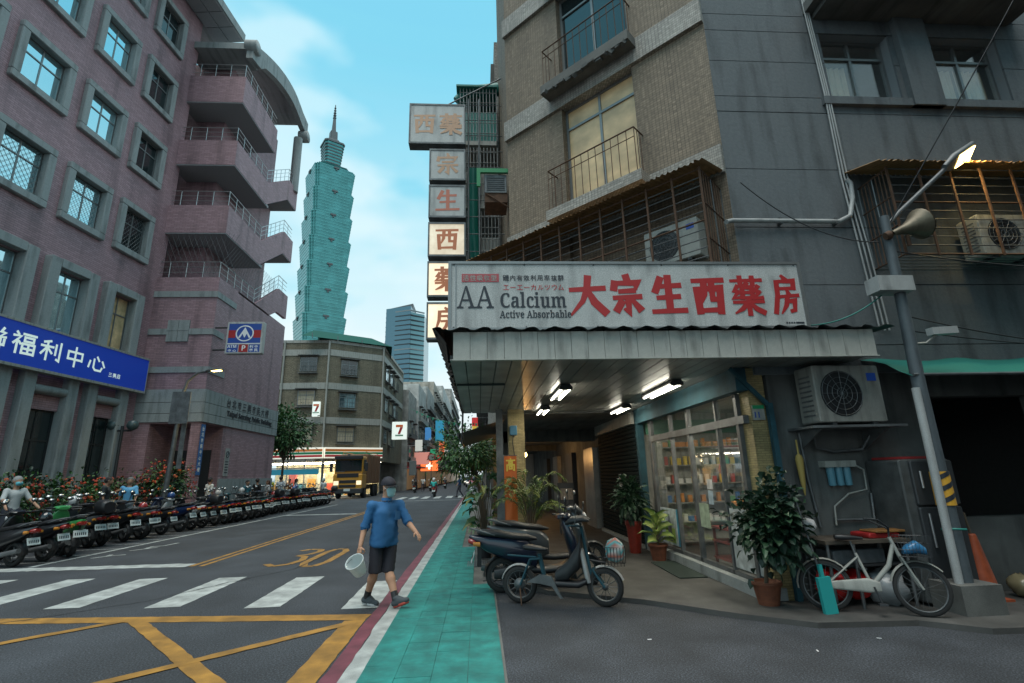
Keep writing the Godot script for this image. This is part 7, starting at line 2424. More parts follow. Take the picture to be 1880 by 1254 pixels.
# forward is +x, the rear wheel stands at x = 0
func make_scooter(label: String, rack := false) -> Node3D:
	var t := thing("scooter", label, "scooter")
	var body := mk(lin(0.03, 0.035, 0.04), 0.3, {coat = 0.5})
	wheel(t, Vector3(0, 0.245, 0), 0.245, 0.11, M.galv)
	wheel(t, Vector3(1.24, 0.245, 0), 0.245, 0.1, M.galv)
	var m := MB.new()
	m.hull([[-0.48, 0.78, 0.015, 0.03], [-0.4, 0.745, 0.055, 0.09], [-0.2, 0.67, 0.12, 0.14], [0.1, 0.6, 0.17, 0.17], [0.36, 0.53, 0.2, 0.17], [0.5, 0.45, 0.17, 0.14]], 16)
	part(t, "tail_body", m, body)
	m = MB.new()
	m.hull([[-0.36, 0.83, 0.02, 0.07], [-0.28, 0.83, 0.045, 0.12], [-0.05, 0.81, 0.055, 0.15], [0.15, 0.765, 0.05, 0.15], [0.38, 0.74, 0.05, 0.12], [0.52, 0.72, 0.02, 0.07]], 14)
	part(t, "seat", m, M.plastic_black)
	m = MB.new()
	m.hull([[0.4, 0.31, 0.06, 0.13], [0.6, 0.29, 0.05, 0.16], [0.88, 0.3, 0.05, 0.16], [0.98, 0.36, 0.06, 0.13]], 12)
	part(t, "floorboard", m, M.plastic_black)
	m = MB.new()
	m.xf = Transform3D(Basis(Vector3(-0.17, 0.985, 0), Vector3(-0.985, -0.17, 0), Vector3(0, 0, 1)), Vector3(1.1, 0.3, 0))
	m.hull([[0.0, 0.0, 0.06, 0.13], [0.18, -0.02, 0.07, 0.2], [0.45, 0.0, 0.075, 0.21], [0.62, 0.03, 0.06, 0.15], [0.7, 0.05, 0.03, 0.08]], 16)
	part(t, "leg_shield", m, body)
	m = MB.new()
	m.hull([[0.84, 1.01, 0.03, 0.1], [0.92, 1.02, 0.055, 0.17], [1.02, 1.0, 0.07, 0.17], [1.1, 0.95, 0.04, 0.09]], 14)
	var hb := part(t, "handlebar_cover", m, body)
	m = MB.new()
	m.tube([Vector3(0.84, 1.03, -0.34), Vector3(0.9, 1.02, -0.18), Vector3(0.92, 1.01, 0), Vector3(0.9, 1.02, 0.18), Vector3(0.84, 1.03, 0.34)], 0.018, 8)
	part(hb, "grip", m, M.plastic_black)
	for s in [-1, 1]:
		m = MB.new()
		m.tube([Vector3(0.92, 1.04, 0.2 * s), Vector3(0.94, 1.2, 0.26 * s), Vector3(0.93, 1.25, 0.28 * s)], 0.008, 5)
		m.lathe([Vector2(0.0, -0.014), Vector2(0.05, -0.01), Vector2(0.062, 0.0), Vector2(0.055, 0.006)], 14, Transform3D(Basis(Vector3.BACK, PI / 2).scaled(Vector3(1, 0.75, 1.2)), Vector3(0.93, 1.28, 0.29 * s)))
		var mr := part(t, "mirror", m, M.plastic_black)
		m = MB.new()
		m.lathe([Vector2(0.0, 0.0), Vector2(0.052, 0.0), Vector2(0.0, 0.002)], 14, Transform3D(Basis(Vector3.BACK, PI / 2).scaled(Vector3(1, 0.75, 1.2)), Vector3(0.922, 1.28, 0.29 * s)))
		part(mr, "glass", m, M.steel)
	m = MB.new()
	m.hull([[1.1, 0.92, 0.03, 0.05], [1.14, 0.9, 0.06, 0.09], [1.17, 0.87, 0.04, 0.07]], 12)
	part(t, "headlight", m, mk(lin(0.6, 0.6, 0.6), 0.15))
	m = MB.new()
	for s in [-0.065, 0.065]: m.tube([Vector3(1.1, 0.6, s), Vector3(1.24, 0.245, s)], 0.02, 6)
	part(t, "fork", m, M.dark_steel)
	for q in [[1.24, 0.27, 0.3, 2.5, "front_fender"], [0.0, 0.275, 1.3, 3.2, "rear_fender"]]:
		m = MB.new()
		var rings := []
		for i in 9:
			var a: float = lerpf(q[2], q[3], i / 8.0)
			var row := PackedVector3Array()
			for j in 5:
				var zz := -0.07 + 0.035 * j
				var rr: float = q[1] - 0.012 * absf(j - 2)
				row.push_back(Vector3(q[0] + cos(a) * rr, 0.245 + sin(a) * rr, zz))
			rings.append(row)
		m.rings_mesh(rings, false, false)
		part(t, q[4], m, body if q[4] == "front_fender" else M.plastic_black)
	m = MB.new()
	m.hull([[-0.12, 0.27, 0.06, 0.05, 0.1], [0.1, 0.28, 0.09, 0.06, 0.1], [0.32, 0.33, 0.1, 0.06, 0.09], [0.46, 0.36, 0.06, 0.05, 0.08]], 10)
	part(t, "engine_case", m, M.dark_steel)
	m = MB.new()
	m.tube([Vector3(0.4, 0.24, -0.12), Vector3(0.15, 0.25, -0.15), Vector3(-0.3, 0.33, -0.16)], [0.03, 0.055, 0.05], 10)
	part(t, "exhaust", m, M.galv)
	m = MB.new()
	m.tube([Vector3(-0.1, 0.8, -0.13), Vector3(-0.38, 0.88, -0.1), Vector3(-0.46, 0.89, 0), Vector3(-0.38, 0.88, 0.1), Vector3(-0.1, 0.8, 0.13)], 0.014, 6)
	part(t, "grab_rail", m, M.galv)
	m = MB.new()
	m.hull([[-0.49, 0.72, 0.03, 0.06], [-0.44, 0.71, 0.05, 0.1], [-0.38, 0.7, 0.04, 0.1]], 10)
	part(t, "tail_light", m, mk(lin(0.3, 0.02, 0.015), 0.2, {coat = 0.6}))
	for s in [-0.14, 0.14]:
		m = MB.new()
		m.hull([[-0.42, 0.69, 0.025, 0.02, s], [-0.32, 0.68, 0.035, 0.03, s]], 8)
		part(t, "indicator", m, mk(lin(0.5, 0.2, 0.03), 0.25))
	m = MB.new()
	m.bb(Vector3(-0.36, 0.36, -0.012), Vector3(-0.3, 0.66, 0.012))
	part(t, "plate_bracket", m, M.plastic_black)
	m = MB.new()
	m.obox(Vector3(-0.425, 0.5, 0), Vector3(0.006, 0.15, 0.26), Basis(Vector3.BACK, -0.35))
	var pl := part(t, "licence_plate", m, M.plate)
	m = MB.new()
	for i in 6: m.obox(Vector3(-0.43, 0.495, -0.09 + i * 0.036), Vector3(0.003, 0.06, 0.02), Basis(Vector3.BACK, -0.35))
	part(pl, "figures", m, M.ink_black)
	m = MB.new()
	m.tube([Vector3(0.35, 0.2, 0.1), Vector3(0.3, 0.02, 0.2)], 0.012, 5)
	m.tube([Vector3(0.35, 0.2, -0.1), Vector3(0.3, 0.02, -0.2)], 0.012, 5)
	part(t, "stand", m, M.dark_steel)
	if rack:
		m = MB.new()
		m.hull([[-0.66, 0.98, 0.12, 0.13], [-0.6, 0.99, 0.17, 0.2], [-0.36, 0.99, 0.17, 0.2], [-0.3, 0.98, 0.12, 0.13]], 12)
		part(t, "top_box", m, M.plastic_black)
	return t

func helmet(o: Node3D, i: int) -> void:
	var c: Array = [[lin(0.5, 0.5, 0.5), "white"], [lin(0.01, 0.01, 0.012), "black"], [lin(0.02, 0.06, 0.2), "blue"], [lin(0.3, 0.02, 0.02), "red"]][i % 4]
	var p := o.transform * Vector3(0.15 if i % 2 else 0.92, 0.81 if i % 2 else 1.06, 0.0)
	var t := thing("helmet", "%s helmet left on the %s" % [c[1], str(o.get_meta("label")).replace(" parked", "").replace(" carrying a helmet", "").replace(" with top box", "")], "helmet", p, "helmets left on parked scooters")
	var m := MB.new()
	m.lathe([Vector2(0.1, 0.0), Vector2(0.13, 0.06), Vector2(0.125, 0.13), Vector2(0.08, 0.2), Vector2(0.0, 0.225)], 14, Transform3D(Basis(), p))
	part(t, "shell", m, mk(c[0], 0.2, {coat = 0.7}))
	m = MB.new()
	m.hull([[0.06, 0.09, 0.05, 0.1], [0.14, 0.08, 0.045, 0.06]], 10)
	for k in m.v.size():
		m.v[k] = Basis(Vector3.UP, o.rotation.y) * m.v[k] + p; m.n[k] = Basis(Vector3.UP, o.rotation.y) * m.n[k]
	part(t, "visor", m, M.dim_glass)

func tint(o: Node3D, mat: Material, seat: Material = null) -> void:
	for c in o.get_children():
		if c is MeshInstance3D and str(c.name).rstrip("0123456789") in ["tail_body", "leg_shield", "handlebar_cover", "front_fender"]: c.material_override = mat
		if seat and str(c.name) == "seat": c.material_override = seat

func vehicles() -> void:
	var paint_ := {"black": mk(lin(0.012, 0.013, 0.015), 0.28, {coat = 0.6}), "dark grey": mk(lin(0.06, 0.065, 0.07), 0.3, {coat = 0.6}), "dark blue": mk(lin(0.006, 0.016, 0.055), 0.28, {coat = 0.6}), "silver white": mk(lin(0.5, 0.52, 0.52), 0.3, {coat = 0.6}), "green and white": mk(lin(0.04, 0.25, 0.07), 0.3, {coat = 0.6}), "red": mk(lin(0.3, 0.015, 0.015), 0.3, {coat = 0.6}), "dark teal": mk(lin(0.015, 0.07, 0.08), 0.3, {coat = 0.6})}
	var proto := make_scooter("")
	var pbox := make_scooter("", true)
	# [z, x of the rear wheel, colour, heading]
	var row := [[-12.3, -10.1, "black"], [-13.1, -10.0, "black"], [-13.75, -9.95, "green and white"], [-14.6, -10.5, "black"], [-15.7, -10.8, "dark grey"], [-16.7, -10.65, "black"], [-17.4, -10.6, "dark grey"], [-18.1, -10.8, "dark blue"], [-18.9, -10.7, "black"], [-19.6, -10.6, "dark blue"], [-20.3, -10.6, "silver white"], [-21.0, -10.6, "black"], [-21.8, -10.5, "dark grey"], [-22.7, -10.45, "dark blue"], [-23.7, -10.4, "black"], [-24.8, -10.35, "dark grey"], [-25.6, -10.4, "dark teal"], [-26.4, -10.45, "black"], [-28.1, -10.7, "dark grey"], [-29.4, -10.7, "black"], [-31.2, -10.75, "black"], [-32.4, -10.7, "silver white"], [-33.6, -10.7, "dark grey"], [-34.9, -10.6, "black"], [-36.3, -10.65, "dark blue"], [-37.7, -10.65, "black"], [-14.2, -10.3, "dark grey"], [-16.2, -10.75, "black"], [-23.2, -10.5, "black"], [-24.25, -10.4, "dark teal"], [-27.2, -10.6, "black"], [-28.8, -10.75, "dark blue"], [-30.3, -10.7, "black"], [-31.8, -10.7, "dark grey"], [-33.0, -10.7, "black"], [-34.2, -10.65, "dark teal"], [-35.6, -10.6, "black"], [-37.0, -10.65, "dark grey"]]
	var near := ["by the striped shirt person", "by the crossing end of the row", "before the flower hedge", "before the lamp post", "before the tower entrance", "before the tower plinth", "at the truck end of the row"]
	var cnt := {}
	for i in row.size():
		var q: Array = row[i]
		var place: String = near[clampi(int((-q[0] - 12.0) / 4.0), 0, 6)]
		if i < 2: place = near[1]
		var label := "%s scooter parked %s" % [q[2], place]
		if i % 7 == 4: label = label.replace("scooter", "scooter with top box")
		if i % 3 == 1: label = label.replace(" parked", " carrying a helmet parked")
		var src: Node3D = pbox if i % 7 == 4 else proto
		var o: Node3D = copy_of(src, label, Vector3(q[1], 0.004, q[0]), PI - 0.42 + rng.randf_range(-0.24, 0.2))
		o.scale = Vector3.ONE * rng.randf_range(1.0, 1.12)
		o.position.z += rng.randf_range(-0.15, 0.15)
		if i % 3 == 1: helmet(o, i)
		o.rotation.x = 0.0
		o.set_meta("group", "scooters parked along the left kerb")
		tint(o, paint_[q[2]])
		cnt[label] = cnt.get(label, 0) + 1
	# scooters out on the road, below their riders
	for q in [[Vector3(-3.91, 0, -46.0), "red", "red scooter ridden by the person in turquoise", PI / 2], [Vector3(-7.1, 0, -58.5), "black", "black scooter ridden away in the far left lane", PI / 2], [Vector3(-0.7, 0, -47.5), "silver white", "pale scooter ridden toward the crossing by the teal path", -PI / 2], [Vector3(-4.9, 0, -75.5), "dark grey", "dark scooter ridden in mid street far away", PI / 2], [Vector3(-5.9, 0, -64.0), "black", "black scooter waiting beside the far crossing", PI / 2]]:
		# the seat comes under the rider
		var o := copy_of(proto, q[2], q[0] + Vector3(0, 0.004, 0.35 if q[3] > 0 else -0.35), q[3])
		tint(o, paint_[q[1]])
	# the two petrol scooters under the canopy
	var s2 := copy_of(proto, "dark blue and silver scooter with orange tail lamp parked under the canopy", Vector3(0.32, 0.004, -8.0), 0.02)
	tint(s2, mk(lin(0.005, 0.01, 0.028), 0.28, {coat = 0.6}))
	var s3 := copy_of(proto, "dusty black scooter behind the blue one under the canopy", Vector3(0.6, 0.064, -8.75), 0.05)
	tint(s3, paint_["dark grey"])
	proto.queue_free(); remove_child(proto)
	pbox.queue_free(); remove_child(pbox)
	electric_scooter()
	bicycle()
	truck()
	car()

func electric_scooter() -> void:
	var t := thing("electric_scooter", "slim black and white electric scooter with plaid basket bag on the forecourt edge", "scooter", Vector3(1.05, 0, -7.14))
	var xf := Transform3D(Basis(Vector3.UP, -0.35), Vector3(0.53, 0.004, -7.33))
	# built along +x and then turned with the parts
	var P := func(called: String, m: MB, mat: Material) -> MeshInstance3D:
		for i in m.v.size():
			m.v[i] = xf * m.v[i]; m.n[i] = xf.basis * m.n[i]
		return part(t, called, m, mat)
	for q in [[0.0, 0.0], [1.13, 0.0]]:
		var m := MB.new()
		var c := Transform3D(Basis(Vector3.RIGHT, PI / 2), Vector3(q[0], 0.235, 0))
		m.lathe([Vector2(0.175, -0.03), Vector2(0.215, -0.035), Vector2(0.235, 0), Vector2(0.215, 0.035), Vector2(0.175, 0.03)], 26, c)
		var w: MeshInstance3D = P.call("wheel", m, M.rubber)
		m = MB.new()
		m.lathe([Vector2(0.176, -0.025), Vector2(0.176, 0.025), Vector2(0.16, 0.02), Vector2(0.16, -0.02)], 24, c)
		m.lathe([Vector2(0.0, -0.04), Vector2(0.075 if q[0] < 0.5 else 0.04, -0.03), Vector2(0.075 if q[0] < 0.5 else 0.04, 0.03), Vector2(0.0, 0.04)], 14, c)
		for i in 12:
			var a := TAU * i / 12
			m.bar(Vector3(q[0], 0.235, 0) + Vector3(cos(a), sin(a), 0) * 0.04, Vector3(q[0], 0.235, 0) + Vector3(cos(a), sin(a), 0) * 0.165, 0.004)
		for i in m.v.size():
			m.v[i] = xf * m.v[i]; m.n[i] = xf.basis * m.n[i]
		part(w, "rim", m, M.galv)
		m = MB.new()
		var rings := []
		for i in 9:
			var a: float = lerpf(1.0, 2.9, i / 8.0) if q[0] < 0.5 else lerpf(0.35, 2.0, i / 8.0)
			var row := PackedVector3Array()
			for j in 5: row.push_back(Vector3(q[0] + cos(a) * (0.262 - 0.01 * absf(j - 2)), 0.235 + sin(a) * (0.262 - 0.01 * absf(j - 2)), -0.04 + 0.02 * j))
			rings.append(row)
		m.rings_mesh(rings, false, false)
		P.call("fender", m, M.white_paint)
	var m := MB.new()
	m.hull([[0.25, 0.28, 0.04, 0.08], [0.35, 0.27, 0.05, 0.11], [0.8, 0.26, 0.045, 0.11], [0.9, 0.3, 0.04, 0.09]], 12)
	P.call("footboard", m, M.plastic_black)
	m = MB.new()
	m.prism(PackedVector2Array([Vector2(0.12, 0.28), Vector2(0.3, 0.38), Vector2(0.46, 0.36), Vector2(0.56, 0.16), Vector2(0.6, 0.1), Vector2(0.56, 0.1), Vector2(0.46, 0.24), Vector2(0.3, 0.27)]), 0.03, Transform3D(Basis(), Vector3(0, 0, 0.09)))
	P.call("side_cover", m, M.galv)
	m = MB.new()
	m.tube([Vector3(0.02, 0.235, 0.06), Vector3(0.16, 0.55, 0.05), Vector3(0.3, 0.56, 0.04)], 0.016, 6)
	m.tube([Vector3(0.02, 0.235, -0.06), Vector3(0.16, 0.55, -0.05), Vector3(0.3, 0.56, -0.04)], 0.016, 6)
	m.tube([Vector3(0.35, 0.28, 0), Vector3(0.28, 0.62, 0)], 0.03, 8)
	m.tube([Vector3(-0.15, 0.6, 0.05), Vector3(0.25, 0.58, 0.05)], 0.014, 6)
	P.call("frame", m, M.blue_steel)
	m = MB.new()
	m.hull([[0.06, 0.7, 0.02, 0.05], [0.12, 0.7, 0.035, 0.1], [0.3, 0.68, 0.03, 0.08], [0.4, 0.67, 0.015, 0.03]], 12)
	P.call("seat", m, M.plastic_black)
	m = MB.new()
	m.xf = Transform3D(Basis(Vector3(-0.2, 0.98, 0), Vector3(-0.98, -0.2, 0), Vector3(0, 0, 1)), Vector3(0.93, 0.28, 0))
	m.hull([[0.0, 0.0, 0.03, 0.06], [0.1, 0.0, 0.035, 0.1], [0.36, 0.0, 0.03, 0.1], [0.42, 0.0, 0.02, 0.06]], 12)
	P.call("leg_shield", m, M.white_paint)
	m = MB.new()
	m.hull([[0.5, 0.35, 0.06, 0.1], [0.66, 0.42, 0.12, 0.14], [0.82, 0.6, 0.16, 0.17], [0.86, 0.78, 0.1, 0.17]], 12)
	P.call("leg_cover", m, M.dark_steel)
	m = MB.new()
	m.tube([Vector3(0.97, 0.3, 0), Vector3(0.86, 0.96, 0)], 0.022, 8)
	m.tube([Vector3(0.76, 1.0, -0.32), Vector3(0.84, 0.98, -0.12), Vector3(0.86, 0.96, 0), Vector3(0.84, 0.98, 0.12), Vector3(0.76, 1.0, 0.32)], 0.013, 8)
	for s in [-0.05, 0.05]: m.tube([Vector3(0.98, 0.45, s), Vector3(1.13, 0.235, s)], 0.016, 6)
	P.call("steering_column", m, M.blue_steel)
	m = MB.new()
	m.hull([[0.66, 1.0, 0.02, 0.06], [0.74, 1.04, 0.05, 0.16], [0.9, 1.06, 0.04, 0.17], [0.98, 1.04, 0.015, 0.1]], 12)
	P.call("rain_cover", m, M.dark_steel)
	for s in [-1, 1]:
		m = MB.new()
		m.tube([Vector3(0.82, 1.0, 0.24 * s), Vector3(0.86, 1.2, 0.3 * s)], 0.006, 5)
		m.lathe([Vector2(0.0, -0.012), Vector2(0.05, 0.0), Vector2(0.0, 0.006)], 14, Transform3D(Basis(Vector3.BACK, PI / 2).scaled(Vector3(1, 0.8, 1.2)), Vector3(0.86, 1.23, 0.31 * s)))
		P.call("mirror", m, M.galv)
	m = MB.new()
	for i in 7:
		m.bar(Vector3(1.16 + i * 0.04, 0.5, -0.12), Vector3(1.16 + i * 0.04, 0.72, -0.13), 0.004)
		m.bar(Vector3(1.16 + i * 0.04, 0.5, 0.12), Vector3(1.16 + i * 0.04, 0.72, 0.13), 0.004)
	for y in [0.5, 0.6, 0.72]:
		m.tube([Vector3(1.15, y, -0.125), Vector3(1.4, y, -0.125), Vector3(1.4, y, 0.125), Vector3(1.15, y, 0.125), Vector3(1.15, y, -0.125)], 0.005, 4)
	m.bar(Vector3(0.95, 0.55, 0), Vector3(1.16, 0.52, 0), 0.012)
	P.call("basket", m, M.dark_steel)
	m = MB.new()
	m.tube([Vector3(0.02, 0.2, 0.07), Vector3(0.06, 0.01, 0.16)], 0.01, 5)
	m.tube([Vector3(0.02, 0.2, -0.07), Vector3(0.06, 0.01, -0.16)], 0.01, 5)
	P.call("stand", m, M.rust)
	var bag := thing("plaid_bag", "teal and red plaid bundle in the front basket of the electric scooter", "bag", xf * Vector3(1.28, 0.52, 0))
	m = MB.new()
	m.hull([[1.17, 0.66, 0.06, 0.07], [1.2, 0.67, 0.12, 0.11], [1.3, 0.68, 0.15, 0.115], [1.38, 0.66, 0.1, 0.1], [1.4, 0.66, 0.05, 0.05]], 18)
	for i in m.v.size():
		var p: Vector3 = m.v[i]
		var k := int(floor(p.y * 28.0)) + int(floor(p.z * 24.0))
		m.c[i] = [Color(0.06, 0.35, 0.36), Color(0.5, 0.52, 0.5), Color(0.05, 0.3, 0.33), Color(0.42, 0.12, 0.08)][absi(k) % 4]
		m.v[i] = xf * p; m.n[i] = xf.basis * m.n[i]
	part(bag, "bundle", m, M.vc)

func bicycle() -> void:
	var t := thing("bicycle", "old white city bicycle with front basket leaning before the workbench", "bicycle", Vector3(4.3, 0.06, -5.95))
	var xf := Transform3D(Basis(Vector3.UP, -0.45) * Basis(Vector3.RIGHT, -0.1), Vector3(3.97, 0.06, -6.1))
	var P := func(parent: Node, called: String, m: MB, mat: Material) -> MeshInstance3D:
		for i in m.v.size():
			m.v[i] = xf * m.v[i]; m.n[i] = xf.basis * m.n[i]
		return part(parent, called, m, mat)
	var R := 0.27
	for x in [0.0, 0.92]:
		var m := MB.new()
		var c := Transform3D(Basis(Vector3.RIGHT, PI / 2), Vector3(x, R, 0))
		m.lathe([Vector2(R - 0.04, -0.018), Vector2(R - 0.01, -0.02), Vector2(R, 0), Vector2(R - 0.01, 0.02), Vector2(R - 0.04, 0.018)], 32, c)
		var w: MeshInstance3D = P.call(t, "wheel", m, M.rubber)
		m = MB.new()
		m.lathe([Vector2(R - 0.04, -0.014), Vector2(R - 0.04, 0.014), Vector2(R - 0.055, 0.01), Vector2(R - 0.055, -0.01)], 32, c)
		m.lathe([Vector2(0.0, -0.04), Vector2(0.02, -0.04), Vector2(0.02, 0.04), Vector2(0.0, 0.04)], 10, c)
		for i in 18:
			var a := TAU * i / 18
			m.bar(Vector3(x + cos(a) * 0.02, R + sin(a) * 0.02, 0.02 * (1 if i % 2 else -1)), Vector3(x + cos(a) * (R - 0.045), R + sin(a) * (R - 0.045), 0), 0.0018, 3)
		P.call(w, "rim", m, M.galv)
		m = MB.new()
		var rings := []
		for i in 13:
			var a: float = lerpf(0.6, 3.3, i / 12.0) if x < 0.5 else lerpf(0.7, 2.9, i / 12.0)
			var row := PackedVector3Array()
			for j in 5: row.push_back(Vector3(x + cos(a) * (R + 0.025 - 0.008 * absf(j - 2)), R + sin(a) * (R + 0.025 - 0.008 * absf(j - 2)), -0.032 + 0.016 * j))
			rings.append(row)
		m.rings_mesh(rings, false, false)
		P.call(t, "fender", m, M.off_white)
	var m := MB.new()
	m.tube([Vector3(0.74, 0.72, 0), Vector3(0.66, 0.5, 0), Vector3(0.46, 0.28, 0)], [0.022, 0.026, 0.026], 8)
	m.tube([Vector3(0.46, 0.28, 0), Vector3(0.36, 0.62, 0)], 0.017, 8)
	for s in [-0.05, 0.05]:
		m.tube([Vector3(0.44, 0.28, s * 0.6), Vector3(0.0, R, s)], 0.01, 6)
		m.tube([Vector3(0.37, 0.58, s * 0.4), Vector3(0.0, R, s)], 0.01, 6)
		m.tube([Vector3(0.78, 0.6, s), Vector3(0.82, 0.5, s), Vector3(0.92, R, s)], 0.013, 6)
	m.tube([Vector3(0.72, 0.8, 0), Vector3(0.78, 0.6, 0)], 0.02, 8)
	P.call(t, "frame", m, M.off_white)
	m = MB.new()
	m.hull([[-0.05, R + 0.005, 0.03, 0.015, 0.06], [0.1, R + 0.01, 0.045, 0.015, 0.06], [0.42, 0.29, 0.075, 0.015, 0.06], [0.53, 0.28, 0.05, 0.015, 0.06]], 12)
	P.call(t, "chain_guard", m, M.off_white)
	m = MB.new()
	m.tube([Vector3(0.46, 0.28, 0.09), Vector3(0.5, 0.12, 0.1)], 0.01, 6)
	m.box(Vector3(0.5, 0.11, 0.14), Vector3(0.08, 0.02, 0.08))
	m.tube([Vector3(0.46, 0.28, -0.07), Vector3(0.42, 0.44, -0.08)], 0.01, 6)
	m.box(Vector3(0.42, 0.45, -0.12), Vector3(0.08, 0.02, 0.08))
	P.call(t, "pedal", m, M.dark_steel)
	m = MB.new()
	m.tube([Vector3(0.36, 0.6, 0), Vector3(0.33, 0.75, 0)], 0.012, 6)
	P.call(t, "seat_post", m, M.galv)
	m = MB.new()
	m.hull([[0.18, 0.79, 0.03, 0.06], [0.24, 0.79, 0.035, 0.09], [0.36, 0.785, 0.025, 0.045], [0.46, 0.78, 0.015, 0.02]], 12)
	P.call(t, "saddle", m, M.plastic_black)
	m = MB.new()
	m.tube([Vector3(0.72, 0.78, 0), Vector3(0.73, 0.88, 0), Vector3(0.72, 0.9, 0.06), Vector3(0.6, 0.98, 0.22), Vector3(0.46, 0.99, 0.26)], 0.011, 7)
	m.tube([Vector3(0.73, 0.88, 0), Vector3(0.72, 0.9, -0.06), Vector3(0.6, 0.98, -0.22), Vector3(0.46, 0.99, -0.26)], 0.011, 7)
	P.call(t, "handlebar", m, M.dark_steel)
	m = MB.new()
	for i in 9:
		for s in [-0.15, 0.15]: m.bar(Vector3(0.8 + i * 0.03, 0.6, s * 0.8), Vector3(0.78 + i * 0.035, 0.82, s), 0.0025, 3)
		m.bar(Vector3(1.05, 0.6, -0.12 + i * 0.03), Vector3(1.07, 0.82, -0.15 + i * 0.0375), 0.0025, 3)
	for y in [0.6, 0.67, 0.74, 0.82]:
		var k: float = 0.8 + (y - 0.6) * 0.9
		m.tube([Vector3(0.78, y, -0.15 * k), Vector3(1.06, y, -0.15 * k), Vector3(1.06, y, 0.15 * k), Vector3(0.78, y, 0.15 * k), Vector3(0.78, y, -0.15 * k)], 0.004, 4)
	m.bb(Vector3(0.79, 0.598, -0.12), Vector3(1.05, 0.604, 0.12))
	P.call(t, "basket", m, M.dark_steel)
	m = MB.new()
	m.tube([Vector3(0.02, R, 0.05), Vector3(-0.02, 0.0, 0.14)], 0.008, 5)
	P.call(t, "kickstand", m, M.dark_steel)
	var bb := thing("blue_bag", "crumpled blue plastic bag in the bicycle basket", "bag", xf * Vector3(0.93, 0.6, 0))
	m = MB.new()
	m.hull([[0.82, 0.65, 0.03, 0.05], [0.86, 0.67, 0.05, 0.09], [0.95, 0.7, 0.07, 0.09], [1.03, 0.66, 0.04, 0.06]], 10)
	P.call(bb, "bag", m, mk(lin(0.03, 0.15, 0.3), 0.3))

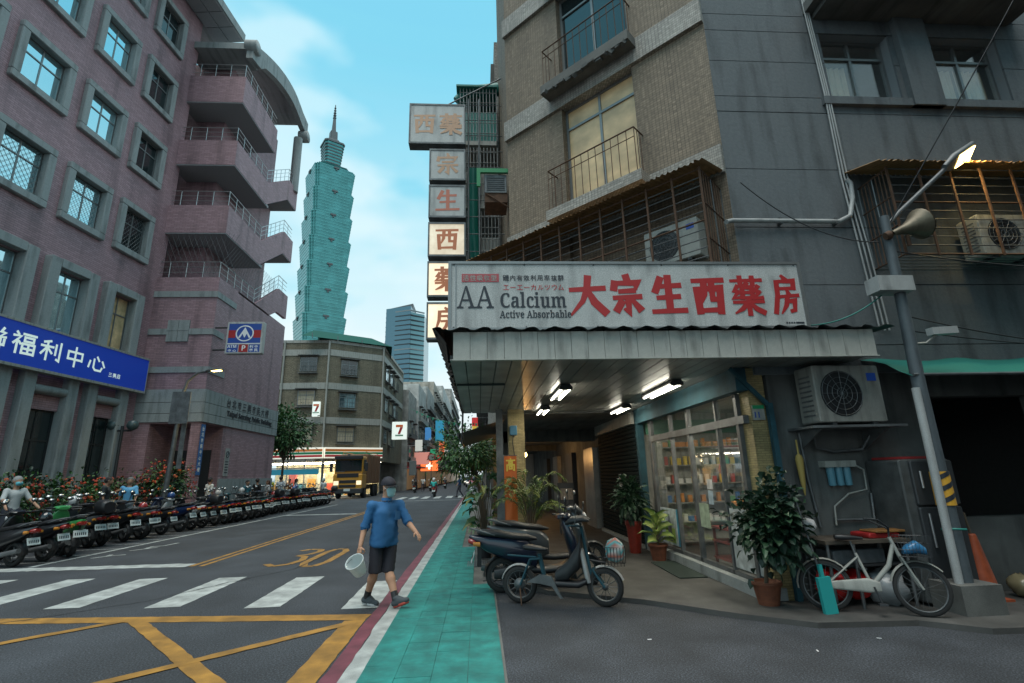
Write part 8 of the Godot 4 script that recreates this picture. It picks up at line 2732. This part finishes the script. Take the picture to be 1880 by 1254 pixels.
func truck() -> void:
	var t := thing("truck", "orange and grey heavy truck facing the camera before the store", "truck", Vector3(-11.25, 0, -48))
	var ora := mk(lin(0.82, 0.4, 0.05), 0.35, {coat = 0.4, tex = "grain", scale = 0.5})
	var x := -11.5
	var z := -46.6
	var m := MB.new()
	m.rbox(Vector3(x, 1.25, z - 0.85), Vector3(2.46, 1.1, 1.7), 0.1)
	part(t, "lower_cab", m, ora)
	m = MB.new()
	m.rbox(Vector3(x, 2.45, z - 0.98), Vector3(2.42, 1.36, 1.5), 0.14)
	var cab := part(t, "upper_cab", m, ora)
	m = MB.new()
	m.rbox(Vector3(x, 2.42, z - 0.2), Vector3(2.2, 0.84, 0.08), 0.06)
	part(cab, "windscreen", m, M.dim_glass)
	m = MB.new()
	m.rbox(Vector3(x, 3.02, z - 0.12), Vector3(2.36, 0.26, 0.3), 0.06)
	part(cab, "visor", m, M.plastic_black)
	for s in [-1, 1]:
		m = MB.new()
		m.rbox(Vector3(x + s * 1.48, 2.3, z - 0.25), Vector3(0.26, 0.66, 0.14), 0.05)
		m.bar(Vector3(x + s * 1.2, 2.6, z - 0.4), Vector3(x + s * 1.46, 2.55, z - 0.25), 0.025)
		part(t, "mirror", m, M.plastic_black)
		m = MB.new()
		m.bb(Vector3(x + s * 1.225, 2.15, z - 1.4), Vector3(x + s * 1.235, 2.85, z - 0.5))
		part(cab, "side_window", m, M.dim_glass)
		m = MB.new()
		m.rbox(Vector3(x + s * 0.95, 1.15, z + 0.0), Vector3(0.42, 0.3, 0.06), 0.05)
		part(t, "headlight", m, mk(lin(0.6, 0.6, 0.55), 0.15, {emit = Color(1, 0.9, 0.7), power = 0.6}))
	for y in [[1.55, 1.85], [1.14, 1.36], [0.82, 1.02]]:
		m = MB.new()
		m.rbox(Vector3(x, (y[0] + y[1]) * 0.5, z + 0.0), Vector3(1.8 if y[0] > 1.4 else 1.4, y[1] - y[0], 0.05), 0.03)
		part(t, "grille", m, M.plastic_black)
	m = MB.new()
	m.rbox(Vector3(x, 0.56, z - 0.1), Vector3(2.48, 0.36, 0.4), 0.08)
	part(t, "bumper", m, M.dark_steel)
	m = MB.new()
	m.bb(Vector3(x - 0.26, 0.56, z + 0.1), Vector3(x + 0.26, 0.74, z + 0.115))
	part(t, "licence_plate", m, M.plate)
	m = MB.new()
	m.bb(Vector3(x - 0.5, 0.6, z - 7.5), Vector3(x + 0.5, 0.95, z - 1.6))
	part(t, "chassis", m, M.dark_steel)
	var br := mk(lin(0.3, 0.16, 0.09), 0.6, {tex = "grain", scale = 0.6, tex2 = "streak", scale2 = 0.4})
	m = MB.new()
	m.rbox(Vector3(x, 2.2, z - 5.0), Vector3(2.46, 2.3, 6.0), 0.12)
	var body := part(t, "load_body", m, br)
	for i in 8:
		m = MB.new()
		m.box(Vector3(x + 1.25, 2.2, z - 2.3 - i * 0.75), Vector3(0.06, 2.2, 0.1))
		part(body, "rib", m, br)
	m = MB.new()
	for s in [-1.0, 1.0]: m.bar(Vector3(x + s, 3.5, z - 7.8), Vector3(x + s, 3.5, z - 2.2), 0.03)
	for i in 5: m.bar(Vector3(x - 1, 3.35, z - 2.2 - i * 1.4), Vector3(x - 1, 3.5, z - 2.2 - i * 1.4), 0.03)
	part(body, "top_rail", m, ora)
	m = MB.new()
	m.lathe([Vector2(0.12, 0.0), Vector2(0.12, 0.14), Vector2(0.06, 0.2), Vector2(0.0, 0.2)], 12, Transform3D(Basis(), Vector3(x - 0.2, 3.13, z - 0.9)))
	part(t, "beacon", m, M.plastic_black)
	for q in [[-1.4, 1.05], [-5.6, 1.05], [-6.9, 1.05]]:
		for s in [-1, 1]:
			m = MB.new()
			var at := Vector3(x + s * q[1], 0.5, z + q[0])
			m.lathe([Vector2(0.3, -0.15), Vector2(0.46, -0.16), Vector2(0.5, -0.1), Vector2(0.5, 0.1), Vector2(0.46, 0.16), Vector2(0.3, 0.15)], 22, Transform3D(Basis(Vector3.BACK, PI / 2), at))
			var w := part(t, "wheel", m, M.rubber)
			m = MB.new()
			m.lathe([Vector2(0.0, -0.1), Vector2(0.3, -0.12), Vector2(0.3, 0.12), Vector2(0.0, 0.1)], 16, Transform3D(Basis(Vector3.BACK, PI / 2), at))
			part(w, "rim", m, M.galv)
	m = MB.new()
	for i in 6: m.box(Vector3(x - 0.9 + i * 0.12, 1.98, z + 0.01), Vector3(0.08, 0.06, 0.02))
	part(t, "badge", m, M.galv)
	t.scale = Vector3(1.03, 1.16, 1.0)

func car() -> void:
	for q in [[Vector3(-1.2, 0, -82), "white", lin(0.55, 0.56, 0.56), "white car stopped far along the right lane"], [Vector3(-2.0, 0, -98), "silver", lin(0.4, 0.41, 0.42), "silver car behind the white one far along the right lane"]]:
		var t := thing("car", q[3], "car", q[0])
		var p: Vector3 = q[0]
		var body := mk(q[2], 0.25, {coat = 0.6})
		var m := MB.new()
		m.xf = Transform3D(Basis(Vector3(0, 0, 1), Vector3.UP, Vector3(-1, 0, 0)), p)
		m.hull([[-2.1, 0.6, 0.2, 0.75], [-1.9, 0.62, 0.3, 0.86], [0, 0.62, 0.34, 0.9], [1.8, 0.6, 0.28, 0.86], [2.1, 0.55, 0.18, 0.75]], 18)
		part(t, "body", m, body)
		m = MB.new()
		m.xf = Transform3D(Basis(Vector3(0, 0, 1), Vector3.UP, Vector3(-1, 0, 0)), p)
		m.hull([[-1.5, 0.98, 0.1, 0.7], [-0.8, 1.15, 0.32, 0.7], [0.6, 1.15, 0.32, 0.7], [1.2, 0.98, 0.12, 0.72]], 16)
		part(t, "cabin", m, M.dim_glass)
		m = MB.new()
		m.rbox(p + Vector3(0, 1.46, -0.1), Vector3(1.25, 0.06, 1.5), 0.03)
		part(t, "roof", m, body)
		for s in [-0.6, 0.6]:
			m = MB.new()
			m.rbox(p + Vector3(s, 0.68, 2.06), Vector3(0.35, 0.14, 0.1), 0.04)
			part(t, "headlight", m, mk(lin(0.8, 0.8, 0.75), 0.2, {emit = Color(1, 0.95, 0.85), power = 0.8}))
		for s in [[-0.8, 1.3], [0.8, 1.3], [-0.8, -1.3], [0.8, -1.3]]:
			m = MB.new()
			m.lathe([Vector2(0.0, -0.1), Vector2(0.31, -0.1), Vector2(0.31, 0.1), Vector2(0.0, 0.1)], 18, Transform3D(Basis(Vector3.BACK, PI / 2), p + Vector3(s[0], 0.31, s[1])))
			part(t, "wheel", m, M.rubber)

# ---------- plants ----------
func leaf(m: MB, at: Vector3, dir: Vector3, ln: float, wd: float, col: Color, droop := 0.25, mid := Color(0, 0, 0, 0)) -> void:
	dir = dir.normalized()
	var side := dir.cross(Vector3.UP)
	if side.length() < 0.05: side = Vector3.RIGHT
	side = side.normalized().rotated(dir, rng.randf_range(-0.7, 0.7))
	var nn := side.cross(dir).normalized()
	var a := at
	var b := at + dir * ln * 0.35 + nn * ln * 0.05
	var c := at + dir * ln * 0.75 - Vector3(0, droop * ln * 0.35, 0)
	var e := at + dir * ln - Vector3(0, droop * ln, 0)
	var cup := nn * wd * 0.18
	var edge := [[b + side * wd * 0.5 + cup, c + side * wd * 0.42 + cup], [b - side * wd * 0.5 + cup, c - side * wd * 0.42 + cup]]
	m.col = col
	var mc := mid if mid.a > 0 else col * 1.15
	for s in 2:
		var p: Vector3 = edge[s][0]
		var q: Vector3 = edge[s][1]
		var list := [[a, b, p], [b, c, q], [b, q, p], [c, e, q]]
		for t in list:
			m.col = col
			var n0 := m.c.size()
			if s == 0: m.tri(t[0], t[1], t[2])
			else: m.tri(t[0], t[2], t[1])
			for i in 3:
				var v: Vector3 = m.v[n0 + i]
				if v.distance_squared_to(a) < 1e-8 or v.distance_squared_to(b) < 1e-8 or v.distance_squared_to(c) < 1e-8: m.c[n0 + i] = mc
	m.col = Color.WHITE

func crown(m: MB, ctr: Vector3, rad: Vector3, clumps: int, per: int, ln: float, wd: float, cols: Array, shell := 0.75) -> Array:
	var spots := []
	for i in clumps:
		var d := Vector3(rng.randfn(), rng.randfn() * 0.9, rng.randfn()).normalized()
		var p := ctr + d * rad * rng.randf_range(0.45, 1.0) * (shell + (1 - shell) * rng.randf())
		spots.append(p)
		var cs: Color = cols[rng.randi() % cols.size()]
		var cr := rad.length() * rng.randf_range(0.16, 0.28)
		for k in per:
			var o := Vector3(rng.randfn(), rng.randfn(), rng.randfn()) * cr * 0.55
			var dir := (d + o / cr * 0.8 + Vector3(rng.randfn(), rng.randfn() * 0.5, rng.randfn()) * 0.5)
			leaf(m, p + o, dir, ln * rng.randf_range(0.5, 1.35), wd * rng.randf_range(0.6, 1.25), cs * rng.randf_range(0.75, 1.25))
	return spots

func limbs(m: MB, base: Vector3, tips: Array, r: float, k := 0.5) -> void:
	for p in tips:
		var q: Vector3 = p
		var mid := base.lerp(q, k) + Vector3(rng.randf_range(-0.05, 0.05), 0.05, rng.randf_range(-0.05, 0.05))
		m.tube([base, mid, q], [r, r * 0.6, r * 0.25], 5)

func pot(t: Node3D, at: Vector3, r: float, h: float, mat: Material) -> void:
	var m := MB.new()
	m.lathe([Vector2(r * 0.7, 0.0), Vector2(r * 0.72, 0.02), Vector2(r * 0.95, h * 0.85), Vector2(r * 1.06, h * 0.86), Vector2(r * 1.06, h), Vector2(r * 0.92, h), Vector2(r * 0.88, h * 0.9), Vector2(0.0, h * 0.9)], 20, Transform3D(Basis(), at))
	part(t, "pot", m, mat)

func plants() -> void:
	var dark := [Color(0.013, 0.036, 0.02), Color(0.018, 0.048, 0.022), Color(0.01, 0.03, 0.018)]  # leaf greens darkened a little, forecourt shade put into the colour
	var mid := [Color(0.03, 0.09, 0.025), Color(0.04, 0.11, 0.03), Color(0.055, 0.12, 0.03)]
	# large potted tree before the shop window
	var t := thing("potted_tree", "tall leafy potted tree with round dark leaves before the shop window", "plant", Vector3(3.48, 0.06, -6.5))
	pot(t, Vector3(3.48, 0.06, -6.5), 0.17, 0.26, M.terracotta)
	var m := MB.new()
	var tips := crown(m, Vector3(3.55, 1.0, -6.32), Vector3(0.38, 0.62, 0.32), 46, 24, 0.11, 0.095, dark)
	var br := MB.new()
	br.tube([Vector3(3.48, 0.28, -6.5), Vector3(3.5, 0.8, -6.42), Vector3(3.55, 1.3, -6.35)], [0.025, 0.02, 0.01], 6)
	limbs(br, Vector3(3.49, 0.6, -6.45), tips.slice(0, 30), 0.009)
	part(t, "trunk", br, M.bark)
	part(t, "foliage", m, M.leaf)
	# variegated dumb cane
	t = thing("variegated_plant", "low potted plant with broad yellow green variegated leaves by the glass front", "plant", Vector3(3.3, 0.06, -9.9))
	pot(t, Vector3(3.3, 0.06, -9.85), 0.17, 0.28, M.terracotta)
	m = MB.new()
	for i in 18:
		var a := i * 2.4
		var up := 0.35 + 0.9 * (i / 18.0)
		leaf(m, Vector3(3.3, 0.34 + 0.025 * i, -9.85), Vector3(cos(a), up, sin(a)), 0.42, 0.17, Color(0.05, 0.13, 0.03), 0.3, Color(0.4, 0.45, 0.13))
	part(t, "foliage", m, M.leaf)
	m = MB.new()
	m.tube([Vector3(3.3, 0.3, -9.85), Vector3(3.31, 0.8, -9.85)], [0.02, 0.012], 6)
	part(t, "stem", m, M.bark)
	t = thing("tall_red_pot_plant", "dark leafy plant in a tall red glazed pot beside the shutter", "plant", Vector3(3.15, 0.06, -10.8))
	pot(t, Vector3(3.15, 0.06, -10.8), 0.16, 0.62, mk(lin(0.22, 0.025, 0.015), 0.3, {tex = "blotch", scale = 3.0}))
	m = MB.new()
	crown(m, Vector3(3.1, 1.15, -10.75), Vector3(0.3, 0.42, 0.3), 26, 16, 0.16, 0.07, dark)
	part(t, "foliage", m, M.leaf)
	m = MB.new()
	m.tube([Vector3(3.15, 0.62, -10.8), Vector3(3.1, 1.3, -10.75)], [0.02, 0.01], 6)
	part(t, "stem", m, M.bark)
	# palm and broad leaved plants by the street column
	t = thing("potted_palm", "feathery potted palm behind the scooters by the tiled column", "plant", Vector3(0.95, 0.06, -10.0))
	pot(t, Vector3(0.95, 0.06, -10.0), 0.2, 0.35, M.plastic_black)
	m = MB.new()
	var st := MB.new()
	for f in 15:
		var a := f * 2.4 + 0.3
		var reach := rng.randf_range(0.55, 0.95)
		var top := rng.randf_range(1.0, 1.75)
		var pts := []
		for i in 9:
			var k := i / 8.0
			pts.append(Vector3(0.95 + cos(a) * reach * k * (0.4 + 0.6 * k), 0.4 + (top - 0.4) * sin(k * 2.0) / sin(1.45), -10.0 + sin(a) * reach * k * (0.4 + 0.6 * k)))
		st.tube(pts, [0.01, 0.009, 0.008, 0.007, 0.006, 0.005, 0.004, 0.003, 0.002], 4)
		for i in 22:
			var k := 0.3 + 0.7 * i / 22.0
			var ix := mini(7, int(k * 8.0))
			var p: Vector3 = pts[ix].lerp(pts[ix + 1], k * 8.0 - ix)
			var tan_: Vector3 = (pts[ix + 1] - pts[ix]).normalized()
			var sd := tan_.cross(Vector3.UP).normalized()
			for s in [-1.0, 1.0]:
				leaf(m, p, tan_ * 0.7 + sd * s * 0.8 + Vector3(0, 0.15, 0), 0.26 * (1.2 - k * 0.6), 0.022, [Color(0.09, 0.13, 0.025), Color(0.05, 0.1, 0.025), Color(0.14, 0.16, 0.03)][rng.randi() % 3], 0.45)
	part(t, "frond_stems", st, M.bark)
	part(t, "fronds", m, M.leaf)
	t = thing("broad_leaf_plant", "clump of drooping broad dark leaves in a black pot on the pavement edge", "plant", Vector3(0.1, 0.02, -11.2))
	pot(t, Vector3(0.1, 0.02, -11.2), 0.18, 0.3, M.plastic_black)
	m = MB.new()
	st = MB.new()
	for i in 44:
		var a := i * 2.399
		var h := rng.randf_range(0.5, 1.65)
		var r := rng.randf_range(0.05, 0.3)
		var p := Vector3(0.1 + cos(a) * r, h, -11.2 + sin(a) * r)
		st.tube([Vector3(0.1, 0.25, -11.2), Vector3(0.1 + cos(a) * r * 0.5, h * 0.6, -11.2 + sin(a) * r * 0.5), p], 0.006, 4)
		leaf(m, p, Vector3(cos(a), 0.3, sin(a)), rng.randf_range(0.3, 0.46), rng.randf_range(0.1, 0.16), [Color(0.03, 0.07, 0.03), Color(0.05, 0.1, 0.04), Color(0.16, 0.17, 0.05)][rng.randi() % 3], 0.55)
	part(t, "stems", st, M.bark)
	part(t, "leaves", m, M.leaf)
	t = thing("pavement_tree", "bushy small tree overhanging the pavement beyond the arcade column", "tree", Vector3(-0.1, 0, -19.5))
	m = MB.new()
	tips = crown(m, Vector3(-0.45, 2.55, -19.5), Vector3(1.15, 0.85, 1.6), 95, 36, 0.15, 0.07, mid + [Color(0.09, 0.13, 0.03)])
	br = MB.new()
	br.tube([Vector3(0.1, 0, -19.5), Vector3(0.05, 1.0, -19.5), Vector3(-0.3, 2.2, -19.5)], [0.07, 0.06, 0.04], 8)
	limbs(br, Vector3(-0.1, 1.6, -19.5), tips.slice(0, 26), 0.025)
	part(t, "trunk", br, M.bark)
	part(t, "crown", m, M.leaf)
	t = thing("street_tree", "round crowned street tree between the pink tower and the store", "tree", Vector3(-12.8, 0.15, -35.5))
	m = MB.new()
	tips = crown(m, Vector3(-13.0, 5.0, -35.5), Vector3(1.7, 1.5, 1.6), 80, 34, 0.26, 0.14, mid)
	br = MB.new()
	br.tube([Vector3(-13.0, 0.15, -35.5), Vector3(-13.05, 2.2, -35.5), Vector3(-13.0, 4.6, -35.5)], [0.1, 0.08, 0.05], 8)
	limbs(br, Vector3(-13.04, 2.9, -35.5), tips.slice(0, 30), 0.04)
	part(t, "trunk", br, M.bark)
	part(t, "crown", m, M.leaf)
	# flowering hedge, shrub by shrub
	var names := ["nearest the road corner", "behind the striped shirt person", "under the second ground floor window", "under the first stone pilaster", "beside the dark T-shirt person", "behind the light blue shirt person", "next to the tower entrance"]
	var z := -12.4
	for i in 7:
		var p := Vector3(-13.6 - 0.05 * i, 0.15, z)
		t = thing("flowering_shrub", "red flowering shrub of the hedge %s" % names[i], "shrub", p, "flowering hedge shrubs")
		m = MB.new()
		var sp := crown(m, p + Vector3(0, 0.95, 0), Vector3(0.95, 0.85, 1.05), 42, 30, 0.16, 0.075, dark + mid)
		part(t, "foliage", m, M.leaf)
		flowers(t, p + Vector3(0, 0.95, 0), Vector3(1.05, 0.9, 1.1), 80)
		m = MB.new()
		limbs(m, p, sp.slice(0, 14), 0.03)
		part(t, "stems", m, M.bark)
		z -= 1.75
	var p2 := Vector3(-12.75, 0.15, -22.0)
	t = thing("flowering_shrub", "tall rounded red flowering shrub beside the lamp post", "shrub", p2)
	m = MB.new()
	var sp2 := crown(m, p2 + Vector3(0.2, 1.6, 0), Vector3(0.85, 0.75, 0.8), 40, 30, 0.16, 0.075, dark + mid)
	part(t, "foliage", m, M.leaf)
	flowers(t, p2 + Vector3(0.2, 1.6, 0), Vector3(0.95, 0.85, 0.9), 110)
	m = MB.new()
	limbs(m, p2, sp2.slice(0, 14), 0.04)
	part(t, "stems", m, M.bark)

func flowers(t: Node3D, ctr: Vector3, rad: Vector3, count: int) -> void:
	var m := MB.new()
	for i in count:
		var d := Vector3(rng.randfn(), rng.randfn() * 0.8 + 0.35, rng.randfn() + 0.1).normalized()
		var p := ctr + d * rad * rng.randf_range(0.88, 1.06)
		var c: Color = [Color(0.42, 0.045, 0.012), Color(0.33, 0.025, 0.012), Color(0.45, 0.08, 0.015)][rng.randi() % 3]
		for k in 14:
			var e := (d + Vector3(rng.randfn(), rng.randfn(), rng.randfn()) * 0.6).normalized()
			var q := p + e * 0.06
			var s := e.cross(Vector3(0.3, 1, 0.2)).normalized() * 0.024
			var u := e.cross(s).normalized() * 0.024
			m.col = c * rng.randf_range(0.8, 1.25)
			m.quad(q - s, q - u, q + s, q + u)
	part(t, "flowers", m, M.leaf)

func small_things() -> void:
	var b := thing("street_banner", "tall red and yellow vertical banner beside the street column", "banner", Vector3(0.62, 0.1, -10.45))
	var m := MB.new()
	var rows := []
	for i in 12:
		var row := PackedVector3Array()
		for j in 7: row.push_back(Vector3(0.5 + j * 0.042, 2.02 - i * 0.118, -10.45 + 0.015 * sin(j * 1.1 + i * 0.5)))
		rows.append(row)
	m.rings_mesh(rows, false, false)
	part(b, "cloth", m, mk(lin(0.6, 0.13, 0.02), 0.6))
	m = MB.new()
	m.bar(Vector3(0.49, 0.06, -10.46), Vector3(0.49, 2.05, -10.46), 0.012, 6)
	m.bar(Vector3(0.49, 2.03, -10.46), Vector3(0.77, 2.03, -10.46), 0.008, 6)
	part(b, "pole", m, M.galv)
	for i in 1:
		m = MB.new()
		glyph(m, "高", Transform3D(Basis(), Vector3(0.53, 1.72 - i * 0.34, -10.425)), 0.2, 0.25, 0.03)
		part(b, "character", m, mk(lin(0.75, 0.55, 0.08), 0.5))
	var w := thing("water_meter_box", "pale blue meter box on the tiled street column", "box", Vector3(0.7, 2.2, -10.72))
	m = MB.new()
	m.rbox(Vector3(0.72, 2.55, -10.7), Vector3(0.15, 0.2, 0.1), 0.02)
	part(w, "case", m, mk(lin(0.06, 0.2, 0.32), 0.4))
	m = MB.new()
	m.tube([Vector3(0.72, 2.45, -10.72), Vector3(0.7, 2.3, -10.73), Vector3(0.74, 2.0, -10.74)], 0.01, 5)
	part(w, "cable", m, M.plastic_black)
	w = thing("house_number_plate", "small green and white house number plate on the right tiled column", "sign", Vector3(3.7, 2.3, -6.62))
	m = MB.new()
	m.bb(Vector3(3.7, 2.28, -6.657), Vector3(3.86, 2.48, -6.627))
	part(w, "plate", m, M.off_white)
	m = MB.new()
	m.bb(Vector3(3.7, 2.43, -6.6275), Vector3(3.86, 2.48, -6.622))
	part(w, "green_strip", m, M.ink_green)
	for i in 2:
		m = MB.new()
		m.bb(Vector3(3.72 + i * 0.05, 2.31, -6.626), Vector3(3.735 + i * 0.05, 2.39, -6.622))
		part(w, "figure", m, M.ink_blue)
	# litter on the alley asphalt
	for i in 3:
		var p: Vector3 = [Vector3(1.7, 0.006, -5.6), Vector3(3.1, 0.006, -5.05), Vector3(3.9, 0.006, -5.3)][i]
		var l := thing("paper_scrap", "small white paper scrap lying on the alley asphalt", "litter", p, "paper scraps on the alley asphalt")
		m = MB.new()
		m.obox(p + Vector3(0, 0.004, 0), Vector3(0.04, 0.003, 0.012), Basis(Vector3.UP, i * 1.3) * Basis(Vector3.RIGHT, 0.1))
		part(l, "paper", m, M.ink_white)
	# chalkboard stand and seated things deeper in the arcade
	var cb := thing("menu_stand", "dark upright menu stand deep inside the arcade", "stand", Vector3(2.4, 0.06, -14.5))
	m = MB.new()
	m.obox(Vector3(2.4, 0.75, -14.5), Vector3(0.45, 1.3, 0.05), Basis(Vector3.RIGHT, -0.1))
	part(cb, "board", m, M.plastic_black)
	m = MB.new()
	m.obox(Vector3(2.4, 1.1, -14.43), Vector3(0.34, 0.3, 0.01), Basis(Vector3.RIGHT, -0.1))
	part(cb, "photo", m, mk(lin(0.4, 0.3, 0.22), 0.5, {tex = "blotch", scale = 3.0}))
	m = MB.new()
	for s in [-0.2, 0.2]: m.bar(Vector3(2.4 + s, 0.06, -14.4), Vector3(2.4 + s, 0.3, -14.5), 0.015)
	part(cb, "leg", m, M.dark_steel)
	var bulb := thing("arcade_lamp", "small warm bare lamp glowing deep inside the arcade", "lamp", Vector3(1.8, 2.5, -20))
	m = MB.new()
	m.lathe([Vector2(0.0, -0.09), Vector2(0.05, -0.06), Vector2(0.06, 0.0), Vector2(0.03, 0.07), Vector2(0.0, 0.08)], 12, Transform3D(Basis(), Vector3(1.8, 2.4, -20)))
	part(bulb, "bulb", m, M.lamp_lit)
	m = MB.new()
	m.bar(Vector3(1.8, 2.48, -20), Vector3(1.8, 2.96, -20), 0.01)
	part(bulb, "cord", m, M.plastic_black)
	var l := OmniLight3D.new()
	l.name = "glow"
	l.light_color = Color(1.0, 0.75, 0.45)
	l.light_energy = 1.2
	l.light_size = 0.06
	l.shadow_enabled = true
	l.position = Vector3(0, -0.25, 0)
	bulb.add_child(l)
